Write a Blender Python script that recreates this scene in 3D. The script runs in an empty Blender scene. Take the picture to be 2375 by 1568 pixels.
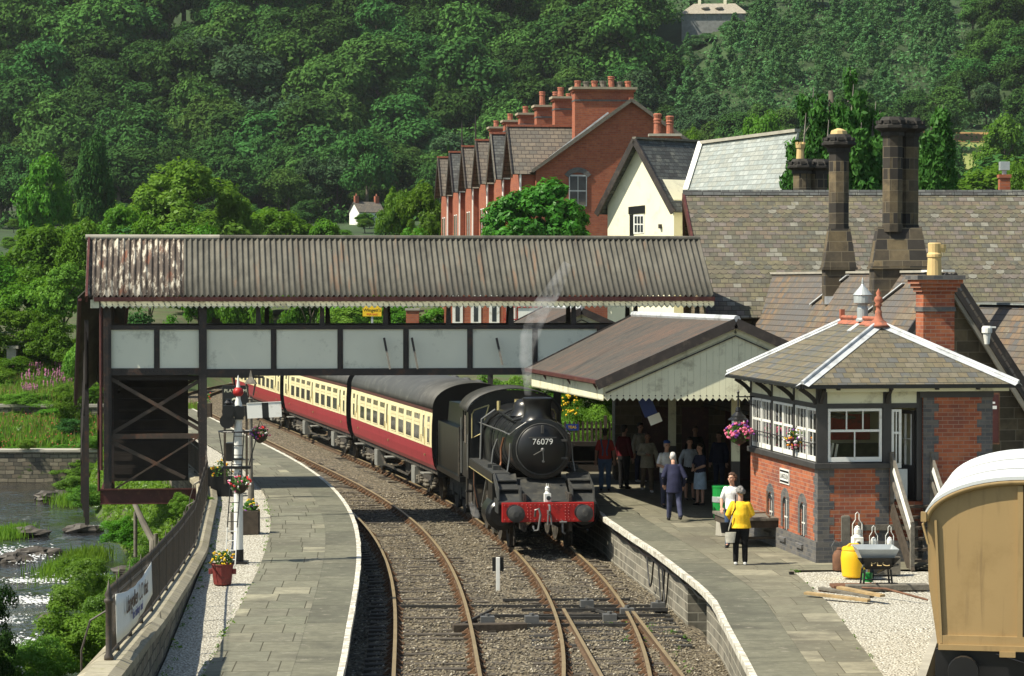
import bpy, math, random
import numpy as np
from mathutils import Vector as V, Matrix, Euler, noise as mnoise
random.seed(7); RNG = np.random.default_rng(7)
SC = bpy.context.scene; COL = SC.collection
R = math.radians; PI = math.pi
# ---------------------------------------------------------------- camera: 95 mm lens on a road bridge, 6.85 m above the rails
F = 6300.0; CX, CY = 1187.5, 784.0; HC = 6.85; TH = math.atan(129.0 / F)
cam = bpy.data.cameras.new('camera'); cam.sensor_width = 36.0; cam.lens = F / 2375.0 * 36.0
cam.clip_start = 0.5; cam.clip_end = 5000
camo = bpy.data.objects.new('camera', cam); COL.objects.link(camo)
camo.location = (0, 0, HC); camo.rotation_euler = (R(90) - TH, 0, 0); SC.camera = camo
def ray(px, py):
    u = (px - CX) / F; v = (CY - py) / F
    return V((u, math.cos(TH) + v * math.sin(TH), -math.sin(TH) + v * math.cos(TH)))
def W(px, py, Y):            # the point of the picture ray at depth Y
    d = ray(px, py); t = Y / d.y
    return V((d.x * t, Y, HC + d.z * t))
def G(px, py, z):            # the point of the picture ray on the plane of height z
    d = ray(px, py); t = (z - HC) / d.z
    return V((d.x * t, d.y * t, z))
# ---------------------------------------------------------------- mesh builder
def lerp(a, b, t): return a + (b - a) * t
def interp(tab, y):
    if y <= tab[0][0]: 
        (a, b), (c, d) = tab[0], tab[1]
    elif y >= tab[-1][0]:
        (a, b), (c, d) = tab[-2], tab[-1]
    else:
        for i in range(len(tab) - 1):
            if tab[i][0] <= y <= tab[i + 1][0]:
                (a, b), (c, d) = tab[i], tab[i + 1]; break
    return b + (d - b) * (y - a) / (c - a)
class MB:
    def __init__(s): s.v = []; s.f = []; s.m = []; s.uv = {}; s.sm = []; s.mat = 0; s.M = None; s.smooth = False
    def add(s, vs, fs, uv=None):
        b = len(s.v)
        if s.M is not None: vs = [s.M @ V(p) for p in vs]
        s.v += [tuple(p) for p in vs]
        for k, f in enumerate(fs):
            if uv is not None: s.uv[len(s.f)] = uv[k]
            s.f.append(tuple(b + i for i in f)); s.m.append(s.mat); s.sm.append(s.smooth)
        return s
    def quad(s, a, b, c, d, uv=None): return s.add([a, b, c, d], [(0, 1, 2, 3)], None if uv is None else [uv])
    def hexa(s, p): return s.add(p, [(0, 3, 2, 1), (4, 5, 6, 7), (0, 1, 5, 4), (1, 2, 6, 5), (2, 3, 7, 6), (3, 0, 4, 7)])
    def box(s, x0, x1, y0, y1, z0, z1):
        return s.hexa([(x0, y0, z0), (x1, y0, z0), (x1, y1, z0), (x0, y1, z0), (x0, y0, z1), (x1, y0, z1), (x1, y1, z1), (x0, y1, z1)])
    def bx(s, c, sz, rz=0, rx=0, ry=0):
        m = Matrix.Translation(c) @ Euler((rx, ry, rz)).to_matrix().to_4x4(); a, b, h = sz[0] / 2, sz[1] / 2, sz[2] / 2
        return s.hexa([m @ V(p) for p in ((-a, -b, -h), (a, -b, -h), (a, b, -h), (-a, b, -h), (-a, -b, h), (a, -b, h), (a, b, h), (-a, b, h))])
    def bar(s, p0, p1, w, h, up=(0, 0, 1)):   # beam of width w (sideways) and height h (towards up)
        p0, p1 = V(p0), V(p1); d = (p1 - p0).normalized(); up = V(up)
        if abs(d.dot(up)) > .99: up = V((0, 1, 0))
        x = d.cross(up).normalized() * (w / 2); z = x.cross(d).normalized() * (h / 2)
        return s.hexa([p0 - x - z, p0 + x - z, p1 + x - z, p1 - x - z, p0 - x + z, p0 + x + z, p1 + x + z, p1 - x + z])
    def prism(s, pts, vec):
        n = len(pts); vec = V(vec); a = [V(p) for p in pts]
        return s.add(a + [p + vec for p in a], [tuple(range(n))[::-1], tuple(range(n, 2 * n))] + [(i, (i + 1) % n, n + (i + 1) % n, n + i) for i in range(n)])
    def loft(s, rings, closed=True, caps=True):
        n = len(rings[0]); vs = [p for r in rings for p in r]; fs = []
        for k in range(len(rings) - 1):
            for i in range(n if closed else n - 1):
                j = (i + 1) % n; fs.append((k * n + i, k * n + j, (k + 1) * n + j, (k + 1) * n + i))
        if caps and closed: fs += [tuple(range(n))[::-1], tuple(range((len(rings) - 1) * n, len(rings) * n))]
        return s.add(vs, fs)
    def tube(s, pts, r, n=8, caps=True, ell=None):
        pts = [V(p) for p in pts]; rs = r if isinstance(r, (list, tuple)) else [r] * len(pts); rings = []
        prev = None
        for i, p in enumerate(pts):
            d = (pts[min(i + 1, len(pts) - 1)] - pts[max(i - 1, 0)]).normalized()
            if prev is None:
                up = V((0, 0, 1)) if abs(d.z) < .9 else V((0, 1, 0)); x = d.cross(up).normalized()
            else:
                x = (prev - d * prev.dot(d)).normalized()
            prev = x; y = d.cross(x)
            a, b = (rs[i], rs[i]) if not isinstance(rs[i], (tuple, list)) else rs[i]
            rings.append([p + x * (a * math.cos(2 * PI * k / n)) + y * (b * math.sin(2 * PI * k / n)) for k in range(n)])
        return s.loft(rings, True, caps)
    def cyl(s, p0, p1, r0, r1=None, n=12): return s.tube([p0, p1], [r0, r0 if r1 is None else r1], n)
    def lathe(s, prof, o=(0, 0, 0), n=14, axis='z', phase=0):
        o = V(o); rings = []
        for r, h in prof:
            ring = []
            for k in range(n):
                a = 2 * PI * k / n + phase; c, q = r * math.cos(a), r * math.sin(a)
                ring.append(o + (V((c, q, h)) if axis == 'z' else V((c, h, -q)) if axis == 'y' else V((h, c, q))))
            rings.append(ring)
        return s.loft(rings, True, True)
    def sph(s, c, r, n=10, m=6):
        c = V(c); rx, ry, rz = r if isinstance(r, (tuple, list)) else (r, r, r); vs = [c + V((0, 0, -rz))]; fs = []
        for j in range(1, m):
            ph = -PI / 2 + PI * j / m
            for i in range(n):
                a = 2 * PI * i / n; vs.append(c + V((rx * math.cos(ph) * math.cos(a), ry * math.cos(ph) * math.sin(a), rz * math.sin(ph))))
        vs.append(c + V((0, 0, rz))); t = len(vs) - 1
        for i in range(n):
            j = (i + 1) % n; fs.append((0, 1 + j, 1 + i)); fs.append((t, t - n + i, t - n + j))
            for k in range(m - 2): a = 1 + k * n; fs.append((a + i, a + j, a + n + j, a + n + i))
        return s.add(vs, fs)
    def build(s, name, mats, parent=None, label=None, world=False, bevel=0, smooth=None, auto=None):
        if not isinstance(mats, (list, tuple)): mats = [mats]
        vs = s.v
        if world and parent is not None:
            inv = parent['_m'] if False else ROOTM[parent.name].inverted(); vs = [tuple(inv @ V(p)) for p in vs]
        me = bpy.data.meshes.new(name); me.from_pydata(vs, [], s.f)
        for m in mats: me.materials.append(m)
        me.polygons.foreach_set('material_index', s.m)
        sm = s.sm if smooth is None else [smooth] * len(s.f)
        me.polygons.foreach_set('use_smooth', sm)
        me.update(); autouv(me, s.uv)
        o = bpy.data.objects.new(name, me); COL.objects.link(o)
        if parent is not None: o.parent = parent
        if label: o['label'] = label
        if bevel:
            b = o.modifiers.new('bevel', 'BEVEL'); b.width = bevel; b.segments = 1; b.limit_method = 'ANGLE'; b.angle_limit = R(40)
        if auto:
            me.set_sharp_from_angle(angle=R(auto))
        return o
ROOTM = {}
def autouv(me, over=None):      # box-projected UVs in metres: u runs level, v runs up the slope
    n = len(me.polygons)
    if n == 0: return
    uvl = me.uv_layers.new(name='UVMap'); nv = len(me.vertices); nl = len(me.loops)
    co = np.empty(nv * 3); me.vertices.foreach_get('co', co); co = co.reshape(-1, 3)
    no = np.empty(n * 3); me.polygons.foreach_get('normal', no); no = no.reshape(-1, 3)
    tot = np.empty(n, int); me.polygons.foreach_get('loop_total', tot); st = np.empty(n, int); me.polygons.foreach_get('loop_start', st)
    vi = np.empty(nl, int); me.loops.foreach_get('vertex_index', vi)
    t = np.stack([-no[:, 1], no[:, 0], np.zeros(n)], 1); ln = np.linalg.norm(t, axis=1)
    flat = ln < 0.05; t[flat] = (1, 0, 0); ln[flat] = 1; t /= ln[:, None]
    b = np.cross(no, t); b[flat] = (0, 1, 0)
    pi = np.repeat(np.arange(n), tot); p = co[vi]
    uv = np.stack([(p * t[pi]).sum(1), (p * b[pi]).sum(1)], 1)
    if over:
        for k, q in over.items():
            for i, c in enumerate(q): uv[st[k] + i] = c
    uvl.data.foreach_set('uv', uv.ravel())
def thing(name, label, cat, loc=(0, 0, 0), rz=0, group=None):
    o = bpy.data.objects.new(name, None); COL.objects.link(o); o.empty_display_size = .2
    o.location = loc; o.rotation_euler = (0, 0, rz); o['label'] = label; o['category'] = cat
    if group: o['group'] = group
    ROOTM[o.name] = Matrix.Translation(loc) @ Matrix.Rotation(rz, 4, 'Z'); return o
def tag(o, label=None, cat=None, group=None, kind=None):
    if label: o['label'] = label
    if cat: o['category'] = cat
    if group: o['group'] = group
    if kind: o['kind'] = kind
    return o
def dup(o, parent=None, **kw):        # a copy of a thing, its parts and their sub-parts
    c = o.copy(); COL.objects.link(c)
    if parent is not None: c.parent = parent
    for ch in list(o.children): dup(ch, c)
    if 'loc' in kw: c.location = kw['loc']
    if 'rz' in kw: c.rotation_euler = (0, 0, kw['rz'])
    if 'label' in kw: c['label'] = kw['label']
    if 'scale' in kw: c.scale = kw['scale']
    if parent is None: ROOTM[c.name] = Matrix.Translation(c.location) @ Matrix.Rotation(c.rotation_euler.z, 4, 'Z')
    return c
def text(name, body, size, mat, parent, loc, rot=(PI / 2, 0, 0), depth=.004, align='CENTER', sx=1.0):
    cu = bpy.data.curves.new(name, 'FONT'); cu.body = body; cu.size = size; cu.extrude = depth; cu.align_x = align; cu.align_y = 'CENTER'
    tmp = bpy.data.objects.new(name, cu); COL.objects.link(tmp); me = bpy.data.meshes.new_from_object(tmp.evaluated_get(bpy.context.evaluated_depsgraph_get())); bpy.data.objects.remove(tmp); me.materials.clear(); me.materials.append(mat)
    o = bpy.data.objects.new(name, me); COL.objects.link(o); o.parent = parent; o.location = loc; o.rotation_euler = rot; o.scale = (sx, 1, 1)
    return o
# ---------------------------------------------------------------- material helper
class NT:
    def __init__(s, name):
        s.mat = bpy.data.materials.new(name); s.mat.use_nodes = True; s.t = s.mat.node_tree; s.n = s.t.nodes; s.b = s.n['Principled BSDF']; s._uv = s._ob = None
    def new(s, typ, **kw):
        n = s.n.new(typ)
        for k, v in kw.items(): setattr(n, k, v)
        return n
    def put(s, sock, v):
        if hasattr(v, 'node'): s.t.links.new(v, sock)
        elif isinstance(v, (tuple, list)) and len(v) == 3 and sock.type == 'RGBA': sock.default_value = (*v, 1)
        else: sock.default_value = v
    def math(s, op, a, b=0.0, c=None):
        n = s.new('ShaderNodeMath', operation=op); s.put(n.inputs[0], a); s.put(n.inputs[1], b)
        if c is not None: s.put(n.inputs[2], c)
        return n.outputs[0]
    def uv(s):
        if s._uv is None: s._uv = s.new('ShaderNodeTexCoord').outputs['UV']
        return s._uv
    def obj(s):
        if s._ob is None: s._ob = s.new('ShaderNodeTexCoord').outputs['Object']
        return s._ob
    def pos(s): return s.new('ShaderNodeNewGeometry').outputs['Position']
    def noise(s, scale, detail=4, vec=None, rough=.55, dim='3D'):
        n = s.new('ShaderNodeTexNoise', noise_dimensions=dim); n.inputs['Scale'].default_value = scale; n.inputs['Detail'].default_value = detail; n.inputs['Roughness'].default_value = rough
        s.put(n.inputs['Vector'], vec if vec is not None else s.obj()); return n.outputs['Fac']
    def mapv(s, vec, sc=(1, 1, 1), loc=(0, 0, 0), rot=(0, 0, 0)):
        n = s.new('ShaderNodeMapping'); n.inputs['Scale'].default_value = sc; n.inputs['Location'].default_value = loc; n.inputs['Rotation'].default_value = rot; s.put(n.inputs['Vector'], vec); return n.outputs[0]
    def vor(s, scale, vec=None, feature='F1', out='Distance'):
        n = s.new('ShaderNodeTexVoronoi', feature=feature); n.inputs['Scale'].default_value = scale; s.put(n.inputs['Vector'], vec if vec is not None else s.obj()); return n.outputs[out]
    def ramp(s, fac, stops, const=False):
        n = s.new('ShaderNodeValToRGB'); r = n.color_ramp; r.interpolation = 'CONSTANT' if const else 'LINEAR'
        while len(r.elements) < len(stops): r.elements.new(0.5)
        for e, (p, c) in zip(r.elements, stops): e.position = p; e.color = (*c, 1) if isinstance(c, (tuple, list)) else (c, c, c, 1)
        s.put(n.inputs[0], fac); return n.outputs[0]
    def mix(s, fac, a, b, mode='MIX'):
        n = s.new('ShaderNodeMix', data_type='RGBA', blend_type=mode); s.put(n.inputs[0], fac); s.put(n.inputs[6], a); s.put(n.inputs[7], b); return n.outputs[2]
    def bump(s, h, strength=.5, dist=.02):
        n = s.new('ShaderNodeBump'); n.inputs['Strength'].default_value = strength; n.inputs['Distance'].default_value = dist; s.put(n.inputs['Height'], h); s.put(s.b.inputs['Normal'], n.outputs[0]); return n
    def base(s, c, rough=None, metal=None, spec=None):
        s.put(s.b.inputs['Base Color'], c)
        if rough is not None: s.put(s.b.inputs['Roughness'], rough)
        if metal is not None: s.put(s.b.inputs['Metallic'], metal)
        if spec is not None: s.put(s.b.inputs['Specular IOR Level'], spec)
        return s
    def tiles(s, w, h, gap=.008, stag=.5, gaph=None, jit=0.0, scal=None):
        """running-bond cells on the UVs in metres: random value per cell, 0..1 place inside the cell, 1 in the joints"""
        sep = s.new('ShaderNodeSeparateXYZ'); vec = s.uv()
        if jit:
            nz = s.new('ShaderNodeTexNoise'); nz.inputs['Scale'].default_value = 1.7; nz.inputs['Detail'].default_value = 3; s.put(nz.inputs['Vector'], vec)
            vm = s.new('ShaderNodeVectorMath', operation='MULTIPLY_ADD'); s.put(vm.inputs[0], nz.outputs['Color']); vm.inputs[1].default_value = (jit, jit, 0); s.put(vm.inputs[2], vec); vec = vm.outputs[0]
        s.put(sep.inputs[0], vec); u, v = sep.outputs[0], sep.outputs[1]
        vv = s.math('DIVIDE', v, h); row = s.math('FLOOR', vv); fv = s.math('SUBTRACT', vv, row)
        off = s.math('MULTIPLY', s.math('FLOORED_MODULO', row, 2.0), stag)
        if stag < 0:
            wn = s.new('ShaderNodeTexWhiteNoise', noise_dimensions='1D'); s.put(wn.inputs['W'], row); off = wn.outputs['Value']
        uu = s.math('ADD', s.math('DIVIDE', u, w), off); col = s.math('FLOOR', uu); fu = s.math('SUBTRACT', uu, col)
        cmb = s.new('ShaderNodeCombineXYZ'); s.put(cmb.inputs[0], col); s.put(cmb.inputs[1], row)
        wn = s.new('ShaderNodeTexWhiteNoise', noise_dimensions='3D'); s.put(wn.inputs['Vector'], cmb.outputs[0])
        eu = s.math('MULTIPLY', s.math('MINIMUM', fu, s.math('SUBTRACT', 1.0, fu)), w); ev = s.math('MULTIPLY', s.math('MINIMUM', fv, s.math('SUBTRACT', 1.0, fv)), h)
        if scal:
            c = s.math('SUBTRACT', fu, .5); arc = s.math('SUBTRACT', .5, s.math('SQRT', s.math('MAXIMUM', s.math('SUBTRACT', .25, s.math('MULTIPLY', c, c)), 0.0)))
            md = s.math('FLOORED_MODULO', s.math('ADD', row, scal[2]), float(scal[0])); on = s.math('LESS_THAN', md, float(scal[1]))
            g = s.math('LESS_THAN', s.math('ABSOLUTE', s.math('SUBTRACT', fv, s.math('MULTIPLY', arc, .9))), .1)
            plain = s.math('MAXIMUM', s.math('LESS_THAN', eu, gap), s.math('LESS_THAN', ev, gaph or gap))
            j = s.math('ADD', s.math('MULTIPLY', on, g), s.math('MULTIPLY', s.math('SUBTRACT', 1.0, on), plain))
        else:
            j = s.math('MAXIMUM', s.math('LESS_THAN', eu, gap), s.math('LESS_THAN', ev, gaph or gap))
        return wn.outputs['Value'], fu, fv, j
def mk(name, c, rough=.6, metal=0.0, var=.25, scale=3.0, dirt=None, bump=0.0, bscale=30, spec=.4, streak=None):
    m = NT(name); n = m.noise(scale, 5); lo = tuple(x * (1 - var) for x in c); hi = tuple(min(1, x * (1 + var * .7)) for x in c)
    col = m.ramp(n, [(.3, lo), (.7, hi)])
    if dirt:      # (colour, amount, scale)
        d = m.noise(dirt[2], 6, rough=.7); f = m.ramp(d, [(.62 - dirt[1] * .35, 0.0), (.72 - dirt[1] * .2, 1.0)]); col = m.mix(f, col, dirt[0])
    if streak:    # rust or dirt running down: (colour, amount)
        d = m.noise(1.0, 5, m.mapv(m.obj(), (9, 9, .8))); f = m.ramp(d, [(.6 - streak[1] * .3, 0.0), (.75 - streak[1] * .2, 1.0)]); col = m.mix(f, col, streak[0])
    m.base(col, rough, metal, spec)
    if bump: m.bump(m.noise(bscale, 4), bump, .02)
    return m.mat
# ---------------------------------------------------------------- materials
M = {}
M['cream'] = mk('cream_paint', (.72, .71, .52), .5, var=.06, scale=1.5, dirt=((.42, .40, .28), .25, 2.0))
M['white'] = mk('white_paint', (.74, .74, .70), .5, var=.05, dirt=((.5, .48, .42), .2, 3.0))
M['panel'] = mk('panel_paint', (.80, .80, .66), .55, var=.05, scale=.8, dirt=((.50, .50, .40), .15, 1.2))
M['darkpaint'] = mk('dark_brown_paint', (.035, .028, .026), .45, var=.3, dirt=((.07, .055, .045), .3, 4))
M['maroon'] = mk('maroon_paint', (.075, .022, .02), .45, var=.25, dirt=((.12, .05, .03), .25, 5))
M['girder'] = mk('girder_paint', (.036, .029, .027), .5, var=.3, dirt=((.085, .042, .026), .22, 3), bump=.2)
M['rust'] = mk('rust', (.14, .065, .035), .8, var=.4, scale=6)
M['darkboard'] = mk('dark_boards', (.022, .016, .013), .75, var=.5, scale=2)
M['charcoal'] = mk('charcoal_paint', (.045, .043, .042), .5, var=.2)
M['black'] = mk('black_paint', (.012, .012, .013), .35, var=.2)
M['iron'] = mk('iron_fence_paint', (.06, .05, .042), .5, var=.3, dirt=((.1, .07, .045), .3, 8))
M['greywood'] = mk('grey_wood', (.15, .135, .11), .85, var=.35, scale=7, bump=.3)
M['darkwood'] = mk('dark_wood', (.055, .042, .03), .85, var=.4, scale=7, bump=.3)
M['rawwood'] = mk('raw_wood', (.34, .24, .12), .8, var=.3, scale=6)
M['lead'] = mk('lead_flashing', (.50, .52, .54), .45, var=.12, scale=2.5, dirt=((.3, .31, .32), .35, 2))
M['zinc'] = mk('zinc', (.42, .45, .46), .4, metal=.3, var=.15)
M['terracotta'] = mk('terracotta', (.36, .12, .07), .75, var=.25, scale=5, dirt=((.15, .08, .06), .3, 6))
M['buffpot'] = mk('buff_pot', (.55, .40, .18), .7, var=.15)
M['conc'] = mk('concrete', (.34, .32, .27), .85, var=.2, scale=2)
M['render'] = mk('cream_render', (.78, .74, .56), .8, var=.05, scale=1.2, dirt=((.62, .58, .44), .2, 1.5))
M['whiterender'] = mk('white_render', (.74, .74, .70), .8, var=.06)
M['timber_dark'] = mk('dark_timber', (.025, .022, .02), .6, var=.3)
M['yellow'] = mk('yellow_plastic', (.80, .46, .012), .45, var=.06)
M['greenp'] = mk('green_plastic', (.012, .25, .05), .4, var=.08)
M['redpaint'] = mk('red_paint', (.42, .018, .016), .45, var=.15, dirt=((.16, .01, .01), .3, 5))
M['bluesign'] = mk('blue_enamel', (.012, .04, .22), .4, var=.1)
M['paper'] = mk('paper', (.78, .78, .74), .7, var=.03)
M['tan'] = mk('tan_van_paint', (.35, .24, .11), .45, var=.05, scale=1.2, dirt=((.29, .195, .085), .3, 1.0), streak=((.25, .17, .08), .10))
M['vanroof'] = mk('white_van_roof', (.60, .62, .63), .55, var=.04, scale=1.5, dirt=((.5, .52, .52), .2, 1.5))
M['bufferface'] = mk('buffer_steel', (.05, .05, .05), .5, var=.3, dirt=((.09, .085, .075), .3, 6)); M['chain'] = mk('grey_metal', (.18, .18, .175), .45, metal=.5, var=.2)
M['bright'] = mk('bright_metal', (.55, .54, .52), .28, metal=.9, var=.1)
M['bracing'] = mk('bracing_paint', (.075, .055, .042), .6, var=.3, dirt=((.13, .06, .035), .3, 3)); M['copper'] = mk('copper_pipe', (.26, .12, .065), .38, metal=.75, var=.2)
M['brass'] = mk('brass_trim', (.50, .42, .20), .4, metal=.4, var=.15)
M['crimson'] = mk('crimson_coach_paint', (.29, .03, .042), .38, var=.08, scale=1.5, dirt=((.2, .02, .026), .2, 2.5))
M['ccream'] = mk('cream_coach_paint', (.74, .66, .40), .4, var=.05, scale=1.5, dirt=((.6, .53, .32), .15, 3))
M['coachroof'] = mk('coach_roof_grey', (.055, .055, .052), .6, var=.2, scale=1.2, dirt=((.10, .10, .09), .25, 2.2))
M['loco'] = mk('loco_black', (.009, .0092, .0098), .30, var=.25, scale=2, dirt=((.022, .022, .02), .3, 3), spec=.42)
M['locotop'] = mk('loco_dusty_black', (.036, .037, .036), .55, var=.3, scale=3, dirt=((.07, .066, .055), .35, 4))
M['smokebox'] = mk('smokebox_black', (.007, .007, .0075), .36, var=.3, scale=3, spec=.5)
M['under'] = mk('underframe_grime', (.035, .03, .026), .8, var=.5, scale=5, dirt=((.10, .085, .06), .35, 6))
M['undergrey'] = mk('battery_box_grey', (.20, .20, .18), .7, var=.2)
M['coal'] = mk('coal', (.012, .012, .012), .5, var=.5, scale=9, bump=.8, bscale=12)
M['railtop'] = mk('rail_head', (.25, .19, .105), .55, metal=.2, var=.15, scale=2)
M['railside'] = mk('rail_rust', (.09, .055, .03), .85, var=.3, scale=6)
M['sleeper'] = mk('sleeper_wood', (.072, .06, .047), .9, var=.4, scale=6, bump=.4)
M['chair'] = mk('rail_chair_rust', (.11, .058, .028), .85, var=.3, scale=9)
M['grime'] = mk('greasy_ballast_timber', (.035, .033, .03), .8, var=.4, scale=5)
M['skin'] = mk('skin', (.48, .27, .19), .6, var=.08)
M['skin2'] = mk('tanned_skin', (.36, .19, .12), .6, var=.08)
M['hairdark'] = mk('dark_brown_hair', (.025, .014, .008), .6, var=.4, scale=30, bump=.6, bscale=60)
M['hairbrown'] = mk('brown_hair', (.075, .035, .018), .6, var=.4, scale=30, bump=.6, bscale=60)
M['hairgrey'] = mk('grey_hair', (.20, .19, .18), .65, var=.4, scale=30, bump=.6, bscale=60)
M['hairwhite'] = mk('white_hair', (.5, .49, .47), .65, var=.3, scale=30, bump=.4, bscale=60)
def cloth(name, c, var=.26): M[name] = mk(name, c, .85, var=var, scale=9, spec=.15, bump=.25, bscale=14)
cloth('yellow_cloth', (.82, .50, .03)); cloth('black_cloth', (.012, .012, .013)); cloth('white_cloth', (.74, .74, .74)); cloth('navy_cloth', (.024, .026, .055))
cloth('navy_trousers', (.05, .055, .095)); cloth('denim', (.10, .165, .30), .25); cloth('darkred_cloth', (.10, .01, .014)); cloth('beige_cloth', (.40, .36, .27)); cloth('brown_trousers', (.17, .125, .085))
cloth('blue_cap_cloth', (.03, .07, .24)); cloth('paleblue_cloth', (.36, .46, .58)); cloth('bluegrey_cloth', (.42, .46, .52)); cloth('stone_cloth', (.45, .43, .37)); cloth('jeans_dark', (.05, .08, .15))
_m = NT('red_check_shirt'); _c = _m.mix(.5, _m.ramp(_m.new('ShaderNodeTexWave').outputs['Fac'], [(.3, (.35, .03, .025)), (.7, (.62, .10, .08))]), (.5, .05, .04)); _m.base(_c, .85, spec=.15); M['redcheck'] = _m.mat
def glass(name, c=(.02, .024, .028), rough=.06):
    m = NT(name); m.base(m.ramp(m.noise(1.3, 2), [(.35, c), (.7, tuple(x * 2.2 for x in c))]), rough, 0, .7); return m.mat
M['glass'] = glass('dark_window_glass'); M['coachglass'] = glass('coach_window_glass', (.05, .05, .046), .08); M['boxglass'] = None
_m = NT('clear_window_glass'); _t = _m.new('ShaderNodeBsdfTransparent'); _g = _m.new('ShaderNodeBsdfGlossy'); _g.inputs['Roughness'].default_value = .03; _x = _m.new('ShaderNodeMixShader')
_f = _m.new('ShaderNodeFresnel'); _f.inputs['IOR'].default_value = 1.5; _m.put(_x.inputs[0], _f.outputs[0]); _m.put(_x.inputs[1], _t.outputs[0]); _m.put(_x.inputs[2], _g.outputs[0]); _m.put(_m.n['Material Output'].inputs[0], _x.outputs[0]); M['boxglass'] = _m.mat
def tilemat(name, w, h, cols, joint, gap=.008, gaph=None, stag=.5, rough=.8, wear=None, bump=.6, jit=0.0, scal=None, tilt=0.0, var=.25, vscale=6, big=None):
    m = NT(name); r, fu, fv, j = m.tiles(w, h, gap, stag, gaph, jit, scal)
    n = len(cols); c = m.ramp(r, [(i / n, q) for i, q in enumerate(cols)], True)
    nz = m.noise(vscale, 5); c = m.mix(1.0, c, m.ramp(nz, [(.25, 1 - var), (.75, 1 + var * .6)]), 'MULTIPLY')
    if big: c = m.mix(m.ramp(m.noise(big[2], 5, rough=.65), [(.62 - big[1] * .4, 0.0), (.8 - big[1] * .3, 1.0)]), c, big[0])
    if wear: c = m.mix(m.ramp(m.noise(wear[2], 6, rough=.75), [(.66 - wear[1] * .3, 0.0), (.74 - wear[1] * .2, 1.0)]), c, wear[0])
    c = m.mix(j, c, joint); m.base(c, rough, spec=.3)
    h_ = m.math('SUBTRACT', m.math('MULTIPLY', nz, .35), j)
    if tilt: h_ = m.math('ADD', h_, m.math('MULTIPLY', m.math('SUBTRACT', 1.0, fv), tilt)); h_ = m.math('ADD', h_, m.math('MULTIPLY', r, tilt * .35))
    m.bump(h_, bump, .012); return m.mat
M['slate'] = tilemat('station_roof_slates', .25, .235, [(.105, .098, .07), (.13, .115, .082), (.09, .086, .068), (.14, .112, .085), (.125, .108, .095), (.095, .094, .078), (.145, .125, .11), (.11, .103, .066), (.19, .185, .155), (.125, .115, .08), (.12, .10, .074), (.10, .095, .072), (.135, .122, .08)], (.035, .03, .022), .006, .016, .5, .75, wear=((.17, .15, .085), .32, 2.4), tilt=.7, scal=(13, 4, 0), var=.3)  # slate materials: dark joints, course lines also painting the shade at slate edges
M['slate2'] = tilemat('wing_roof_slates', .26, .19, [(.15, .105, .075), (.17, .12, .08), (.125, .105, .085), (.16, .13, .095), (.12, .105, .095), (.19, .13, .08), (.10, .10, .10), (.14, .11, .075)], (.045, .035, .028), .004, .012, .5, .8, tilt=.6, wear=((.20, .19, .15), .15, 2.2), big=((.105, .10, .098), .5, .5))
M['slate3'] = tilemat('signal_box_slates', .21, .225, [(.125, .115, .085), (.14, .12, .085), (.115, .11, .09), (.15, .125, .08), (.105, .105, .10), (.13, .115, .075), (.16, .14, .10)], (.04, .035, .028), .004, .011, .5, .75, tilt=.6, wear=((.16, .145, .08), .3, 1.8))
M['slatedark'] = tilemat('dark_house_slates', .35, .26, [(.07, .075, .075), (.085, .09, .09), (.06, .065, .065), (.10, .105, .10), (.055, .055, .055)], (.03, .03, .03), .01, .02, .5, .7, tilt=.5, wear=((.16, .16, .14), .3, 1.2))
M['slatelight'] = tilemat('pale_house_slates', .45, .30, [(.26, .29, .28), (.29, .32, .31), (.24, .265, .255), (.33, .355, .34), (.27, .285, .26), (.30, .315, .29)], (.15, .16, .155), .012, .02, .5, .6, tilt=.5, wear=((.36, .37, .34), .2, .8))
M['slateterr'] = tilemat('terrace_slates', .5, .34, [(.13, .115, .095), (.15, .13, .105), (.12, .11, .095), (.165, .14, .11)], (.06, .05, .045), .02, .03, .5, .8, tilt=.4)
M['felt'] = None
_m = NT('canopy_roof_sheeting'); _n = _m.noise(1.0, 6, _m.mapv(_m.uv(), (3.2, .55, 1)), .7); _n2 = _m.noise(1.0, 4, _m.mapv(_m.uv(), (.25, .3, 1)))
_s = _m.ramp(_m.math('ADD', _m.math('MULTIPLY', _n, .7), _m.math('MULTIPLY', _n2, .3)), [(.40, (.028, .026, .023)), (.46, (.070, .060, .050)), (.495, (.036, .033, .029)), (.53, (.105, .068, .048)), (.555, (.048, .042, .036)), (.585, (.13, .070, .045)), (.62, (.048, .042, .036))]); _m.base(_s, .85)
_sep = _m.new('ShaderNodeSeparateXYZ'); _m.put(_sep.inputs[0], _m.uv()); _st = _m.math('SINE', _m.math('MULTIPLY', _sep.outputs[0], 55.0)); _m.bump(_m.math('ADD', _st, _m.math('MULTIPLY', _n, 2.0)), .35, .012); M['felt'] = _m.mat
_m = NT('corrugated_asbestos'); _n = _m.noise(1.0, 6, _m.mapv(_m.obj(), (2.5, .9, .9)), .7); _n2 = _m.noise(.5, 4)
_c = _m.ramp(_n, [(.25, (.04, .038, .031)), (.45, (.078, .074, .06)), (.7, (.13, .123, .10))]); _c = _m.mix(_m.ramp(_m.noise(1.0, 5, _m.mapv(_m.obj(), (4, .5, .5))), [(.60, 0.0), (.70, .75)]), _c, (.15, .09, .055)); _c = _m.mix(_m.ramp(_n2, [(.52, 0.0), (.66, .6)]), _c, (.09, .083, .07)); _m.base(_c, .85); M['corr'] = _m.mat
_m = NT('flaking_corrugated_sheet'); _n = _m.noise(1.0, 7, _m.mapv(_m.obj(), (7.5, 1.3, 1.3)), .75)
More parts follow.
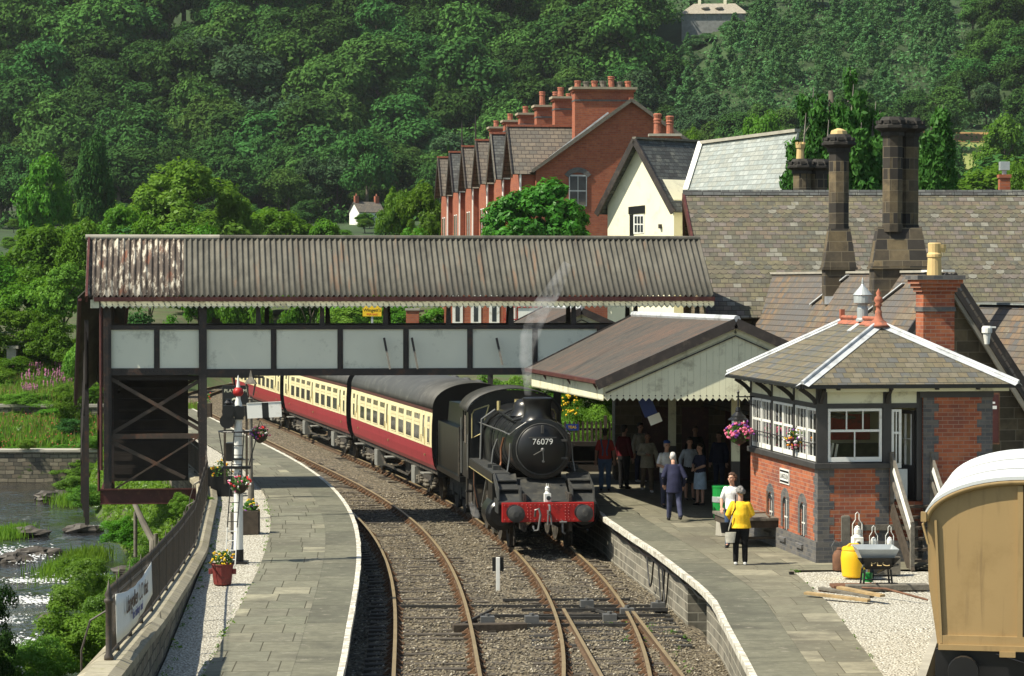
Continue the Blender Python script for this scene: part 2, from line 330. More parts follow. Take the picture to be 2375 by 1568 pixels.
_c = _m.ramp(_n, [(.30, (.035, .028, .022)), (.46, (.065, .05, .04)), (.53, (.11, .085, .065)), (.55, (.34, .31, .25)), (.66, (.52, .48, .41))]); _c = _m.mix(_m.ramp(_m.noise(1.0, 4, _m.mapv(_m.obj(), (3, .8, .8))), [(.60, 0.0), (.68, .8)]), _c, (.17, .06, .03)); _m.base(_c, .85); M['flake'] = _m.mat
REDS = [(.35, .105, .05), (.39, .12, .055), (.32, .092, .046), (.37, .128, .062), (.31, .088, .045), (.40, .122, .056), (.27, .08, .048)]
M['brick'] = tilemat('red_brick', .235, .086, REDS, (.30, .20, .15), .006, .007, .5, .85, bump=.5, big=((.17, .06, .045), .25, .9))
M['brickfar'] = tilemat('terrace_brick', .34, .12, [(.33, .095, .048), (.36, .11, .052), (.30, .085, .045), (.34, .11, .058)], (.25, .12, .085), .01, .012, .5, .85, bump=.3, big=((.20, .06, .04), .3, .35))
M['bluebrick'] = tilemat('blue_engineering_brick', .235, .086, [(.10, .10, .105), (.12, .115, .115), (.085, .085, .09), (.135, .125, .115)], (.15, .14, .125), .006, .007, .5, .7, bump=.5)
M['stone'] = tilemat('dark_sandstone', .52, .29, [(.13, .10, .058), (.075, .06, .042), (.19, .145, .083), (.04, .035, .03), (.14, .108, .065), (.09, .073, .05), (.032, .029, .026)], (.15, .125, .085), .007, .008, -1, .85, bump=.5, big=((.035, .03, .026), .40, 1.1))
M['ashlar'] = tilemat('station_wall_stone', .6, .28, [(.17, .13, .075), (.14, .11, .065), (.20, .155, .09), (.12, .095, .06)], (.24, .20, .14), .007, .008, -1, .85, bump=.5, big=((.07, .055, .035), .25, .8))
M['rubble'] = tilemat('rubble_wall_stone', .42, .19, [(.20, .175, .13), (.15, .135, .10), (.24, .21, .155), (.11, .10, .08), (.18, .15, .11)], (.06, .055, .045), .014, .014, -1, .9, jit=.12, bump=.9, wear=((.10, .12, .05), .3, 1.5))
M['coping'] = tilemat('wall_coping_stone', 1.1, 5.0, [(.30, .27, .20), (.25, .225, .165), (.34, .31, .23), (.28, .25, .18)], (.08, .07, .05), .012, .012, 0, .9, wear=((.20, .19, .10), .3, 3))
M['paving'] = tilemat('platform_paving', .70, 1.15, [(.155, .155, .112), (.17, .168, .125), (.14, .14, .10), (.18, .175, .13), (.162, .16, .115), (.148, .145, .105), (.165, .162, .12), (.28, .265, .19), (.155, .15, .112), (.17, .165, .12), (.148, .145, .108), (.20, .19, .14), (.16, .155, .115)], (.055, .05, .032), .010, .014, -1, .85, wear=((.22, .21, .16), .3, 3.5), bump=.4, big=((.105, .10, .075), .45, .7))
M['paving2'] = tilemat('station_paving', .95, 1.25, [(.175, .165, .118), (.19, .178, .128), (.16, .152, .108), (.20, .185, .132), (.182, .17, .122), (.168, .16, .115), (.27, .25, .18), (.178, .168, .12), (.155, .148, .108)], (.085, .075, .05), .008, .012, -1, .85, wear=((.25, .23, .17), .28, 3.5), bump=.35, big=((.115, .105, .078), .45, .6))
M['edgeslab'] = tilemat('platform_edge_slabs', 3.0, 2.5, [(.125, .124, .09), (.14, .138, .10), (.115, .114, .084), (.15, .146, .106)], (.05, .047, .032), .008, .016, 0, .85, wear=((.22, .205, .16), .3, 3.5), bump=.35, big=((.08, .077, .058), .4, .8))
M['whiteline'] = mk('worn_white_edge_paint', (.68, .66, .58), .7, var=.12, scale=4, dirt=((.34, .31, .25), .62, 6), bump=.3)
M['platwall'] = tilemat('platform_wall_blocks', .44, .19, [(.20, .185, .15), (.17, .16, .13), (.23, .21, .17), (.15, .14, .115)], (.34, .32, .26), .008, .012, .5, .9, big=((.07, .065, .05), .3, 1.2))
M['platwalldark'] = tilemat('shaded_platform_wall_blocks', .44, .19, [(.06, .055, .048), (.05, .047, .04), (.07, .065, .055)], (.09, .085, .07), .008, .012, .5, .9)  # darker copy of the wall blocks, shade under the edge put into the colour
# ballast and gravel: stones as cells, each with its own grey-brown
def stones(name, sc, cols, dark, rough=.9, bump=1.0, wear=None):
    m = NT(name); d = m.vor(sc, m.pos()); cc = m.new('ShaderNodeSeparateColor'); m.put(cc.inputs[0], m.vor(sc, m.pos(), out='Color')); n = len(cols)
    c = m.ramp(cc.outputs[0], [(i / n, q) for i, q in enumerate(cols)], True); c = m.mix(m.ramp(d, [(.35, 0.0), (.75, 1.0)]), c, dark)
    big = m.noise(.35, 5, m.pos(), .65)
    if wear: c = m.mix(m.ramp(big, [(wear[1], 0.0), (wear[1] + .16, wear[2])]), c, wear[0])
    m.base(c, rough, spec=.25); m.bump(m.math('SUBTRACT', 1.0, d), bump, .6 / sc); return m.mat
M['ballast'] = stones('ballast', 13.0, [(.20, .165, .105), (.14, .115, .08), (.25, .21, .145), (.105, .088, .064), (.175, .14, .09), (.33, .29, .22), (.13, .105, .072), (.21, .175, .12)], (.05, .043, .033), wear=((.075, .068, .058), .58, .75))
M['gravel'] = stones('white_gravel', 26.0, [(.58, .55, .46), (.50, .47, .39), (.66, .63, .55), (.40, .37, .30), (.55, .52, .44), (.70, .68, .61)], (.16, .145, .115), wear=((.33, .31, .24), .60, .5))
M['soil'] = mk('soil_and_grass', (.075, .075, .035), .95, var=.5, scale=.9, dirt=((.045, .085, .02), .5, .5), bump=.8, bscale=6)
M['hillsoil'] = mk('wood_floor', (.028, .055, .016), .95, var=.5, scale=.2)
M['field'] = mk('pasture', (.20, .23, .065), .95, var=.25, scale=.12, dirt=((.24, .20, .085), .15, .06))
M['bracken'] = mk('dry_bracken', (.27, .16, .06), .95, var=.3, scale=.2)
_m = NT('river_water'); _n = _m.noise(1.0, 6, _m.mapv(_m.pos(), (.9, .35, 1)), .6); _n2 = _m.noise(1.0, 3, _m.mapv(_m.pos(), (4.5, 2.2, 1))); _f = _m.noise(1.0, 7, _m.mapv(_m.pos(), (.5, .22, 1), (3.1, .4, 0), (0, 0, .25)), .7)
_c = _m.ramp(_m.noise(.25, 3, _m.pos()), [(.35, (.012, .015, .022)), (.65, (.034, .030, .022))]); _foam = _m.ramp(_f, [(.60, 0.0), (.72, 1.0)]); _foam2 = _m.math('MULTIPLY', _foam, _m.ramp(_n2, [(.38, 0.0), (.62, .75)])); _c = _m.mix(_foam2, _c, (.70, .71, .72)); _m.base(_c, _m.math('ADD', .09, _m.math('MULTIPLY', _foam2, .6)), spec=.6)
_m.bump(_m.math('ADD', _m.math('MULTIPLY', _n, 1.2), _m.math('MULTIPLY', _n2, .5)), .8, .16); M['water'] = _m.mat
M['foam'] = mk('white_water', (.72, .74, .76), .5, var=.12, scale=5, bump=.8, bscale=9)
def leafmat(name, lo, hi, trans=.35, oscale=.35, rnd=.22, gl=.02, hue=.03):
    m = NT(name); oi = m.new('ShaderNodeObjectInfo'); n = m.noise(oscale, 3, m.pos()); n2 = m.noise(3.0, 2, m.pos())
    f = m.math('ADD', m.math('MULTIPLY', n, .65), m.math('MULTIPLY', n2, .35)); c = m.ramp(f, [(.32, lo), (.68, hi)])
    hs = m.new('ShaderNodeHueSaturation'); m.put(hs.inputs['Color'], c); m.put(hs.inputs['Hue'], m.math('ADD', .5 - hue * .35, m.math('MULTIPLY', oi.outputs['Random'], hue)))
    m.put(hs.inputs['Value'], m.math('ADD', 1 - rnd, m.math('MULTIPLY', oi.outputs['Random'], rnd * 2))); c = hs.outputs[0]
    d = m.new('ShaderNodeBsdfDiffuse'); t = m.new('ShaderNodeBsdfTranslucent'); g = m.new('ShaderNodeBsdfGlossy'); g.inputs['Roughness'].default_value = .45
    m.put(d.inputs[0], c); m.put(t.inputs[0], m.mix(.5, c, (hi[0] * 1.3, hi[1] * 1.3, hi[2] * .6))); m.put(g.inputs[0], (.6, .65, .6))
    x = m.new('ShaderNodeMixShader'); x.inputs[0].default_value = trans; m.put(x.inputs[1], d.outputs[0]); m.put(x.inputs[2], t.outputs[0])
    y = m.new('ShaderNodeMixShader'); y.inputs[0].default_value = gl; m.put(y.inputs[1], x.outputs[0]); m.put(y.inputs[2], g.outputs[0]); m.put(m.n['Material Output'].inputs[0], y.outputs[0]); return m.mat
M['leafhill'] = leafmat('hill_broadleaf', (.016, .046, .013), (.064, .138, .034), .12, .6, .36, 0, .035)
M['leafhill2'] = leafmat('hill_pale_broadleaf', (.030, .075, .016), (.095, .18, .042), .15, .6, .25, 0, .03); M['leafhill3'] = leafmat('hill_grey_broadleaf', (.020, .048, .022), (.070, .13, .055), .12, .6, .25, 0, .02); M['leafcon'] = leafmat('young_conifer', (.036, .10, .036), (.115, .23, .085), .2, 1.2, .2, 0, .02)
M['leafmid'] = leafmat('valley_leaf', (.042, .115, .010), (.125, .255, .022), .4, .5, .2, .01, .04)
M['leaflight'] = leafmat('light_leaf', (.065, .15, .016), (.175, .32, .042), .4, .6, .15, .01)
M['leafround'] = leafmat('round_tree_leaf', (.028, .10, .010), (.085, .22, .022), .3, .9, .05)
M['leafyew'] = leafmat('weeping_conifer_leaf', (.016, .06, .012), (.07, .18, .032), .15, 1.6, .05, .01)
M['leafriver'] = leafmat('riverside_leaf', (.055, .135, .014), (.17, .32, .045), .45, 1.5, .15)
M['grass'] = leafmat('bank_grass', (.07, .15, .014), (.19, .33, .04), .45, 1.0)
M['drygrass'] = leafmat('seeding_grass', (.14, .14, .05), (.30, .27, .11), .4, 1.0)
M['plant'] = leafmat('pot_plant_leaf', (.035, .10, .02), (.12, .24, .05), .35, 6)
def petal(name, c): M[name] = mk(name, c, .6, var=.2, scale=20)
petal('pink', (.76, .17, .30)); petal('redbank', (.42, .10, .06)); petal('redpetal', (.68, .03, .03)); petal('yellowpetal', (.80, .52, .02)); petal('orange', (.80, .28, .01)); petal('whitepetal', (.76, .74, .72)); petal('purple', (.22, .06, .34)); petal('heather', (.40, .16, .26))
M['bark'] = mk('bark', (.10, .085, .065), .95, var=.4, scale=4, bump=.6)
M['barkpale'] = mk('pale_bark', (.22, .20, .17), .95, var=.35, scale=2)
M['tubred'] = mk('faded_red_tub', (.20, .035, .03), .6, var=.3, scale=4, dirt=((.10, .03, .025), .3, 5))
M['stonecap'] = mk('pale_stone_cap', (.34, .29, .21), .85, var=.2)
# ---------------------------------------------------------------- lines of the station, fitted in metres (Y = distance from the camera)
def _poly(c, y):
    u = (y - 80) / 40; r = 0
    for k in c: r = r * u + k
    return r
_L4 = [1.4626, .6704, -3.8289, -5.91, -3.8736]; _R4 = [.2704, .9739, -3.3165, -5.8018, -.4605]
def Lx(y):
    if y < 44: return _poly(_L4, 44) + (y - 44) * -.035
    if y <= 106: return _poly(_L4, y)
    return _poly(_L4, 106) - .211 * (min(y, 143) - 106) + (0 if y < 143 else -.211 * (min(y, 215) - 143) + .0042 * (min(y, 215) - 143) ** 2)
def Rx(y):
    if y < 47: return 1.62 + (47 - y) * -.03
    if y <= 106: return _poly(_R4, y)
    return Lx(y) + _poly(_R4, 106) - Lx(106)
def Dx(y): return 1.78 + (57 - y) * .049 if y < 57 else Rx(y)
def perp(fn, y, d):
    s = (fn(y + .5) - fn(y - .5)); n = V((1, -s, 0)).normalized(); return V((fn(y), y, 0)) + n * d
_RE = [(30, 3.42), (36, 3.52), (41, 3.61), (47.1, 3.68), (50.6, 3.73), (52.8, 3.66), (55.9, 3.45), (60.4, 3.1), (63.8, 2.76), (69.3, 2.25)]
def REp(y, d=0):
    if y < 69.3:
        s = interp(_RE, y + .4) - interp(_RE, y - .4); n = V((1, -s / .8, 0)).normalized(); return V((interp(_RE, y), y, 0)) + n * d
    return perp(Rx, y, 1.47 + d)
def PEp(y, d=0): return perp(Lx, y, -1.47 - d)          # left platform edge, d metres towards the river
_WL = [(30, -4.7), (34, -4.95), (43, -5.5), (52, -6.15), (59, -6.65), (67, -7.4), (73, -7.95), (78, -8.55), (85, -9.9), (95, -11.9), (105, -14.0), (120, -17.0), (150, -21)]
_WT = [(30, 2.05), (34, 1.95), (43, 1.6), (52, 1.28), (59, 1.12), (67, 1.1), (150, 1.1)]
def WL(y): return interp(_WL, y)
def WT(y): return interp(_WT, y)
def sm(a, b, x):
    t = max(0.0, min(1.0, (x - a) / (b - a))); return t * t * (3 - 2 * t)
WATER = -2.3
def T(x, y):                                            # the ground
    if y > 420 and False: pass
    d = WL(min(y, 150)) - x
    # valley floor behind the station
    far = .85 + 2.65 * sm(92, 165, y) + 2.5 * sm(165, 260, y)
    tr = abs(x - (Lx(min(y, 190)) + 1.7))
    cut = 1 - sm(4.2, 9.0, tr) if y > 90 else (1 if x < 9 else 0)
    z = lerp(far, -.5, cut * (1 - sm(185, 215, y)))
    if d > 0 and y < 165:                               # river side
        near = lerp(.2, -3.2, sm(.2, 2.3, d)); fb = 128.3 + .05 * (x + 20)
        bank = lerp(-3.2, -1.2, sm(fb - 2.5, fb, y)); bank = lerp(bank, -.35, sm(fb, 134, y)); bank = lerp(bank, .75, sm(135.5, 137, y)); bank = lerp(bank, 2.4, sm(138, 152, y)); bank = lerp(bank, far, sm(152, 165, y))
        z2 = max(near, bank) if y > 122 else near
        z = lerp(z2, z, sm(150, 165, y))
    ang = x / max(y, 1); w = sm(.015, .10, ang); zl = 12 * sm(260, 540, y) + max(0, y - 545) * .5 - max(0, y - 800) * .4; zr = 8 * sm(260, 450, y) + max(0, y - 450) * .30
    z += lerp(zl, zr, w)
    if y > 230: z += 4.0 * mnoise.noise(V((x * .012, y * .012, 0))) * sm(330, 560, y)
    return z
def grid_terrain():
    xs = list(np.arange(-60, -26, 3.0)) + list(np.arange(-26, 14, 1.0)) + list(np.arange(14, 62, 4.0)); xs = [-900, -600, -400, -280, -200, -150, -120, -100, -85, -72] + xs + [70, 85, 100, 120, 150, 200, 280, 400, 600, 900]
    ys = [-300, -100, -30, 0, 15] + list(np.arange(26, 170, 1.5)) + list(np.arange(170, 440, 10.0)) + list(np.arange(440, 720, 8)) + list(np.arange(720, 860, 30)) + [900, 1100, 1400]
    vs = [(x, y, T(x, y)) for y in ys for x in xs]; nx = len(xs); fs = []; mi = []
    for j in range(len(ys) - 1):
        for i in range(nx - 1): fs.append((j * nx + i, j * nx + i + 1, (j + 1) * nx + i + 1, (j + 1) * nx + i)); mi.append(1 if ys[j] > 225 else 0)
    m = MB(); m.v = vs; m.f = fs; m.m = mi; m.sm = [True] * len(fs); o = m.build('ground', [M['soil'], M['hillsoil']]); o['kind'] = 'structure'
grid_terrain()
def THIT(px, py, y0=240, y1=800):                       # where a picture ray meets the ground
    d = ray(px, py); y = y0
    while y < y1:
        t = y / d.y
        if HC + d.z * t <= T(d.x * t, y): return V((d.x * t, y, T(d.x * t, y)))
        y += 1.0
    return V((d.x * y1 / d.y, y1, T(d.x * y1 / d.y, y1)))
# water: a rippled sheet
m = MB(); m.smooth = True; xs = np.arange(-70, -4, .8); ys = np.arange(20, 134, .9); nx = len(xs)
for y in ys:
    for x in xs:
        q = V((x * .55, y * .22, 0)); m.v.append((x, y, WATER + .10 * mnoise.noise(q) + .05 * mnoise.noise(q * 3.1) - .004 * (y - 80)))
for j in range(len(ys) - 1):
    for i in range(nx - 1): m.f.append((j * nx + i, j * nx + i + 1, (j + 1) * nx + i + 1, (j + 1) * nx + i)); m.m.append(0); m.sm.append(True)
m.build('river_water', M['water'])['kind'] = 'structure'
# pasture beyond the station
def patch(name, corners, mat, dz, n=8):
    m = MB(); m.smooth = True; a, b, c, d = [V(p) for p in corners]
    for j in range(n + 1):
        for i in range(n + 1):
            p = a.lerp(b, i / n).lerp(d.lerp(c, i / n), j / n); m.v.append((p.x, p.y, T(p.x, p.y) + dz))
    for j in range(n):
        for i in range(n): k = j * (n + 1) + i; m.f.append((k, k + 1, k + n + 2, k + n + 1)); m.m.append(0); m.sm.append(True)
    o = m.build(name, mat); o['kind'] = 'structure'; return o
patch('field', [THIT(2140, 398), THIT(2420, 398), THIT(2420, 335), THIT(2140, 335)], M['field'], .35)
patch('bracken_slope', [THIT(2140, 334), THIT(2420, 334), THIT(2420, 312), THIT(2140, 312)], M['bracken'], .4)
# ---------------------------------------------------------------- trackbed
def strip(fa, fb, y0, y1, step, mat, name, z=0.0, n=1, uvw=True, zf=None, kind='structure'):
    m = MB(); arc = 0; prev = None; rows = []; y = y0; ys = []
    while y < y1 - 1e-6: ys.append(y); y += step
    ys.append(y1); uvs = []
    for y in ys:
        a, b = fa(y), fb(y); 
        if prev is not None: arc += ((a + b) / 2 - prev).length
        prev = (a + b) / 2; wdt = (b - a).length
        for i in range(n + 1):
            p = a.lerp(b, i / n); m.v.append((p.x, p.y, z if zf is None else zf(p, i / n))); uvs.append((wdt * i / n, arc))
    for j in range(len(ys) - 1):
        for i in range(n):
            k = j * (n + 1) + i; f = (k, k + 1, k + n + 2, k + n + 1); m.uv[len(m.f)] = [uvs[q] for q in f]; m.f.append(f); m.m.append(0); m.sm.append(n > 1)
    o = m.build(name, mat)
    if kind: o['kind'] = kind
    return o
def bz(p, t):
    e = min(t, 1 - t); z = -.16 - .10 * (1 - sm(0, .12, e)); q = V((p.x * 1.3, p.y * 1.3, 0))
    return z + .05 * mnoise.noise(q) + .03 * mnoise.noise(q * 3.3)
strip(lambda y: PEp(y, .2), lambda y: REp(y, .35) if y < 96 else perp(Rx, y, 4.5), 30, 215, .5, M['ballast'], 'track_bed', n=26, zf=bz)
_m = NT('loose_ballast_stones'); _g = _m.new('ShaderNodeNewGeometry'); _c = _m.ramp(_g.outputs['Random Per Island'], [(0, (.145, .12, .08)), (.2, (.10, .083, .06)), (.4, (.19, .16, .11)), (.55, (.075, .063, .048)), (.7, (.23, .20, .145)), (.95, (.42, .38, .31))], True); _c = _m.mix(_m.ramp(_m.noise(.35, 5, _m.pos(), .65), [(.56, 0.0), (.72, .75)]), _c, (.05, .046, .04)); _m.base(_c, .9); M['loose'] = _m.mat
def pebbles(name, n, area, size, mat, zf):
    base = np.array([(1, 0, 0), (-1, 0, 0), (0, 1, 0), (0, -1, 0), (0, 0, 1), (0, 0, -1)], float); fc = np.array([(0, 2, 4), (2, 1, 4), (1, 3, 4), (3, 0, 4), (2, 0, 5), (1, 2, 5), (3, 1, 5), (0, 3, 5)])
    P = np.array([area() for _ in range(n)]); S = RNG.uniform(size[0], size[1], (n, 1, 1)) * RNG.uniform(.6, 1.3, (n, 6, 1)); a = RNG.uniform(0, 6.28, n); c, s = np.cos(a), np.sin(a)
    v = base[None] * S * np.array([1, .8, .6]); x = v[..., 0] * c[:, None] - v[..., 1] * s[:, None]; y = v[..., 0] * s[:, None] + v[..., 1] * c[:, None]; v[..., 0], v[..., 1] = x, y; v += P[:, None, :]
    f = (fc[None] + (np.arange(n) * 6)[:, None, None]).reshape(-1, 3); return fastmesh(name, v.reshape(-1, 3), f, mat)
def fastmesh(name, v, f, mat, smooth=False):
    me = bpy.data.meshes.new(name); k = f.shape[1]; me.vertices.add(len(v)); me.vertices.foreach_set('co', v.astype(np.float32).ravel()); me.loops.add(f.size); me.loops.foreach_set('vertex_index', f.astype(np.int32).ravel())
    me.polygons.add(len(f)); me.polygons.foreach_set('loop_start', np.arange(len(f), dtype=np.int32) * k); me.polygons.foreach_set('loop_total', np.full(len(f), k, np.int32))
    for q in (mat if isinstance(mat, (list, tuple)) else [mat]): me.materials.append(q)
    me.update(calc_edges=True); o = bpy.data.objects.new(name, me); COL.objects.link(o); return o
def _ba():
    y = 42 + 48 * RNG.random() ** 1.6; t = RNG.random(); a, b = PEp(y, .1), REp(y, .2); p = a.lerp(b, t); return (p.x, y, bz(p, t * .98 + .01) + .012)
pebbles('ballast_stones', 34000, _ba, (.016, .045), M['loose'], None)['kind'] = 'stuff'
# ---------------------------------------------------------------- the tracks
def rail_mesh(fn, y0, y1, d, name, parent, taper=0):
    m = MB(); prof = [(-.035, 0), (.035, 0), (.035, -.035), (.012, -.05), (.012, -.11), (.065, -.135), (.065, -.15), (-.065, -.15), (-.065, -.135), (-.012, -.11), (-.012, -.05), (-.035, -.035)]; rings = []
    y = y0
    while y <= y1 + 1e-6:
        p = perp(fn, y, d); s = fn(y + .5) - fn(y - .5); n = V((1, -s, 0)).normalized(); rings.append([p + n * a + V((0, 0, h)) for a, h in prof]); y += 1.0
    m.loft(rings); k = len(prof)
    for i, f in enumerate(m.f): m.m[i] = 0 if len(f) == 4 and i < (len(rings) - 1) * k and i % k in (0,) else 1
    return m.build(name, [M['railtop'], M['railside']], parent)
sl = MB(); sl.box(-1.28, 1.28, -.125, .125, -.30, -.145); sl.mat = 1
for sx in (-.755, .755):
    sl.box(sx - .17, sx + .17, -.10, .10, -.145, -.118)
    for q in (-1, 1): sl.hexa([(sx + q * .04, -.055, -.118), (sx + q * .15, -.055, -.118), (sx + q * .15, .055, -.118), (sx + q * .04, .055, -.118), (sx + q * .04, -.04, -.03), (sx + q * .085, -.04, -.06), (sx + q * .085, .04, -.06), (sx + q * .04, .04, -.03)])
SLEEPER = None
def track(name, label, fn, y0, y1, s0, s1, pitch):
    global SLEEPER
    t = thing('railway_track', label, 'railway track'); rail_mesh(fn, y0, y1, -.753, 'rail', t); rail_mesh(fn, y0, y1, .753, 'rail', t); y = s0; k = 0
    while y < s1:
        p = fn(y); rz = -math.atan(fn(y + .5) - fn(y - .5)) + random.uniform(-.02, .02)
        if SLEEPER is None: SLEEPER = o = sl.build('sleeper', [M['sleeper'], M['chair']], t)
        else: o = SLEEPER.copy(); COL.objects.link(o); o.parent = t
        o.location = (p + random.uniform(-.03, .03), y, random.uniform(-.02, .012)); o.rotation_euler = (0, 0, rz); y += pitch; k += 1
    return t
track('L', 'curving railway track beside the paved platform with the white signal post', Lx, 34, 200, 43, 108, .68)
track('R', 'railway track under the steam train and along its coaches', Rx, 34, 200, 43, 109, .68)
# diverging road of the turnout
t = thing('railway_track', 'diverging turnout rails splitting off in front of the steam engine', 'railway track'); rail_mesh(lambda y: 1.78 + (57 - y) * .049, 34, 57, -.70, 'switch_rail', t); rail_mesh(lambda y: 1.78 + (57 - y) * .049, 34, 57, .715, 'switch_rail', t)
m = MB()
for y in np.arange(52, 58.5, .68): m.bx((1.78 + (57 - y) * .03, y + .34, -.235), (3.1, .22, .17))
m.build('timber', M['grime'], t)
# point rodding and stretchers in front of the engine
t = thing('point_rodding', 'dark point rods and stretcher bars across the rails before the turnout', 'point rodding'); m = MB()
for y, a, b, z in ((57.2, .2, 3.3, .0), (56.4, -.6, 3.2, -.03), (59.4, -.2, 2.6, -.05), (54.9, -1.0, 2.6, -.04), (58.3, -2.6, 3.3, -.06), (55.6, .3, 2.5, .02)): m.bar((a, y, z - .06), (b, y + .12, z - .06), .07, .06)
m.bar((1.5, 58.2, -.08), (2.1, 56.2, -.06), .05, .05); m.bar((-1.0, 54.9, -.08), (-.4, 57.5, -.08), .05, .05); m.build('rod', M['grime'], t); m = MB()
for x, y in ((.4, 55.3), (2.0, 55.6), (2.4, 56.6), (-.5, 55.2), (3.1, 57.6), (1.6, 58.0)): m.bx((x, y, -.02), (.28, .22, .14), .1); m.cyl((x, y, .02), (x, y, .10), .05, n=8)
m.build('crank', M['chain'], t)
t = thing('timber_baulk', 'short grey timber baulk lying between the two tracks', 'timber', (-.45, 54.6, -.1), .15); MB().box(-.75, .75, -.13, .13, -.1, .08).build('baulk', M['darkwood'], t, bevel=.01)
# ---------------------------------------------------------------- platforms
SHIFT = lambda fn, d, z: (lambda y: fn(y, d) + V((0, 0, z)))
def wallface(fn, y0, y1, z0, z1, d, mat, name, step=1.0):
    m = MB(); y = y0; pts = []
    while y < y1: pts.append(fn(y, d)); y += step
    pts.append(fn(y1, d)); arc = 0
    for a, b in zip(pts, pts[1:]):
        l = (b - a).length; m.quad((a.x, a.y, z0), (b.x, b.y, z0), (b.x, b.y, z1), (a.x, a.y, z1), [(arc, z0), (arc + l, z0), (arc + l, z1), (arc, z1)]); arc += l
    o = m.build(name, mat); o['kind'] = 'structure'; return o
def edging(fn, y0, y1, name, lab):
    m = MB(); y = y0; L = .9
    while y < y1:                                        # white-painted nosing of separate slabs, a little uneven
        y2 = min(y + L, y1); j = random.uniform(-.006, .006); a, b = fn(y + .004, j), fn(y2 - .004, j); c, d = fn(y2 - .004, .10), fn(y + .004, .10)
        m.prism([(a.x, a.y, .79), (b.x, b.y, .79), (c.x, c.y, .79), (d.x, d.y, .79)], (0, 0, .118 + random.uniform(-.003, .003))); y = y2
    o = m.build(name, M['whiteline']); o['kind'] = 'structure'
Y1 = 128
strip(lambda y: PEp(y, .10), lambda y: PEp(y, .80), 30, Y1, 1.0, M['edgeslab'], 'platform_edge', z=.900)
strip(lambda y: PEp(y, .80), lambda y: PEp(y, 2.12), 30, Y1, 1.0, M['paving'], 'platform_paving', z=.904)
strip(lambda y: PEp(y, 2.10), lambda y: V((WL(y), y, 0)), 30, Y1, 1.0, M['gravel'], 'platform_gravel', n=8, zf=lambda p, t: .868 + .02 * mnoise.noise(V((p.x * 2, p.y * 2, 0))))
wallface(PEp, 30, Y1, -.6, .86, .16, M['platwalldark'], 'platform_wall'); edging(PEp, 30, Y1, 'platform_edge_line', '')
m = MB(); a, b = PEp(Y1, 0), V((WL(Y1), Y1, 0)); m.quad((a.x, a.y, -.6), (b.x, b.y, -.6), (b.x, b.y, .9), (a.x, a.y, .9)); m.build('platform_end', M['platwall'])['kind'] = 'structure'
_PB = [(30, 5.5), (41, 5.62), (45.2, 5.74), (50.2, 5.88), (55.6, 5.80), (57.0, 5.9)]
strip(lambda y: REp(y, .10), lambda y: REp(y, 1.0), 30, 97, 1.0, M['edgeslab'], 'platform_edge', z=.900)
strip(lambda y: REp(y, 1.0), lambda y: V((interp(_PB, y), y, 0)) if y < 56 else V((lerp(5.82, 13, sm(56, 56.6, y)), y, 0)), 30, 97, .5, M['paving2'], 'platform_paving', z=.904)
strip(lambda y: V((interp(_PB, y) - .02, y, 0)), lambda y: V((max(6.0, 5.93 + (y - 39.6) * .2) if y < 46.6 else lerp(7.4, 60, sm(46.6, 47.4, y)), y, 0)), 20, 56.2, .4, M['gravel'], 'gravel_yard', n=40, zf=lambda p, t: .862 + .025 * mnoise.noise(V((p.x * 1.7, p.y * 1.7, 0))))
m = MB(); m.quad((9, 56.0, .85), (60, 56.0, .85), (60, 100, .85), (9, 100, .85)); m.build('station_yard', M['conc'])['kind'] = 'structure'
m = MB(); m.quad((6.1, 56.35, .897), (11.5, 56.8, .897), (11.5, 57.9, .897), (5.9, 57.6, .897)); m.build('signal_box_pavement', M['conc'])['kind'] = 'structure'
wallface(REp, 30, 53.4, -.6, .80, .22, M['platwall'], 'platform_wall'); wallface(REp, 56.2, 97, -.6, .80, .22, M['platwall'], 'platform_wall'); wallface(REp, 53.4, 56.2, -.6, .80, .9, M['platwalldark'], 'platform_wall')
m = MB(); 
for y, q in ((53.4, 1), (56.2, -1)): a, b = REp(y, .22), REp(y, .9); m.quad((a.x, a.y, -.6), (b.x, b.y, -.6), (b.x, b.y, .8), (a.x, a.y, .8))
m.build('platform_wall', M['platwall'])['kind'] = 'structure'
edging(REp, 30, 97, 'platform_edge_line', '')
# dark ledge and cable along the station platform wall
t = thing('cable_run', 'black cable hanging in loops along the station platform wall', 'cable'); m = MB(); pts = [REp(y, .14) + V((0, 0, .62 + .03 * math.sin(y * 3))) for y in np.arange(46, 68, .4)]; m.tube(pts, .03, 6)
for y, dr in ((61.2, .62), (59.4, .8), (58.8, .75)): m.tube([REp(y + q * .5, .10) + V((0, 0, .6 - dr * math.sin(PI * (q + 1) / 2))) for q in np.linspace(-1, 1, 9)], .02, 5)
m.build('cable', M['black'], t)
# concrete blocks under the edge beam gap
# ---------------------------------------------------------------- stone wall and iron railings along the river
t = thing('stone_wall', 'low curved stone wall under iron railings beside the river', 'wall'); m = MB(); ys = list(np.arange(33, 108, 1.0))
def cross(y, x0, x1, z0, z1): return [(WL(y) - x0, y, z0), (WL(y) - x1, y, z0), (WL(y) - x1, y, z1), (WL(y) - x0, y, z1)]
m.loft([[V(p) for p in cross(y, .04, .46, -2.9, WT(y) - .17)] for y in ys]); m.build('wall', M['rubble'], t)
m = MB(); L = 1.05; y = 33
while y < 107:
    y2 = y + L; r = []
    for q in (y + .006, y2 - .006): x = WL(q); z = WT(q); r.append([V(p) for p in ((x + .03, q, z - .17), (x - .53, q, z - .17), (x - .53, q, z - .06), (x - .40, q, z), (x - .10, q, z), (x + .03, q, z - .06))])
    m.loft(r); y = y2
m.build('coping', M['coping'], t)
t = thing('iron_railing', 'curved black iron railings on the stone wall by the river', 'railing'); m = MB(); FH = .95
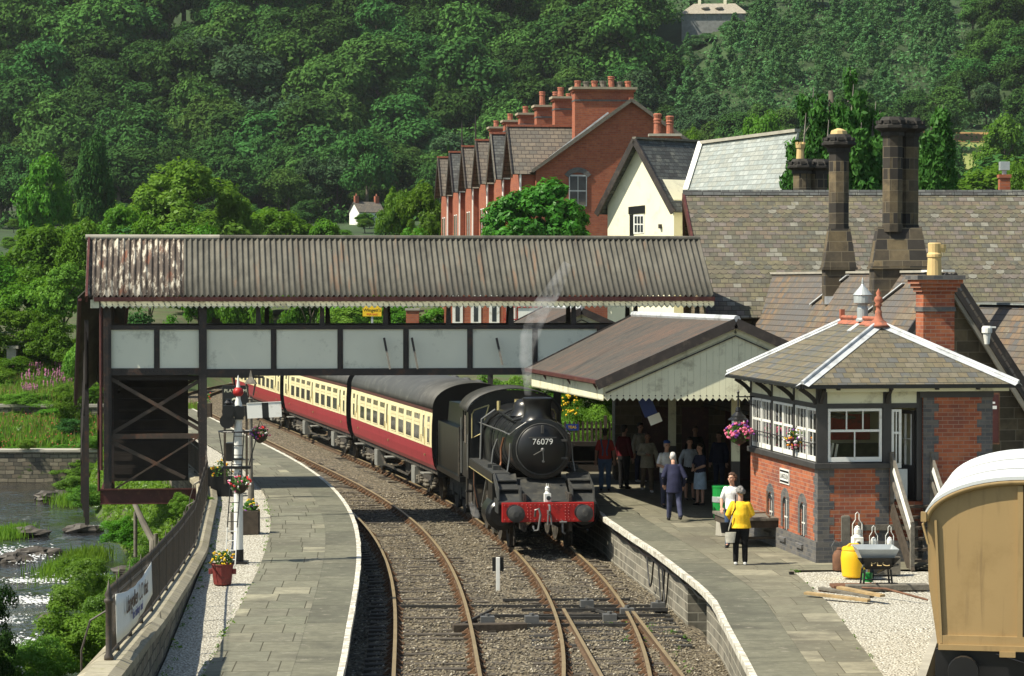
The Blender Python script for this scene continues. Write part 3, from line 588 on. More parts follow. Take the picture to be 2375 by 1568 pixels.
def fp(y, h): return V((WL(y) - .25, y, WT(y) + h))
fy0, fy1 = 35.6, 96
ys = list(np.arange(fy0, fy1, .5)); 
m.tube([fp(y, .07) for y in ys], .03, 6); m.tube([fp(y, .80) for y in ys], .02, 6)
m.build('rail', M['iron'], t); m = MB(); y = fy0 + .13
while y < fy1:
    p = fp(y, .04); m.cyl(p, p + V((0, 0, .84)), .0085, n=5); q = p + V((0, 0, .84)); m.lathe([(.0085, 0), (.018, .03), (.001, .10)], q, 5); y += .135
m.build('railing_bars', M['iron'], t); k = 0; POST = None; y = fy0
while y < fy1:
    big = k == 0
    if big or POST is None:
        m = MB(); r = .042 if big else .024; m.lathe([(r * 1.5, 0), (r * 1.5, .05), (r, .09), (r, .74), (r * 1.5, .77), (r * 1.5, .80), (r * .9, .82), (r * 1.35, .86), (r * .6, .93), (.002, 1.06)], n=10); o = m.build('post', M['iron'], t, smooth=True)
        if not big: POST = o
    else: o = POST.copy(); COL.objects.link(o); o.parent = t
    o.location = fp(y, 0); y += 2.15 if k else 1.3; k += 1
for y in (36.2, 46, 55, 64, 71): m = MB(); p = fp(y, .02); m.tube([p + V((-.02, 0, .62)), p + V((-.30, 0, .45)), p + V((-.42, 0, .05)), p + V((-.42, 0, -.9))], .016, 6); m.build('stay', M['iron'], t)
# banner tied to the railings
t = thing('banner', 'white hand lettered banner tied sagging to the river railings', 'banner'); m = MB(); n = 26; a0, a1 = 36.0, 42.6; rows = []
for i in range(n + 1):
    y = lerp(a0, a1, i / n); f = fp(y, 0); s = math.sin(PI * i / n); sag = .13 * s; w = .02 * math.sin(i * 1.1) * s; hgt = lerp(.66, .50, i / n)
    rows.append([V((f.x + .06 + w * .4 + .004 * j, y, f.z + lerp(.84, .84 - hgt, j / 4) - sag * (1 - .3 * j / 4))) for j in range(5)])
m.smooth = True; m.loft(rows, closed=False, caps=False); ob = m.build('sheet', M['paper'], t); md = ob.modifiers.new('thick', 'SOLIDIFY'); md.thickness = .006
for txt, s0, hh, mt, sz in (('Llangollen  LC  that', .55, .27, M['hairbrown'], .34), ('the railway  and', 1.1, .06, M['bluesign'], .2)):
    y = 36.0 + s0 * .6; f = fp(36.4, 0); g = fp(42.2, 0); d = (g - f).normalized(); rz = math.atan2(d.y, d.x); tl = text('lettering', txt, sz, mt, t, (lerp(f.x, g.x, .5) + .10, lerp(f.y, g.y, .5), lerp(f.z, g.z, .5) + hh + .30), (PI / 2, -math.atan2(g.z - f.z, (g.xy - f.xy).length) , rz), .002, sx=1.5)
# ---------------------------------------------------------------- covered footbridge
def valance(m, p0, p1, ztop, zbot, pitch=.16, tooth=.075, thick=.025, hole=True, side=None):
    """zigzag boards between p0 and p1 (plan points); side = outward normal in plan"""
    p0, p1 = V((p0[0], p0[1], 0)), V((p1[0], p1[1], 0)); L = (p1 - p0).length; d = (p1 - p0) / L; n = max(1, round(L / pitch)); st = L / n; s = V(side).normalized() * thick
    for i in range(n):
        a, b = p0 + d * (i * st + .002), p0 + d * ((i + 1) * st - .002); c = (a + b) / 2; j = random.uniform(-.003, .003)
        pts = [a + V((0, 0, ztop)), b + V((0, 0, ztop)), b + V((0, 0, zbot + tooth)), c + V((0, 0, zbot)), a + V((0, 0, zbot + tooth))]
        m.mat = 0; m.prism([q + s * j * 5 for q in pts], s)
        if hole:
            m.mat = 1; q = p0 + d * (i * st) + s * 1.12 + V((0, 0, zbot + tooth + .045)); k = [q + d * (.017 * math.cos(u)) + V((0, 0, .017 * math.sin(u))) for u in np.linspace(0, 2 * PI, 8, endpoint=False)]; m.prism(k, s * .15); m.mat = 0
bridge = thing('footbridge', 'long covered footbridge with corrugated roof and white side panels over both tracks', 'footbridge', (-3, 79.3, 0)); B = bridge
NY, FY, RX0, RX1 = 77.5, 81.1, -12.15, 5.6
def P(m, name, mats, **k): return m.build(name, mats, B, world=True, **k)
def corr(x0, x1, name, mat):
    m = MB(); m.smooth = True; pitch = .159; st = pitch / 8; n = int((x1 - x0) / st)
    for yE, sgn in ((NY - .42, -1), (FY + .42, 1)):
        rows = []
        for yy, zz in ((yE, 6.46), (lerp(yE, 79.3, .5), 7.31), (79.3, 8.16)):
            jit = 0
            rows.append([V((x0 + i * st, yy + (random.uniform(-.015, .015) if zz < 6.5 and i % 8 == 0 else 0), zz + .042 * math.cos(2 * PI * (x0 + i * st) / pitch))) for i in range(n + 1)])
        if sgn > 0: rows = rows[::-1]
        m.loft(rows, closed=False, caps=False)
    o = P(m, name, mat); md = o.modifiers.new('thick', 'SOLIDIFY'); md.thickness = .012; md.offset = -1; return o
corr(-9.42, RX1, 'roof', M['corr']); corr(RX0, -9.42, 'roof', M['flake'])['label'] = 'flaking rust stained end of the corrugated roof'
m = MB(); m.lathe([(.09, RX0 - .05), (.09, -8.4)], (0, 79.3, 8.16), 10, 'x'); m.mat = 1; m.lathe([(.085, -8.4), (.085, RX1)], (0, 79.3, 8.16), 10, 'x'); P(m, 'ridge_cap', [M['conc'], M['corr']])
m = MB()
for y, s in ((NY - .44, -1), (FY + .44, 1)): m.box(RX0 + .25, RX1, y - .06 if s < 0 else y, y if s < 0 else y + .06, 6.31, 6.43)
P(m, 'gutter', M['maroon'])
m = MB(); valance(m, (-11.72, NY - .37), (RX1, NY - .37), 6.33, 6.11, side=(0, -1, 0)); P(m, 'valance', [M['cream'], M['darkpaint']]); m = MB(); valance(m, (-11.72, FY + .35), (RX1, FY + .35), 6.33, 6.11, side=(0, 1, 0), hole=False); P(m, 'valance', [M['cream'], M['darkpaint']])
m = MB(); m.box(-12.0, -11.76, NY - .43, NY - .35, 6.12, 6.36); P(m, 'valance_end', M['cream'])
m = MB()   # timber bargeboards and boarded gable at the river end
for s in (-1, 1): m.bar((-12.1, 79.3 + s * 2.4, 6.38), (-12.1, 79.3, 8.10), .06, .22)
P(m, 'bargeboard', M['maroon'])
m = MB(); m.prism([(-11.95, NY, 6.3), (-11.95, FY, 6.3), (-11.95, 79.3, 8.0)], (.05, 0, 0)); P(m, 'gable_boarding', M['darkboard'])
m = MB(); m.box(-8.9, 5.6, NY + .1, FY - .1, 4.24, 4.34); P(m, 'deck', M['darkboard'])
m = MB(); m.box(-11.5, 5.6, NY + .15, FY - .15, 6.36, 6.40)
for x in np.arange(-11.2, 5.6, 1.79): m.bar((x, NY, 6.42), (x, 79.3, 8.05), .07, .12); m.bar((x, FY, 6.42), (x, 79.3, 8.05), .07, .12)
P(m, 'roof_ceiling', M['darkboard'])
PX = [-11.53, -10.18, -8.91, -6.92, -5.05, -3.19, -1.37, .49, 2.35, 4.2, 5.6]
for y, s in ((NY, 1), (FY, -1)):
    m = MB(); x0 = -11.5
    m.box(x0, 5.6, y - .06, y + .09, 5.50, 5.62); m.box(x0, -8.9, y - .07, y + .10, 4.20, 4.40); m.box(-8.9, 5.6, y - .10, y + .12, 4.17, 4.36)
    for x in np.arange(x0 + .12, -9, .11): m.sph((x, y - .075, 4.30), .018, 6, 4)
    m.bar((-8.9, y - .03, 4.16), (-7.2, y - .03, 4.13), .10, .06); P(m, 'girder', M['girder'])
    for x in PX[1:-1]:
        if x == -8.91: continue
        m = MB(); m.box(x - .075, x + .075, y - .04, y + .05, 4.361, 5.499); m.box(x - .02, x + .02, y - .075, y - .041, 4.361, 5.4); P(m, 'panel_post', M['girder'])
    for a, b in zip(PX, PX[1:]):
        m = MB(); m.box(a + .08, b - .08, y - .005, y + .025, 4.37, 5.495); P(m, 'side_panel', M['panel'])
    m = MB(); x = -7.35 if s > 0 else -7.0
    while x < 5.4: m.hexa([(x - .075, y - .04, 5.621), (x + .075, y - .04, 5.621), (x + .075, y + .04, 5.621), (x - .075, y + .04, 5.621), (x - .05, y - .04, 6.36), (x + .05, y - .04, 6.36), (x + .05, y + .04, 6.36), (x - .05, y + .04, 6.36)]); P(m, 'roof_post', M['girder']); m = MB(); x += 1.79
for x, y in ((-11.55, NY), (-8.9, NY), (-11.55, FY), (-8.9, FY)):
    m = MB(); z0 = .55 if x < -10 else .5; m.box(x - .11, x + .11, y - .11, y + .11, z0, 6.34)
    if y == NY:
        for z in np.arange(.7, 6.2, .12):
            for q in (-.075, .075): m.sph((x + q, y - .112, z), .016, 5, 4)
    P(m, 'leg', M['girder'])
m = MB(); y = NY + .02; m.mat = 0
m.bar((-11.45, y, 4.10), (-8.95, y, 2.60), .05, .10); m.bar((-11.45, y + .06, 2.52), (-8.95, y + .06, 4.06), .05, .10); m.box(-11.44, -9.01, y - .04, y + .04, 2.38, 2.52); m.bar((-11.45, y, 2.30), (-9.4, y, 1.25), .05, .10); m.bar((-11.5, y - .05, .85), (-8.9, y - .05, 2.5), .025, .05)
y = FY - .1; m.bar((-11.45, y, 4.10), (-8.95, y, 2.60), .05, .09); m.bar((-11.45, y, 2.52), (-8.95, y, 4.06), .05, .09)
for a, b in (((-11.55, NY, 4.1), (-11.55, FY, 2.4)), ((-11.55, NY, 2.4), (-11.55, FY, 4.1)), ((-11.55, NY, 2.3), (-11.55, FY, .8))): m.bar(a, b, .05, .09)
P(m, 'bracing', M['bracing'])
m = MB(); m.box(-11.75, -8.99, NY - .20, NY - .12, .55, .93); m.box(-11.75, -8.99, NY - .28, NY - .201, .93, .97); m.box(-11.75, -8.99, NY - .28, NY - .201, .53, .55); m.box(-11.75, -11.66, NY - .2, FY, .55, .93); P(m, 'base_beam', M['maroon'])
m = MB()   # dark boarding of the stair inside the tower
for k in range(17):
    z = .95 + k * .2; m.box(-11.45, -9.3, FY - .55 - .02 * (k % 2), FY - .50, z, z + .199)
for k in range(9): m.box(-11.3, -9.9, FY - 1.2 + k * .1, FY - 1.0 + k * .1, 4.0 - k * .32, 4.06 - k * .32)
m.box(-11.46, -9.0, NY + .05, NY + .08, 4.05, 4.19); P(m, 'stair_boarding', M['darkboard'])
# covered stair going down from the river end, beside the platform
d = V((-.05, 1, 0)).normalized(); s = V((-1, -.05, 0)).normalized(); o = V((-11.2, 79.0, 0))
def sp(a, b, z): return tuple(o + d * a + s * b + V((0, 0, z)))
m = MB(); m.smooth = False; w = .95
for q in (0, w): m.prism([sp(.6, q, 3.9), sp(9.0, q, .95), sp(9.0, q, 2.2), sp(.6, q, 5.4)], tuple(s * .05))
P(m, 'stair_side', M['darkboard']); m = MB()
for q, zz in ((-.2, 0), (w + .2, 0)): m.bar(sp(.2, q, 6.36), sp(9.4, q, 2.9), .09, .10)
P(m, 'stair_gutter', M['maroon']); m = MB(); m.quad(sp(.2, -.25, 6.40), sp(9.4, -.25, 2.95), sp(9.4, w / 2, 3.65), sp(.2, w / 2, 7.1)); m.quad(sp(.2, w + .25, 6.40), sp(9.4, w + .25, 2.95), sp(9.4, w / 2, 3.65), sp(.2, w / 2, 7.1)); ob = P(m, 'stair_roof', M['corr']); ob.modifiers.new('t', 'SOLIDIFY').thickness = .03
for a in (1.2, 3.8, 6.4, 9.0):
    m = MB(); z = 6.2 - a * .38; q = sp(a, w, z); m.bar((q[0], q[1], -.3), q, .12, .12, (0, 1, 0)); P(m, 'stair_leg', M['girder'])
for x, y, z0, z1 in ((-11.72, NY - .2, 1.5, 6.25), (-12.05, 86.6, .2, 3.2)):
    m = MB(); m.tube([(x + .1, y - .1, z1 + .1), (x, y, z1 - .2), (x, y, z0)], .045, 8); P(m, 'downpipe', M['maroon'])
# chimney-like vent rods hooked on the parapet: three rusty stays leaning on the panels
for px, py0, py1 in ((876, 785, 859), (940, 785, 859), (1136, 786, 850)):
    m = MB(); a, b = W(px, py0, NY - .18), W(px + 13, py1, NY - .26); c = a.lerp(b, .42); m.bar(a, c, .06, .06, (0, 1, 0)); m.mat = 1; m.bar(c, b, .05, .05, (0, 1, 0)); P(m, 'smoke_plate_stay', [M['girder'], M['barkpale']])
# the bridge crosses square to the curving tracks: its station end stands farther off
_p0 = V((-11.5, 77.5, 0)); _bm = Matrix.Translation(_p0) @ Matrix.Rotation(R(7), 4, 'Z') @ Matrix.Translation(-_p0) @ Matrix.Translation((-3, 79.3, 0)); bridge.location = _bm.translation; bridge.rotation_euler = (0, 0, R(7)); bridge.scale = (1.022, 1, 1); bridge.location.x += .19
# ---------------------------------------------------------------- platform canopies
def canopy(label, y0, y1, detail=True):
    """gabled canopy over the station platform: near gable at y0, far gable at y1"""
    def ex(y): return (2.30 - (y - 67.7) * .185) if y < 80 else 2.30 - (y - 67.7) * .1076            # platform-side eave
    W2 = 3.27; ZE, ZR, ZV = 4.42, 5.92, 3.89
    t = thing('platform_canopy', label, 'canopy', (ex(y0) + W2, y0, 0)); q = lambda m, n, mt, **k: m.build(n, mt, t, world=True, **k)
    oy = .16; A = lambda f, y: ex(y) + f * W2
    m = MB()
    for f0, z0, f1, z1, nm in ((-.05, ZE - .035, 1, ZR, 0), (2.05, ZE - .035, 1, ZR, 0)):
        a, b, c, e = (A(f0, y0 - oy), y0 - oy, z0), (A(f0, y1 + oy), y1 + oy, z0), (A(f1, y1) - .40, y1 + oy, z1), (A(f1, y0 - oy), y0 - oy, z1); L = (V(b) - V(a)).length; S = (V(e) - V(a)).length
        pts = [a, b, c, e] if f0 > 1 else [a, e, c, b]; uv = [(0, 0), (L, 0), (L, S), (0, S)] if f0 > 1 else [(0, 0), (0, S), (L, S), (L, 0)]
        m.quad(*pts, uv=uv)
    ob = q(m, 'roof', M['felt']); md = ob.modifiers.new('t', 'SOLIDIFY'); md.thickness = .05
    m = MB(); m.tube([(A(1, y0 - oy), y0 - oy - .02, ZR + .02), (A(1, y1) - .40, y1 + oy, ZR + .02)], .09, 8); q(m, 'ridge_cap', M['lead'])
    for y, s in ((y0, -1), (y1, 1)):
        m = MB(); bz0 = y + s * .20
        for f in (-.06, 2.06): m.bar((A(f, y), bz0, ZE - .13), (A(1, y) - (.4 if s > 0 else 0), bz0, ZR - .08), .06, .24)
        q(m, 'bargeboard', M['darkpaint'])
        m = MB(); n = 41                                    # boarded gable, each board cut to the slope and pointed below
        for i in range(n):
            f0, f1 = 2 * i / n + .0006, 2 * (i + 1) / n - .0006; zt = lambda f: ZR - abs(f - 1) * (ZR - ZE) - .10; x0, x1 = A(f0, y), A(f1, y); xm = (x0 + x1) / 2; th = .03 if s < 0 else -.03
            m.mat = 0; m.prism([(x0, y, ZV + .08), (xm, y, ZV), (x1, y, ZV + .08), (x1, y, zt(f1)), (xm, y, max(zt(f0), zt(f1)) if f0 < 1 < f1 else (zt(f0) + zt(f1)) / 2), (x0, y, zt(f0))], (0, th + random.uniform(0, .002), 0))
            if s < 0: m.mat = 1; m.prism([(x0 + .018 * math.cos(u), y - .004, ZV + .135 + .018 * math.sin(u)) for u in np.linspace(0, 2 * PI, 8, endpoint=False)], (0, .003, 0)); m.mat = 0
        q(m, 'gable_boarding', [M['cream'], M['darkpaint']])
        if s < 0:
            m = MB()
            for f in (0.01, 1.99): m.bar((A(f, y), y - .03, ZE - .33), (A(1, y), y - .03, ZR - .40), .05, .03)
            m.mat = 1
            for f in (.0, 2.0): m.bar((A(f, y), y - .025, ZE - .22), (A(1, y), y - .025, ZR - .25), .03, .16)
            q(m, 'gable_trim', [M['darkpaint'], M['cream']])
    m = MB(); valance(m, (ex(y0), y0 + .04), (ex(y1), y1 - .04), 4.27, ZV, .11, .05, hole=False, side=(-1, -.1, 0)); q(m, 'valance', [M['cream'], M['darkpaint']])
    m = MB(); m.bar((ex(y0) - .16, y0 - .1, ZE - .05), (ex(y1) - .16, y1 + .1, ZE - .05), .12, .09); m.bar((ex(y0) + .04, y0, ZE - .08), (ex(y1) + .04, y1, ZE - .08), .06, .16)
    for y in np.arange(y0 + .8, y1, 3.2): m.bar((ex(y) - .1, y, ZE - .12), (ex(y) + .02, y, ZE - .3), .05, .05)
    q(m, 'gutter', M['maroon'])
    m = MB(); m.bar((A(1, y0), y0 + .3, 4.3), (A(1, y1), y1 - .3, 4.3), .2, .25)
    for y in np.arange(y0 + 1, y1, 2.2): m.bar((A(.02, y), y, ZE - .1), (A(1, y), y, ZR - .15), .08, .14); m.bar((A(1.98, y), y, ZE - .1), (A(1, y), y, ZR - .15), .08, .14); m.bar((A(.05, y), y, 4.2), (A(1.95, y), y, 4.2), .08, .12)
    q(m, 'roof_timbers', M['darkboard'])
    return t, A, q
t, A, q = canopy('large cream gabled canopy over the station platform beside the engine', 67.7, 77.0)
for x, y, mt in ((5.74, 69.7, 1), (4.50, 76.3, 1), (1.28, 76.7, 0), (7.9, 75, 0)):
    m = MB(); m.mat = 0 if mt else 1; m.box(x - .105, x + .105, y - .105, y + .105, 2.26, 4.25); m.mat = 1; m.box(x - .11, x + .11, y - .11, y + .11, .9, 2.26); q(m, 'column', [M['cream'], M['charcoal']])
t, A, q = canopy('smaller canopy roof seen behind the footbridge panels', 96.5, 104.0)
m = MB(); m.box(-.9, -.7, 100, 100.2, .2, 4.3); q(m, 'column', M['charcoal'])
# ---------------------------------------------------------------- station building
sb = thing('station_building', 'long stone station building with patterned slate roof and tall stone stacks', 'station', (12, 80, .9)); q = lambda m, n, mt, **k: m.build(n, mt, sb, world=True, **k)
x0, x1, xr = 5.46, 28, 5.86
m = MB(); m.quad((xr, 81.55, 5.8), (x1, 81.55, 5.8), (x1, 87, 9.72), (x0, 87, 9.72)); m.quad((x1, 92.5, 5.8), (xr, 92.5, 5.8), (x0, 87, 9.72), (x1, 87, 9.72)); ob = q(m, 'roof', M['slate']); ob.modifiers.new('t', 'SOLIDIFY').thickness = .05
m = MB(); L = .62; x = x0
while x < x1: m.prism([(x + .006, 86.84, 9.64), (x + .006, 87, 9.81), (x + .006, 87.16, 9.64)], (L - .012, 0, random.uniform(-.006, .006))); x += L
q(m, 'ridge_tiles', M['slatedark'])
m = MB(); m.bar((xr + .02, 81.45, 5.68), (x0 + .02, 87, 9.60), .07, .26); m.bar((xr + .02, 92.6, 5.68), (x0 + .02, 87, 9.60), .07, .26); q(m, 'bargeboard', M['maroon'])
m = MB(); m.prism([(6.05, 82.1, .9), (6.05, 91.9, .9), (6.05, 91.9, 6.1), (6.05, 87, 9.6), (6.05, 82.1, 6.1)], (.3, 0, 0)); m.box(6.05, x1, 82.15, 82.45, .9, 6.05); m.box(3.1, 9.5, 81.5, 81.8, .9, 4.6); m.box(3.1, 3.4, 81.8, 84, .9, 4.6); m.box(8.1, 8.4, 68.2, 81.4, .9, 4.25); q(m, 'wall', M['ashlar'])
m = MB(); m.box(1.75, 9.4, 77.25, 81.6, 4.02, 4.09); m.box(1.7, 1.76, 77.25, 81.6, 3.85, 4.1); q(m, 'added_shade_roof', M['darkboard'])  # low roof added to keep the sun off the people below
for xa in (3.9, 5.1, 6.4): m = MB(); m.box(xa, xa + .8, 81.44, 81.5, .9, 3.1); q(m, 'door', M['maroon'])
for ya in (69.6, 72.3, 75.2, 78): m = MB(); m.box(8.03, 8.1, ya, ya + 1.1, 1.7, 3.4); f = q(m, 'window', M['cream']); m = MB(); m.box(8.0, 8.03, ya + .08, ya + 1.02, 1.8, 3.3); m.build('pane', M['glass'], f)
# projecting wing with stone gable
Ax, Bx = V((8.45, 80.9, 7.08)), V((10.88, 67.7, 7.10)); u = (Bx - Ax); u.z = 0; u.normalize(); n = V((-u.y * -1, u.x * -1, 0)); n = V((u.y, -u.x, 0)); 
if n.x > 0: n = -n
hw, drop = 2.62, 3.95
def wp(a, b, z): p = Bx.lerp(Ax, a); return V((p.x + n.x * b, p.y + n.y * b, z))
m = MB()
e0 = lambda s, a: wp(a, s * hw, 7.09 - drop)
for s in (1, -1):
    a, b, c, e = e0(s, -.015), e0(s, 1.3), wp(1.3, 0, 7.09), wp(-.015, 0, 7.09)
    m.quad(*([a, e, c, b] if s > 0 else [a, b, c, e]))
ob = q(m, 'wing_roof', M['slate2']); ob.modifiers.new('t', 'SOLIDIFY').thickness = .05
m = MB()
for s in (1, -1): m.bar(wp(-.012, s * (hw + .1), 7.0 - drop), wp(-.012, 0, 7.02), .08, .30); 
q(m, 'wing_bargeboard', M['darkpaint']); m = MB()
for s in (1, -1): m.bar(wp(-.002, s * (hw - .05), 6.8 - drop), wp(-.002, 0, 6.74), .12, .10)
q(m, 'wing_soffit', M['conc'])
m = MB(); m.prism([wp(.02, hw - .15, .9), wp(.02, -hw + .15, .9), wp(.02, -hw + .15, 3.3), wp(.02, 0, 7.0), wp(.02, hw - .15, 3.3)], -u * .3); q(m, 'wing_gable', M['ashlar'])
m = MB(); a = wp(.0, 0, 7.13); m.bar(wp(0, .0, 7.14), wp(.12, 0, 7.14), .32, .05); m.mat = 1; m.bar(wp(.12, 0, 7.13), wp(1.22, 0, 7.13), .14, .06); q(m, 'wing_ridge', [M['white'], M['conc']])
m = MB()
for a0, b0, a1, b1 in ((.21, .2, .50, 1.5), (.60, .05, .73, .6)):
    f = lambda a, b: wp(a, b, 7.09 - drop * b / hw + .04); m.bar(f(a0, b0), f(a1, b1), .16, .03)
q(m, 'valley_flashing', M['lead'])
# wall and small slated gable to the right of the wing
m = MB(); m.box(13.3, 27, 70.2, 70.5, .9, 5.2); q(m, 'wall', M['ashlar'])
def gable(mw, ridge0, ridge1, hw, drop, name):
    r0, r1 = V(ridge0), V(ridge1); uu = (r1 - r0); uu.z = 0; uu.normalize(); nn = V((-uu.y, uu.x, 0)); m = MB()
    for s in (1, -1): a, b, c, e = r0 + nn * s * hw - V((0, 0, drop)), r1 + nn * s * hw - V((0, 0, drop)), r1, r0; m.quad(*([a, b, c, e] if s < 0 else [a, e, c, b]))
    ob = q(m, name, mw); ob.modifiers.new('t', 'SOLIDIFY').thickness = .05
    m = MB()
    for s in (1, -1): m.bar(r1 + nn * s * (hw + .05) - V((0, 0, drop + .1)), r1 - V((0, 0, .08)), .08, .2)
    q(m, 'dormer_bargeboard', M['darkpaint']); m = MB(); m.bar(r0 + V((0, 0, .03)), r1 + V((0, 0, .03)), .26, .06); q(m, 'dormer_ridge', M['slatelight']); return r0, r1, nn
r0, r1, nn = gable(M['slate2'], (12.85, 74.5, 6.25), (14.35, 68.9, 6.25), 1.7, 2.3, 'dormer_roof')
m = MB(); m.prism([r1 + nn * 1.5 - V((0, -.3, 2.2)), r1 - nn * 1.5 - V((0, -.3, 2.2)), r1 + V((0, .3, -.15))], (0, .1, 0)); q(m, 'dormer_gable', M['darkboard'])
# white lamp bracket and poster boards on the stone wall
t = thing('wall_lamp', 'white lamp bracket fixed to the stone gable wall', 'wall lamp', W(2289, 772, 67.2)); m = MB(); m.lathe([(.06, -.28), (.10, -.02), (.13, .0), (.13, .12), (.10, .17)], n=12); m.box(-.01, .22, -.02, .02, .12, .16); m.tube([(0, .05, -.1), (0, .35, -.1)], .03); m.build('lamp_body', M['white'], t)
t = thing('poster_board', 'red framed poster board on the stone wall right of the signal box', 'poster board', W(2306, 960, 67.0)); m = MB(); m.box(-.13, .13, 0, .05, -.75, .52); m.build('frame', M['rust'], t); m = MB(); m.box(-.10, .10, -.006, 0, -.70, .48); m.build('sheet', M['maroon'], t); m = MB(); m.box(-.08, .06, -.010, -.006, .12, .20); m.box(-.08, .02, -.010, -.006, .25, .30); m.build('heading', M['paper'], t)
# stone chimney stacks of the station: octagonal shafts on flared bases
def octa(m, c, r, z0, z1, r1=None, ph=PI / 8): m.lathe([(r, z0), (r if r1 is None else r1, z1)], (c[0], c[1], 0), 8, 'z', ph)
def stack(label, shafts, base, zb0, zb1, zf, ztop, r, capn):
    t = thing('chimney_stack', label, 'chimney', (base[0], base[1], zb0)); k = lambda m, n, mt: m.build(n, mt, t, world=True)
    cx, cy, bw, bd = base; m = MB(); m.box(cx - bw, cx + bw, cy - bd, cy + bd, zb0, zb1); k(m, 'base', M['stone'])
    tw = max(abs(s[0] - cx) for s in shafts) + r; m = MB(); m.box(cx - bw - .06, cx + bw + .06, cy - bd - .06, cy + bd + .06, zb1, zb1 + .07)
    ring = lambda a, b, z: [V((cx - a, cy - b, z)), V((cx + a, cy - b, z)), V((cx + a, cy + b, z)), V((cx - a, cy + b, z))]
    m.loft([ring(bw + .03, bd + .03, zb1 + .071), ring(tw, r * .98, zf)]); k(m, 'flared_base', M['stone'])
    for s in shafts: m = MB(); octa(m, s, r * 1.06, zf - .12, zf + .06); octa(m, s, r, zf + .06, ztop); k(m, 'shaft', M['stone'])
    m = MB()
    for s in shafts:
        octa(m, s, r + .05, ztop, ztop + .10); octa(m, s, r + .03, ztop + .101, ztop + .2, r + .20); octa(m, s, r + .21, ztop + .201, ztop + .27); octa(m, s, r + .19, ztop + .271, ztop + .50, r + .02)
        for i in range(12): a = 2 * PI * i / 12; c = V((s[0] + (r + .13) * math.cos(a), s[1] + (r + .13) * math.sin(a), ztop + .36)); m.bx(c, (.16, .07, .08), a + PI / 2)
    k(m, 'cap', M['black' if capn else 'stone']); return t, k
M['sooty'] = mk('sooty_stone', (.03, .027, .024), .85, var=.5, scale=4, bump=.4)
def stack2(*a):
    t, k = stack(*a)
    for c in t.children:
        if c.name.startswith('cap'): c.data.materials[0] = M['sooty']
    return t, k
t, k = stack2('slim single stone chimney rising from the station roof', [(9.17, 76.3)], (9.17, 76.3, .42, .42), 5.6, 7.2, 8.35, 10.5, .29, 1); m = MB(); m.lathe([(.24, 11.0), (.22, 11.1), (.05, 11.17)], (9.17, 76.3, 0), 10); k(m, 'chimney_pot', M['buffpot']); m = MB(); m.bx((8.98, 75.8, 6.35), (.5, .1, .22)); k(m, 'flashing', M['lead'])
t, k = stack2('broad double stone chimney rising behind the signal box', [(10.02, 71.6), (10.50, 72.0)], (10.2, 71.75, .70, .5), 5.2, 7.2, 8.3, 10.7, .27, 1); m = MB(); m.bx((9.75, 71.2, 5.75), (.7, .1, .22)); k(m, 'flashing', M['lead'])
t, k = stack2('short stone chimney with crenellated yellow pot behind the ridge', [(9.75, 91.5), (10.35, 91.7)], (10.05, 91.6, .8, .45), 8.0, 9.0, 9.3, 10.5, .30, 1); m = MB(); m.lathe([(.14, 10.95), (.12, 11.35), (.15, 11.37), (.16, 11.5), (.12, 11.5)], (9.7, 91.5, 0), 12)
for i in range(8): a = PI * i / 4; m.bx((9.7 + .14 * math.cos(a), 91.5 + .14 * math.sin(a), 11.53), (.05, .05, .08), a)
k(m, 'chimney_pot', M['buffpot'])
t = thing('chimney_stack', 'far brick chimney with grey cowl at the right edge', 'chimney', (W(2329, 440, 105))); m = MB(); m.box(-.20, .20, -.2, .2, -1.4, .45); m.box(-.24, .24, -.24, .24, .45, .58); m.build('stack', M['brickfar'], t); m = MB(); m.box(-.18, .18, -.18, .18, .75, 1.08); m.lathe([(.09, .58), (.09, .76)]); m.build('cowl', M['zinc'], t)
# ---------------------------------------------------------------- signal box (local: x along the front wall, y back, z up from the platform)
sg = thing('signal_box', 'brick and timber signal box with slate hipped roof beside the platform', 'signal box', (6.48, 57.5, .9), R(8.2)); q = lambda m, n, mt, p=None, **k: m.build(n, mt, p or sg, **k)
LW, LD = 3.80, 6.2
m = MB(); T2 = .25
WN = [(1.30, .46), (2.85, .46), (4.25, .46)]
def wall_with_holes(m, holes, z0, z1):                     # left wall (plane x = 0) with arched openings
    ys = [0]; 
    for c, w in holes:
        m.box(0, T2, ys[-1], c - w / 2, z0, z1); m.box(0, T2, c - w / 2, c + w / 2, z0, .34); m.box(0, T2, c - w / 2, c + w / 2, 1.17, z1); ys.append(c + w / 2)
    m.box(0, T2, ys[-1], LD, z0, z1)
wall_with_holes(m, WN, .45, 2.0); m.box(T2, 1.6, 0, T2, .45, 2.0); m.box(1.6, 2.28, 0, T2, .45, 1.28); m.box(T2, LW, LD - T2, LD, .45, 3.75); m.box(LW - T2, LW, T2, LD - T2, .45, 3.75); m.box(2.28, LW, -.10, T2, .45, 3.66); q(m, 'brick_wall', M['brick'])
m = MB(); m.box(-.05, T2, -.05, LD, 0, .45); m.box(T2, LW, -.05, T2, 0, .45); m.box(2.28, LW + .03, -.16, -.051, 0, .45); q(m, 'plinth', M['bluebrick'])
m = MB()
for i in range(18):                                        # toothed blue brick quoins, 3 mm proud
    z = .451 + i * .086; e = .36 if i % 4 < 2 else .26; 
    if z + .085 < 2.0: m.box(-.004, e, -.004, .02, z, z + .085); m.box(-.004, .02, .0201, .62 - e, z, z + .085); m.box(1.58 - e * .9, 1.56, -.004, .0, z, z + .085)
q(m, 'quoins', M['bluebrick']); m = MB()
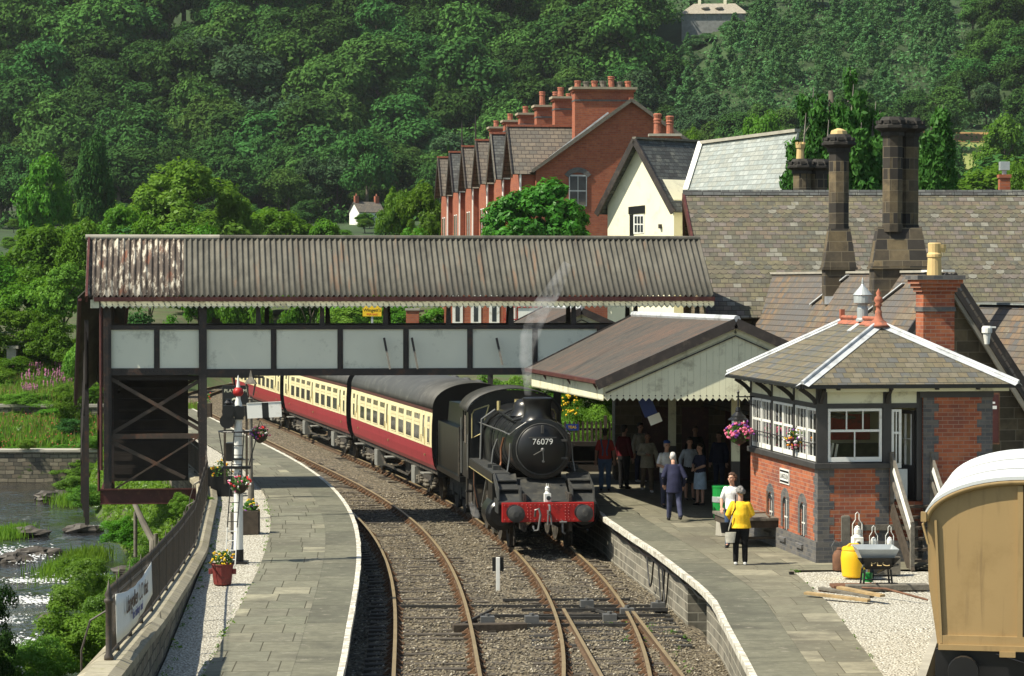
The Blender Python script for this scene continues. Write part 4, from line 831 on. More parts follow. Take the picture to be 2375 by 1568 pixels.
for i in range(37):
    z = .451 + i * .086; e = .34 if i % 4 < 2 else .24
    m.box(2.277, 2.277 + e, -.104, -.09, z, z + .085); m.box(LW - e, LW + .004, -.104, -.09, z, z + .085)
q(m, 'quoins', M['bluebrick'])
for c, w in WN:
    m = MB(); m.box(-.004, .02, c - w / 2 - .16, c - w / 2, .5, 1.18); m.box(-.004, .02, c + w / 2, c + w / 2 + .16, .5, 1.18)
    N = 10; a0 = [V((-.006, c + (w / 2 + (.16 if k else 0)) * 0, 0)) for k in (0, 1)]
    pi_ = [V((-.006, c + (w / 2) * math.cos(PI * i / N), 1.02 + .17 * math.sin(PI * i / N))) for i in range(N + 1)]; po = [V((-.006, c + (w / 2 + .16) * math.cos(PI * i / N), 1.12 + .26 * math.sin(PI * i / N))) for i in range(N + 1)]
    for i in range(N): m.prism([pi_[i], pi_[i + 1], po[i + 1], po[i]], (.05, 0, 0))
    q(m, 'window_surround', M['bluebrick'])
for c, w in WN:
    m = MB(); m.box(.045, .08, c - w / 2, c + w / 2, .34, 1.17); pn = MB(); pn.box(.036, .044, c - w / 2 + .05, c + w / 2 - .05, .40, 1.10); f = q(m, 'lower_window', M['white']); q(pn, 'pane', M['glass'], f); m = MB(); m.box(.026, .035, c - .015, c + .015, .4, 1.1); m.box(.026, .035, c - w / 2 + .05, c + w / 2 - .05, .72, .75); q(m, 'glazing_bar', M['white'], f)
    m = MB(); m.prism([(-.10, c - w / 2 - .05, .28), (.1, c - w / 2 - .05, .36), (.1, c - w / 2 - .05, .25), (-.10, c - w / 2 - .05, .20)], (0, w + .1, 0)); q(m, 'window_sill', M['bluebrick'])
t = MB(); t.box(-.02, -.003, 2.42, 3.28, 1.47, 1.80); np_ = q(t, 'nameplate', M['white']); t = MB(); t.box(-.023, -.0201, 2.45, 3.25, 1.50, 1.77); q(t, 'plate_field', M['black'], np_); t = MB(); t.box(-.026, -.0231, 2.47, 3.23, 1.545, 1.725); q(t, 'plate_face', M['white'], np_)
text('lettering', 'LLANGOLLEN', .155, M['black'], np_, (-.028, 2.85, 1.635), (PI / 2, 0, -PI / 2), .001, sx=.72)
m = MB(); m.box(-.09, T2, -.09, LD, 2.0, 2.12); m.box(T2, 1.60, -.09, T2, 2.0, 2.12); q(m, 'sill_beam', M['charcoal'], bevel=.008)
# timber storey: posts, rails, fascia
m = MB()
for y in (-.02, 1.98, 4.02, LD - .12): m.box(-.02, .14, y if y > 0 else -.02, (y if y > 0 else -.02) + .13, 2.12, 3.76)
m.box(.1401, .2, -.02, .11, 2.12, 3.76); m.box(1.42, 1.60, -.02, .14, 2.12, 3.70); m.box(2.16, 2.277, -.02, .14, 1.3, 3.70); m.box(-.015, .13, .11, LD - .12, 3.28, 3.38); m.box(.2, 1.42, -.015, .13, 3.28, 3.38); m.box(1.6, 2.16, -.015, .13, 3.28, 3.38); m.box(2.2, LW + .02, -.13, -.105, 3.5, 3.68); q(m, 'timber_frame', M['charcoal'])
m = MB(); m.box(0, .10, .11, LD - .12, 3.38, 3.74); m.box(.2, 1.42, 0, .10, 3.38, 3.70); m.box(1.6, 2.16, 0, .10, 3.38, 3.70); q(m, 'fascia', M['cream'])
def sash(name, ax, a0, a1, z0, z1, cols, zm, lower=None, d=0.0):
    """sash window in the plane x = d (ax 'y') or y = d (ax 'x')"""
    m = MB(); B_ = (lambda u0, u1, w0, w1, t0=.0, t1=.07: m.box(t0 + d, t1 + d, u0, u1, w0, w1)) if ax == 'y' else (lambda u0, u1, w0, w1, t0=.0, t1=.07: m.box(u0, u1, t0 + d, t1 + d, w0, w1)); fr = .055
    B_(a0, a0 + fr, z0, z1); B_(a1 - fr, a1, z0, z1); B_(a0 + fr, a1 - fr, z0, z0 + .10); B_(a0 + fr, a1 - fr, z1 - fr, z1); B_(a0 + fr, a1 - fr, zm - .025, zm + .025, .01, .06); w = a1 - a0 - 2 * fr
    for i in range(1, cols): u = a0 + fr + w * i / cols; B_(u - .013, u + .013, zm + .025, z1 - fr, .015, .05)
    for i in range(1, (lower or cols)): u = a0 + fr + w * i / (lower or cols); B_(u - .013, u + .013, z0 + .10, zm - .025, .015, .05)
    f = q(m, name, M['white']); p = MB(); 
    if ax == 'y': p.quad((d + .03, a0 + fr, z0 + .1), (d + .03, a1 - fr, z0 + .1), (d + .03, a1 - fr, z1 - fr), (d + .03, a0 + fr, z1 - fr))
    else: p.quad((a0 + fr, d + .03, z0 + .1), (a1 - fr, d + .03, z0 + .1), (a1 - fr, d + .03, z1 - fr), (a0 + fr, d + .03, z1 - fr))
    q(p, 'pane', M['boxglass'], f); return f
for a, b, c in ((.12, .92, 2), (.98, 1.96, 3), (2.12, 3.06, 3), (3.1, 4.0, 2), (4.16, 5.1, 3), (5.16, LD - .14, 3)): sash('sash_window', 'y', a, b, 2.14, 3.27, c, 2.78)
sash('sash_window', 'x', .22, 1.40, 2.14, 3.27, 3, 2.80, 2); 
f = sash('door_light', 'x', 1.61, 1.83, 2.0, 3.25, 2, 2.75); m = MB(); m.box(1.61, 1.83, .01, .05, 1.3, 2.0); q(m, 'door_panel', M['timber_dark'])
m = MB(); m.M = Matrix.Translation((2.15, .02, 0)) @ Matrix.Rotation(R(-62), 4, 'Z'); m.box(-.62, -.05, 0, .04, 1.32, 2.05); m.box(-.62, -.55, 0, .04, 2.05, 3.22); m.box(-.12, -.05, 0, .04, 2.05, 3.22); m.box(-.55, -.12, 0, .04, 3.14, 3.22); m.mat = 1; m.box(-.53, -.515, -.006, .045, 2.05, 3.14); m.box(-.155, -.14, -.006, .045, 2.05, 3.14); m.box(-.34, -.325, -.006, .045, 2.05, 3.14); m.box(-.53, -.14, -.006, .045, 2.6, 2.615); q(m, 'door', [M['timber_dark'], M['white']])
m = MB(); m.box(1.62, 1.95, -.04, -.01, 1.34, 1.98); q(m, 'coal_bunker_board', M['zinc'])
# what shows inside: floor, back wall, block shelf, lever frame
m = MB(); m.box(.25, LW - .25, .25, LD - .25, 1.22, 1.30); m.mat = 1; m.box(LW - .3, LW - .26, .3, LD - .3, 1.3, 3.7); m.box(.3, LW - .3, LD - .30, LD - .26, 1.3, 3.7); m.box(.14, LW, .13, LD - .13, 3.70, 3.74); q(m, 'interior', [M['darkwood'], M['cream']])
m = MB(); m.box(.45, 3.2, 5.3, 5.6, 1.3, 2.2); m.mat = 1; m.box(.6, 1.3, 5.2, 5.3, 2.4, 3.1); m.box(1.7, 2.6, 5.2, 5.3, 2.3, 2.9); m.mat = 2
for i in range(10): m.bar((.55, 1.2 + i * .36, 1.3), (.75, 1.2 + i * .36, 2.45), .04, .04, (0, 1, 0))
m.mat = 0; m.box(.75, 1.1, 1, 5, 3.0, 3.05); q(m, 'block_shelf', [M['darkwood'], M['redpaint'], M['bright']])
# eaves brackets, gutter, hipped roof with lead hips, terracotta ridge and finial, zinc ventilator
OV = .46; ez, rz = 3.80, 5.05; rc = 1.9; ry0, ry1 = 2.05, 5.1; c = [V((-OV, -OV, ez)), V((LW + OV, -OV, ez)), V((LW + OV, LD + OV, ez)), V((-OV, LD + OV, ez))]; r = [V((rc, ry0, rz)), V((rc, ry1, rz))]
m = MB(); m.quad(c[0], c[1], r[0] + V((.001, 0, 0)), r[0]); m.quad(c[1], c[2], r[1], r[0]); m.add([c[2], c[3], r[1]], [(0, 1, 2)]); m.quad(c[3], c[0], r[0], r[1]); ob = q(m, 'roof', M['slate3']); ob.modifiers.new('t', 'SOLIDIFY').thickness = .04
m = MB()
def hip(a, b, nn): 
    d = (b - a).normalized(); s = d.cross(V((0, 0, 1))).normalized()
    for sg_ in (-1, 1):
        dn = (V((0, 0, -1)) * .42 + s * sg_).normalized() * .17; e = V((0, 0, .026)); m.quad(*([a + e, b + e, b + e + dn, a + e + dn] if sg_ > 0 else [b + e, a + e, a + e + dn, b + e + dn]))
    m.tube([a + V((0, 0, .04)), b + V((0, 0, .04))], .045, 8)
for k, j in ((0, 0), (1, 0), (3, 1), (2, 1)): m = MB(); hip(c[k], r[j], 0); q(m, 'hip_flashing', M['lead']).modifiers.new('t', 'SOLIDIFY').thickness = .006
m = MB(); m.prism([(rc - .13, ry0, rz - .05), (rc, ry0, rz + .05), (rc + .13, ry0, rz - .05)], (0, ry1 - ry0, 0)); m.tube([(rc, ry0, rz + .10), (rc, ry1, rz + .10)], .045, 8); m.box(rc - .05, rc + .05, ry1 - .06, ry1 + .06, rz + .05, rz + .28); q(m, 'ridge_tiles', M['terracotta'])
m = MB(); m.smooth = True; m.lathe([(.33, -.10), (.24, -.04), (.10, .06), (.075, .16), (.075, .24), (.055, .26), (.055, .34), (.09, .37), (.06, .40), (.105, .47), (.085, .54), (.04, .58), (.06, .64), (.02, .70), (.001, .74)], (rc, ry0, rz + .03), 14); q(m, 'finial', M['terracotta'])
m = MB(); m.smooth = False; m.lathe([(.15, 0), (.15, .05), (.125, .08), (.125, .30), (.11, .34), (.115, .38), (.20, .42), (.20, .58), (.22, .60), (.05, .80), (.025, .84), (.02, .94), (.001, 1.0)], (rc, 3.35, rz + .02), 16); q(m, 'roof_ventilator', M['zinc']); m = MB(); m.bar((rc - .1, 3.3, rz - .04), (rc - .38, 3.1, rz - .20), .12, .05); q(m, 'vent_flashing', M['lead'])
m = MB(); g = .05
for a, b in ((0, 1), (1, 2), (3, 0)): d = (c[b] - c[a]).normalized(); m.bar(c[a] - V((0, 0, .05)), c[b] - V((0, 0, .05)), .10, .07)
m.mat = 1
for y in np.arange(.2, LD, .5): m.bar((-OV + .05, y, ez - .085), (0, y, ez - .06), .06, .07)
for x in (.35, 1.5, 2.5, 3.4): m.bar((x, -OV + .05, ez - .085), (x, 0, ez - .06), .07, .08)
m.mat = 2; m.box(.1, LW + .3, -.30, -.27, ez - .16, ez - .085); q(m, 'gutter', [M['black'], M['timber_dark'], M['cream']])
for y in (.0, 1.98, 4.02, LD - .12):
    m = MB()
    for k in range(6): u0, u1 = k / 6, (k + 1) / 6; m.bar((-.02 - .36 * u0, y + .06, 3.38 + .32 * u0 ** .7), (-.02 - .36 * u1, y + .06, 3.38 + .32 * u1 ** .7), .07, .09)
    q(m, 'eaves_bracket', M['timber_dark'])
for x in (.06, 1.5): 
    m = MB()
    for k in range(6): u0, u1 = k / 6, (k + 1) / 6; m.bar((x, -.02 - .30 * u0, 3.40 + .30 * u0 ** .7), (x, -.02 - .30 * u1, 3.40 + .30 * u1 ** .7), .07, .09)
    q(m, 'eaves_bracket', M['timber_dark'])
m = MB(); m.tube([(-.06, .1, 2.52), (-.06, LD - .1, 2.52)], .012, 6); 
for y in (.1, 2, 4, LD - .1): m.tube([(-.06, y, 2.52), (0, y, 2.52)], .012, 6)
q(m, 'window_rail', M['black'])
# brick chimney with blue bands and buff pot
m = MB(); cx, cy, w = 3.48, 3.0, .36; 
for z0, z1, e, k in ((3.5, 4.32, 0, 0), (4.32, 4.42, .04, 1), (4.42, 5.30, 0, 0), (5.30, 5.40, .025, 1), (5.40, 5.74, 0, 0), (5.74, 5.83, .05, 0), (5.83, 5.92, .10, 0), (5.92, 6.01, .15, 0), (6.01, 6.11, .19, 1)): m.mat = k; m.box(cx - w - e, cx + w + e, cy - w * .8 - e, cy + w * .8 + e, z0, z1)
q(m, 'chimney', [M['brick'], M['bluebrick']]); ch = list(sg.children)[-1] if False else bpy.data.objects[[o.name for o in COL.objects if o.name.startswith('chimney') and o.parent == sg][-1]]
m = MB(); m.lathe([(.17, 6.11), (.15, 6.5), (.17, 6.52), (.17, 6.58), (.14, 6.62), (.15, 6.82), (.12, 6.84)], (cx - .02, cy, 0), 14); m.lathe([(.11, 6.62), (.13, 6.72), (.13, 6.8)], (cx + .12, cy, 0), 10); q(m, 'chimney_pot', M['buffpot'], ch)
# outside steps with white-edged handrails
m = MB()
for i in range(6): z = 1.22 - i * .205; y = -.12 - (i + .5) * .24; m.box(1.66, 2.44, y - .13, y + .13, z - .05, z)
q(m, 'steps', M['darkwood']); m = MB()
for x in (1.60, 2.46): m.bar((x, .02, 1.22), (x, -1.62, -.1), .06, .26)
q(m, 'stringer', M['darkwood'])
for x in (1.60, 2.46):
    m = MB(); m.box(x - .04, x + .04, -.12, -.04, 1.2, 2.35); m.box(x - .04, x + .04, -1.62, -1.54, 0, .98); m.bar((x, -.08, 2.28), (x, -1.6, .96), .05, .09); m.bar((x, -.08, 1.75), (x, -1.6, .5), .04, .08); m.mat = 1; m.bar((x - .035, -.30, 1.98), (x - .035, -1.58, .86), .018, .12); q(m, 'handrail', [M['greywood'], M['white']])
# ---------------------------------------------------------------- fence posts in front of the signal box
def gpost(lab, x, y, h, w=.10, nm='fence_post'): t = thing(nm, lab, 'post', (x, y, .9), R(6)); m = MB(); m.box(-w, w, -w, w, 0, h); m.loft([[V((a * w, b * w, h + e)) for a, b in ((-1, -1), (1, -1), (1, 1), (-1, 1))] for w, e in ((w, .0001), (w * .4, .06))]); m.build('post', M['greywood'], t, bevel=.01); return t
p = G(1959, 1304, .9); gpost('thick grey timber post standing alone before the brick corner', p.x, p.y, .98)
t = thing('timber_rail', 'grey timber hurdle of two posts and a top rail before the steps', 'fence', G(2030, 1304, .9), R(6)); m = MB(); m.box(-.38, -.28, -.05, .05, 0, .86); m.box(.82, .92, -.05, .05, 0, .86); m.build('post', M['greywood'], t); m = MB(); m.box(-.28, .82, -.03, .03, .68, .80); m.build('rail', M['greywood'], t)
# ---------------------------------------------------------------- lamps, drums, wheelbarrow, timber heap
def rail_lamp(label, loc, s=1.0, lens=True, cap='white'):
    t = thing('hand_lamp', label, 'lamp', loc, .15, 'white railway lamps beside the wheelbarrow'); m = MB(); k = lambda *a: [x * s for x in a]
    m.box(*k(-.11, .11, -.11, .11, 0, .25)); m.lathe([(.10 * s, .25 * s), (.065 * s, .31 * s), (.075 * s, .33 * s), (.075 * s, .42 * s), (.05 * s, .44 * s), (.06 * s, .46 * s), (.001, .50 * s)], n=12); m.build('body', M[cap], t, bevel=.008)
    m = MB(); m.tube([(-.105 * s, 0, .24 * s), (-.105 * s, 0, .52 * s), (-.04 * s, 0, .62 * s), (-.04 * s, 0, .74 * s), (0, 0, .78 * s), (.04 * s, 0, .74 * s), (.04 * s, 0, .62 * s), (.105 * s, 0, .52 * s), (.105 * s, 0, .24 * s)], .010 * s, 6); m.build('handle', M['white'], t)
    if lens: m = MB(); m.lathe([(.075 * s, -.115 * s), (.07 * s, -.145 * s), (.055 * s, -.145 * s)], (0, 0, .12 * s), 14, 'y'); m.mat = 1; m.lathe([(.055 * s, -.140 * s), (.02 * s, -.155 * s)], (0, 0, .12 * s), 14, 'y'); m.build('lens', [M['white'], M['glass']], t)
    return t
d1 = G(1988, 1333, .9)
t = thing('white_drum', 'white drum with green lid under the tall lamp', 'drum', d1); m = MB(); m.lathe([(.20, 0), (.22, .02), (.22, .42), (.21, .44)], n=18); m.build('drum', M['white'], t); m = MB(); m.lathe([(.235, .44), (.235, .52), (.21, .535)], n=18); m.build('lid', M['greenp'], t)
rail_lamp('white railway lamp with dark lens standing on the green lidded drum', d1 + V((0, 0, .535)), .95)
yd = G(1980, 1338.5, .9); t = thing('yellow_drum', 'yellow plastic drum beside the wheelbarrow', 'drum', yd); m = MB(); m.smooth = True; m.lathe([(.20, 0), (.235, .03), (.25, .2), (.265, .38), (.25, .5), (.235, .54), (.245, .56), (.235, .60), (.20, .62)], n=22); m.build('drum_body', M['yellow'], t, auto=35); m = MB(); m.tube([(-.15, 0, .61), (-.08, 0, .67), (.08, 0, .67), (.15, 0, .61)], .02, 6); m.lathe([(.05, .6), (.05, .65)], (.1, .12, 0)); m.build('handle', M['yellow'], t)
b = G(2028, 1345, .9)
t = thing('lamp_crate', 'pale timber crate behind the wheelbarrow carrying two lamps', 'crate', G(2035, 1331, .9)); m = MB(); m.box(-.4, .45, -.15, .15, 0, .36); m.build('crate', M['greywood'], t); ct = G(2035, 1331, .9)
rail_lamp('white railway lamp with rusty cap behind the wheelbarrow', ct + V((-.08, 0, .36)), .8, False); rail_lamp('squat white railway lamp on the right behind the wheelbarrow', ct + V((.25, .02, .36)), .8, False)
t = thing('milk_churn', 'rusty brown can with wire handle beside the yellow drum', 'can', G(1948, 1322, .9)); m = MB(); m.smooth = True; m.lathe([(.15, 0), (.155, .02), (.155, .30), (.12, .38), (.07, .42), (.075, .45), (.05, .47)], n=16); m.build('can', M['rust'], t, auto=35); m = MB(); m.tube([(-.13, 0, .34), (-.17, 0, .5), (-.1, 0, .62), (0, 0, .55)], .01, 6); m.build('handle', M['chain'], t)
wb = G(2031, 1362, .9); t = thing('wheelbarrow', 'dark steel wheelbarrow lettered PLC tipped beside the yellow drum', 'wheelbarrow', (wb.x, wb.y, .9), 0); m = MB()
ring = lambda a0, a1, b0, b1, z: [V((a0, b0, z)), V((a1, b0, z)), V((a1, b1, z)), V((a0, b1, z))]
m.loft([ring(-.22, .22, -.28, .35, .40), ring(-.40, .40, -.42, .55, .78)], caps=False); m.add(ring(-.22, .22, -.28, .35, .40), [(0, 1, 2, 3)]); ob = m.build('tray', M['zinc'], t); ob.modifiers.new('t', 'SOLIDIFY').thickness = .012
m = MB(); m.loft([ring(-.235, .235, -.295, -.285, .38), ring(-.42, .42, -.455, -.445, .62)]); m.build('tray_front', M['black'], t); text('lettering', 'PLC', .15, M['buffpot'], t, (.03, -.408, .50), (R(57), 0, 0), .002, sx=1.5)
m = MB()
for x in (-.25, .25): m.tube([(x, -.3, .38), (x * 1.15, -.32, 0)], .02, 6); m.tube([(x, .1, .38), (x * 1.15, .12, 0)], .02, 6); m.tube([(x * .6, .75, .2), (x, .1, .37), (x * 1.3, -.75, .52)], .022, 6)
m.tube([(-.28, -.31, .18), (.28, -.31, .18)], .015, 6); m.build('frame', M['black'], t); m = MB(); m.lathe([(.17, -.04), (.19, 0), (.17, .04)], (0, .75, .19), 16, 'x'); m.build('wheel', M['black'], t)
tp = G(1985, 1385, .9)
t = thing('timber_pallet', 'rust brown board and sleeper platform under the wheelbarrow', 'pallet', (wb.x, wb.y, .9), R(4)); m = MB(); m.box(-.85, .5, -.1, .35, -.01, .05); m.mat = 1; m.box(-.65, .95, -.52, -.25, -.01, .10); m.box(-.5, .9, -.24, -.02, -.01, .07); m.build('boards', [M['rust'], M['greywood']], t, bevel=.008)
for k, (dx, dy, L, rz, mt, lab, z) in enumerate(((-.75, -.35, 1.35, -.62, 'rawwood', 'pale plank lying on the white gravel by the pallet', .05), (-.55, -.1, 1.3, -.85, 'greywood', 'grey plank slanting across the edge of the pallet', .10), (-.30, -.3, 1.2, -.95, 'rawwood', 'short brown batten resting over the pallet edge', .14), (-.6, .2, .9, -.55, 'rust', 'rusty plank lying behind the heap of timber', .07))):
    t = thing('plank', lab, 'plank', (tp.x + dx + .35, tp.y + dy, .9 + z), rz, 'planks heaped beside the wheelbarrow'); MB().bx((0, 0, 0), (L, .13, .045), 0, .05, .04).build('plank', M[mt], t)
t = thing('iron_bar', 'curved black iron bar resting on the timber heap', 'bar', (tp.x + .65, tp.y - .1, .93)); m = MB(); m.tube([(-.5, .35, .12), (-.1, .0, .14), (.25, -.4, .08), (.6, -.62, 0)], .022, 6); m.build('bar', M['rust'], t)
t = thing('pipe_end', 'short black pipe stub on the edge of the gravel', 'pipe', G(1836, 1333, .9)); m = MB(); m.lathe([(.05, 0), (.06, .06), (.045, .06), (.04, .01)], n=10); m.build('pipe', M['black'], t)
t = thing('paint_tin', 'small green tin standing beside the wheelbarrow leg', 'tin', G(1988, 1352, .9) + V((.18, -.2, .05))); m = MB(); m.lathe([(.10, 0), (.10, .16), (.105, .17)], n=14); m.build('tin', M['greenp'], t)
# platform barrow
pb = G(1800, 1268, .9); t = thing('luggage_barrow', 'old wooden platform luggage barrow parked against the signal box wall', 'barrow', (pb.x - .35, pb.y + .6, .9), R(8)); m = MB()
for k in range(6): m.box(-.78 + k * .262, -.78 + k * .262 + .255, -.8, 1.3, .60 + .004 * (k % 2), .66)
m.build('deck', M['greywood'], t); m = MB(); m.box(-.75, .75, -.75, -.67, .44, .595); m.box(-.75, -.67, -.67, 1.2, .44, .595); m.box(.67, .75, -.67, 1.2, .44, .595); m.bar((-.7, -.62, .1), (-.7, -.62, .45), .08, .08, (0, 1, 0)); m.bar((.7, -.62, .05), (.7, -.62, .45), .08, .08, (0, 1, 0)); m.bar((-.7, -.62, .2), (.7, -.62, .2), .05, .06); m.build('frame', M['darkwood'], t)
for x in (-.6, .6): m = MB(); m.lathe([(.20, -.04), (.22, -.03), (.22, .03), (.20, .04)], (x, .25, .22), 16, 'x'); m.build('wheel', M['black'], t)
m = MB(); m.tube([(.1, -.7, .68), (.1, -.4, .72), (.2, 0, 1.2)], .02, 6); m.tube([(-.5, .3, .68), (.4, .3, .70)], .02, 6); m.build('handle', M['rust'], t)
# litter bin and pale pot under the canopy edge
t = thing('litter_bin', 'green litter bin behind the two talking women', 'bin', G(1676, 1203, .9)); m = MB(); m.lathe([(.20, 0), (.235, .02), (.27, .78), (.28, .80), (.28, .84), (.25, .84)], n=20); m.build('bin', M['greenp'], t); m = MB(); m.lathe([(.262, .42), (.266, .425), (.272, .56), (.268, .565)], n=20); m.build('band', M['zinc'], t)
text('lettering', 'CLEAN', .11, M['white'], t, (0.0, -.272, .49), (PI / 2 - .05, 0, 0), .003)
t = thing('pale_tub', 'pale concrete tub behind the woman in yellow', 'tub', G(1685, 1243, .9)); m = MB(); m.lathe([(.24, 0), (.26, .02), (.24, .42), (.25, .45), (.2, .45)], n=18); m.build('tub', M['conc'], t)
# hanging gas lamp on a bracket and flower baskets
def flowers(m_, c, rad, n, cols, leaf=60, lsize=.05, fsize=.035, flat=.8):
    c = V(c); m_.mat = 0
    def leafq(p, s):
        a = V((random.gauss(0, 1), random.gauss(0, 1), random.gauss(0, .6))).normalized(); b = a.cross(V((random.gauss(0, 1), random.gauss(0, 1), random.gauss(0, 1)))).normalized(); m_.quad(p - a * s, p - b * s * .6, p + a * s, p + b * s * .6)
    for i in range(leaf):
        d = V((random.gauss(0, 1), random.gauss(0, 1), random.gauss(0, 1))).normalized(); leafq(c + V((d.x * rad, d.y * rad, d.z * rad * flat)) * random.uniform(.5, 1.0), lsize)
    for i in range(n):
        d = V((random.gauss(0, 1), random.gauss(0, 1) - .3, random.gauss(.2, .8))).normalized(); p = c + V((d.x * rad, d.y * rad, d.z * rad * flat)) * random.uniform(.85, 1.12); m_.mat = 1 + cols[i % len(cols)]
        for k in range(3): m_.sph(p + V((random.gauss(0, fsize * .6), random.gauss(0, fsize * .6), random.gauss(0, fsize * .5))), fsize * random.uniform(.6, 1.0), 6, 4)
PET = [M['plant'], M['pink'], M['redpetal'], M['yellowpetal'], M['orange'], M['whitepetal'], M['purple']]
def basket(label, loc, rad, cols, n=34, chain=.5):
    t = thing('hanging_basket', label, 'flower basket', loc, 0, 'hanging flower baskets'); m = MB(); m.lathe([(.03, -rad * .9), (rad * .5, -rad * .7), (rad * .8, -rad * .2), (rad * .85, 0)], n=12); m.build('basket', M['darkwood'], t); m = MB(); flowers(m, (0, 0, .02), rad, int(n * 1.5), cols, 200, rad * .18, rad * .11); m.build('flowers', PET, t)
    m = MB()
    for k in range(3): a = k * 2.1; m.tube([(rad * .8 * math.cos(a), rad * .8 * math.sin(a), 0), (0, 0, chain)], .006, 4)
    m.build('chains', M['black'], t)
lp = W(1712, 975, 63.2); t = thing('station_lamp', 'black hanging gas lamp on a scrolled bracket at the signal box corner', 'lamp', lp); m = MB(); m.lathe([(.001, .33), (.05, .30), (.07, .22), (.06, .2), (.14, .12), (.17, .10), (.17, .07), (.24, .02), (.22, -.0)], n=14); m.build('lamp_top', M['black'], t); m = MB(); m.lathe([(.17, 0), (.16, -.12), (.10, -.24), (.03, -.28)], n=14); m.build('globe', M['boxglass'], t)
m = MB(); m.tube([(0, 0, .33), (0, 0, .62)], .02, 6); m.tube([(-.05, 0, .55), (.52, 0, .55)], .018, 6); m.tube([(.2, 0, .55), (.28, 0, .38), (.40, 0, .35), (.46, 0, .2), (.52, 0, .1)], .012, 5); m.lathe([(.001, .72), (.035, .66), (.02, .62)], n=8); m.build('bracket', M['black'], t)
basket('pink flower basket hanging under the gas lamp at the platform edge of the signal box', W(1714, 1005, 63.0), .30, [0, 0, 0, 5, 0], 40, .35)
basket('yellow and white flower basket on the signal box window rail', W(1847, 1020, 59.3), .24, [2, 4, 3, 4, 0, 4, 5], 40, .3)
# hanging notice under the canopy
t = thing('hanging_sign', 'white square notice hanging tilted under the canopy', 'sign', W(1519, 972, 69.5)); m = MB(); m.M = Matrix.Rotation(R(-22), 4, 'Y'); m.box(-.16, .16, -.012, .012, -.12, .12); m.build('board', M['paper'], t); m = MB(); m.M = Matrix.Rotation(R(-22), 4, 'Y'); m.box(-.22, .12, .05, .08, .121, .62); m.build('hanger', M['bluesign'], t)
# ---------------------------------------------------------------- semaphore signal
s0 = V((-5.82, 57.7, .87)); t = thing('semaphore_signal', 'white post semaphore signal with striped arm and ladder on the gravel', 'signal', s0); k = lambda m, n, mt, **kw: m.build(n, mt, t, **kw)
m = MB(); m.smooth = True; m.lathe([(.10, .30), (.095, 1.6), (.10, 1.6), (.10, 1.66), (.092, 1.66), (.085, 3.28), (.09, 3.30), (.085, 3.38), (.05, 3.50), (.048, 3.56)], n=16); k(m, 'post', M['white'], auto=35)
m = MB(); m.lathe([(.11, 0), (.11, .30), (.086, .30)], n=14); m.box(-.2, .2, -.2, .2, -.05, .05); k(m, 'post_base', M['black'])
m = MB(); m.smooth = True; n = 16
rings = [[V(((.105 * math.sin(PI * j / 10) + .004) * (1 + (.10 if i % 2 else -.12)) * math.cos(2 * PI * i / n), (.105 * math.sin(PI * j / 10) + .004) * (1 + (.10 if i % 2 else -.12)) * math.sin(2 * PI * i / n), 3.65 - .105 * math.cos(PI * j / 10))) for i in range(n)] for j in range(11)]
m.loft(rings); k(m, 'ball', M['redpaint']); m = MB(); m.lathe([(.045, 3.75), (.04, 3.78), (.012, 3.98), (.001, 4.01)], n=10); k(m, 'spike', M['white'])
m = MB(); m.M = Matrix.Translation((0, 0, .62)); m.bar((-.12, -.10, 2.62), (.14, -.10, 2.62), .10, .22); m.lathe([(.10, -.14), (.10, -.06)], (0, 0, 2.65), 14, 'y'); m.lathe([(.13, -.17), (.13, -.12)], (-.20, 0, 2.62), 16, 'y'); m.lathe([(.16, -.16), (.16, -.13)], (-.22, 0, 2.42), 16, 'y'); m.box(-.30, -.10, -.14, -.02, 2.30, 2.75); m.lathe([(.06, 2.76), (.09, 2.80), (.05, 2.86), (.07, 2.88)], (-.2, -.05, 0), 10); m.box(-.06, .12, -.13, -.05, 2.45, 2.52); k(m, 'arm_casting', M['black'])
m = MB(); m.M = Matrix.Translation((0, -.125, 3.25)) @ Matrix.Rotation(R(-3), 4, 'Y'); m.box(.20, .52, -.008, .008, -.17, .15); m.box(.66, .93, -.008, .008, -.17, .155); m.mat = 1; m.box(.52, .66, -.0082, .0082, -.17, .152); m.mat = 0; m.box(.20, .93, -.02, .0, .15, .162); k(m, 'arm', [M['white'], M['black']])
m = MB()
for x in (-.02, .19): m.mat = 1; m.tube([(x - .22, -.42, -.02), (x - .18, -.36, .8)], .013, 6); m.mat = 0; m.tube([(x - .18, -.36, .8), (x - .05, -.16, 2.8)], .012, 6)
for i in range(14):
    z = .12 + i * .2; f = z / 2.8; m.mat = 1 if z < .8 else 0; m.tube([(-.24 + .18 * f, -.42 + .27 * f, z), (-.03 + .18 * f, -.42 + .27 * f, z)], .009, 5)
k(m, 'ladder', [M['black'], M['white']])
m = MB(); m.M = Matrix.Translation((0, 0, .66)); m.tube([(.42 * math.cos(a), .05 + .30 * math.sin(a), 2.15) for a in np.linspace(0, 2 * PI, 25)], .017, 6); m.tube([(-.42, .05, 2.15), (-.30, .02, 1.42)], .012, 5); m.tube([(.42, .05, 2.15), (.22, .02, 1.42)], .012, 5); m.box(-.32, .27, -.12, -.06, 1.36, 1.42); m.box(-.1, .1, -.11, .11, 1.55, 1.59); k(m, 'platform_hoop', M['black'])
basket('pink and red flower basket hanging on the signal hoop', W(603, 1008, 57.9), .20, [0, 0, 4, 1, 5, 0], 20, .3)
basket('mixed red and pink flower basket low on the signal post', W(556, 1124, 57.45), .22, [1, 0, 4, 1, 0, 1], 22, .3)
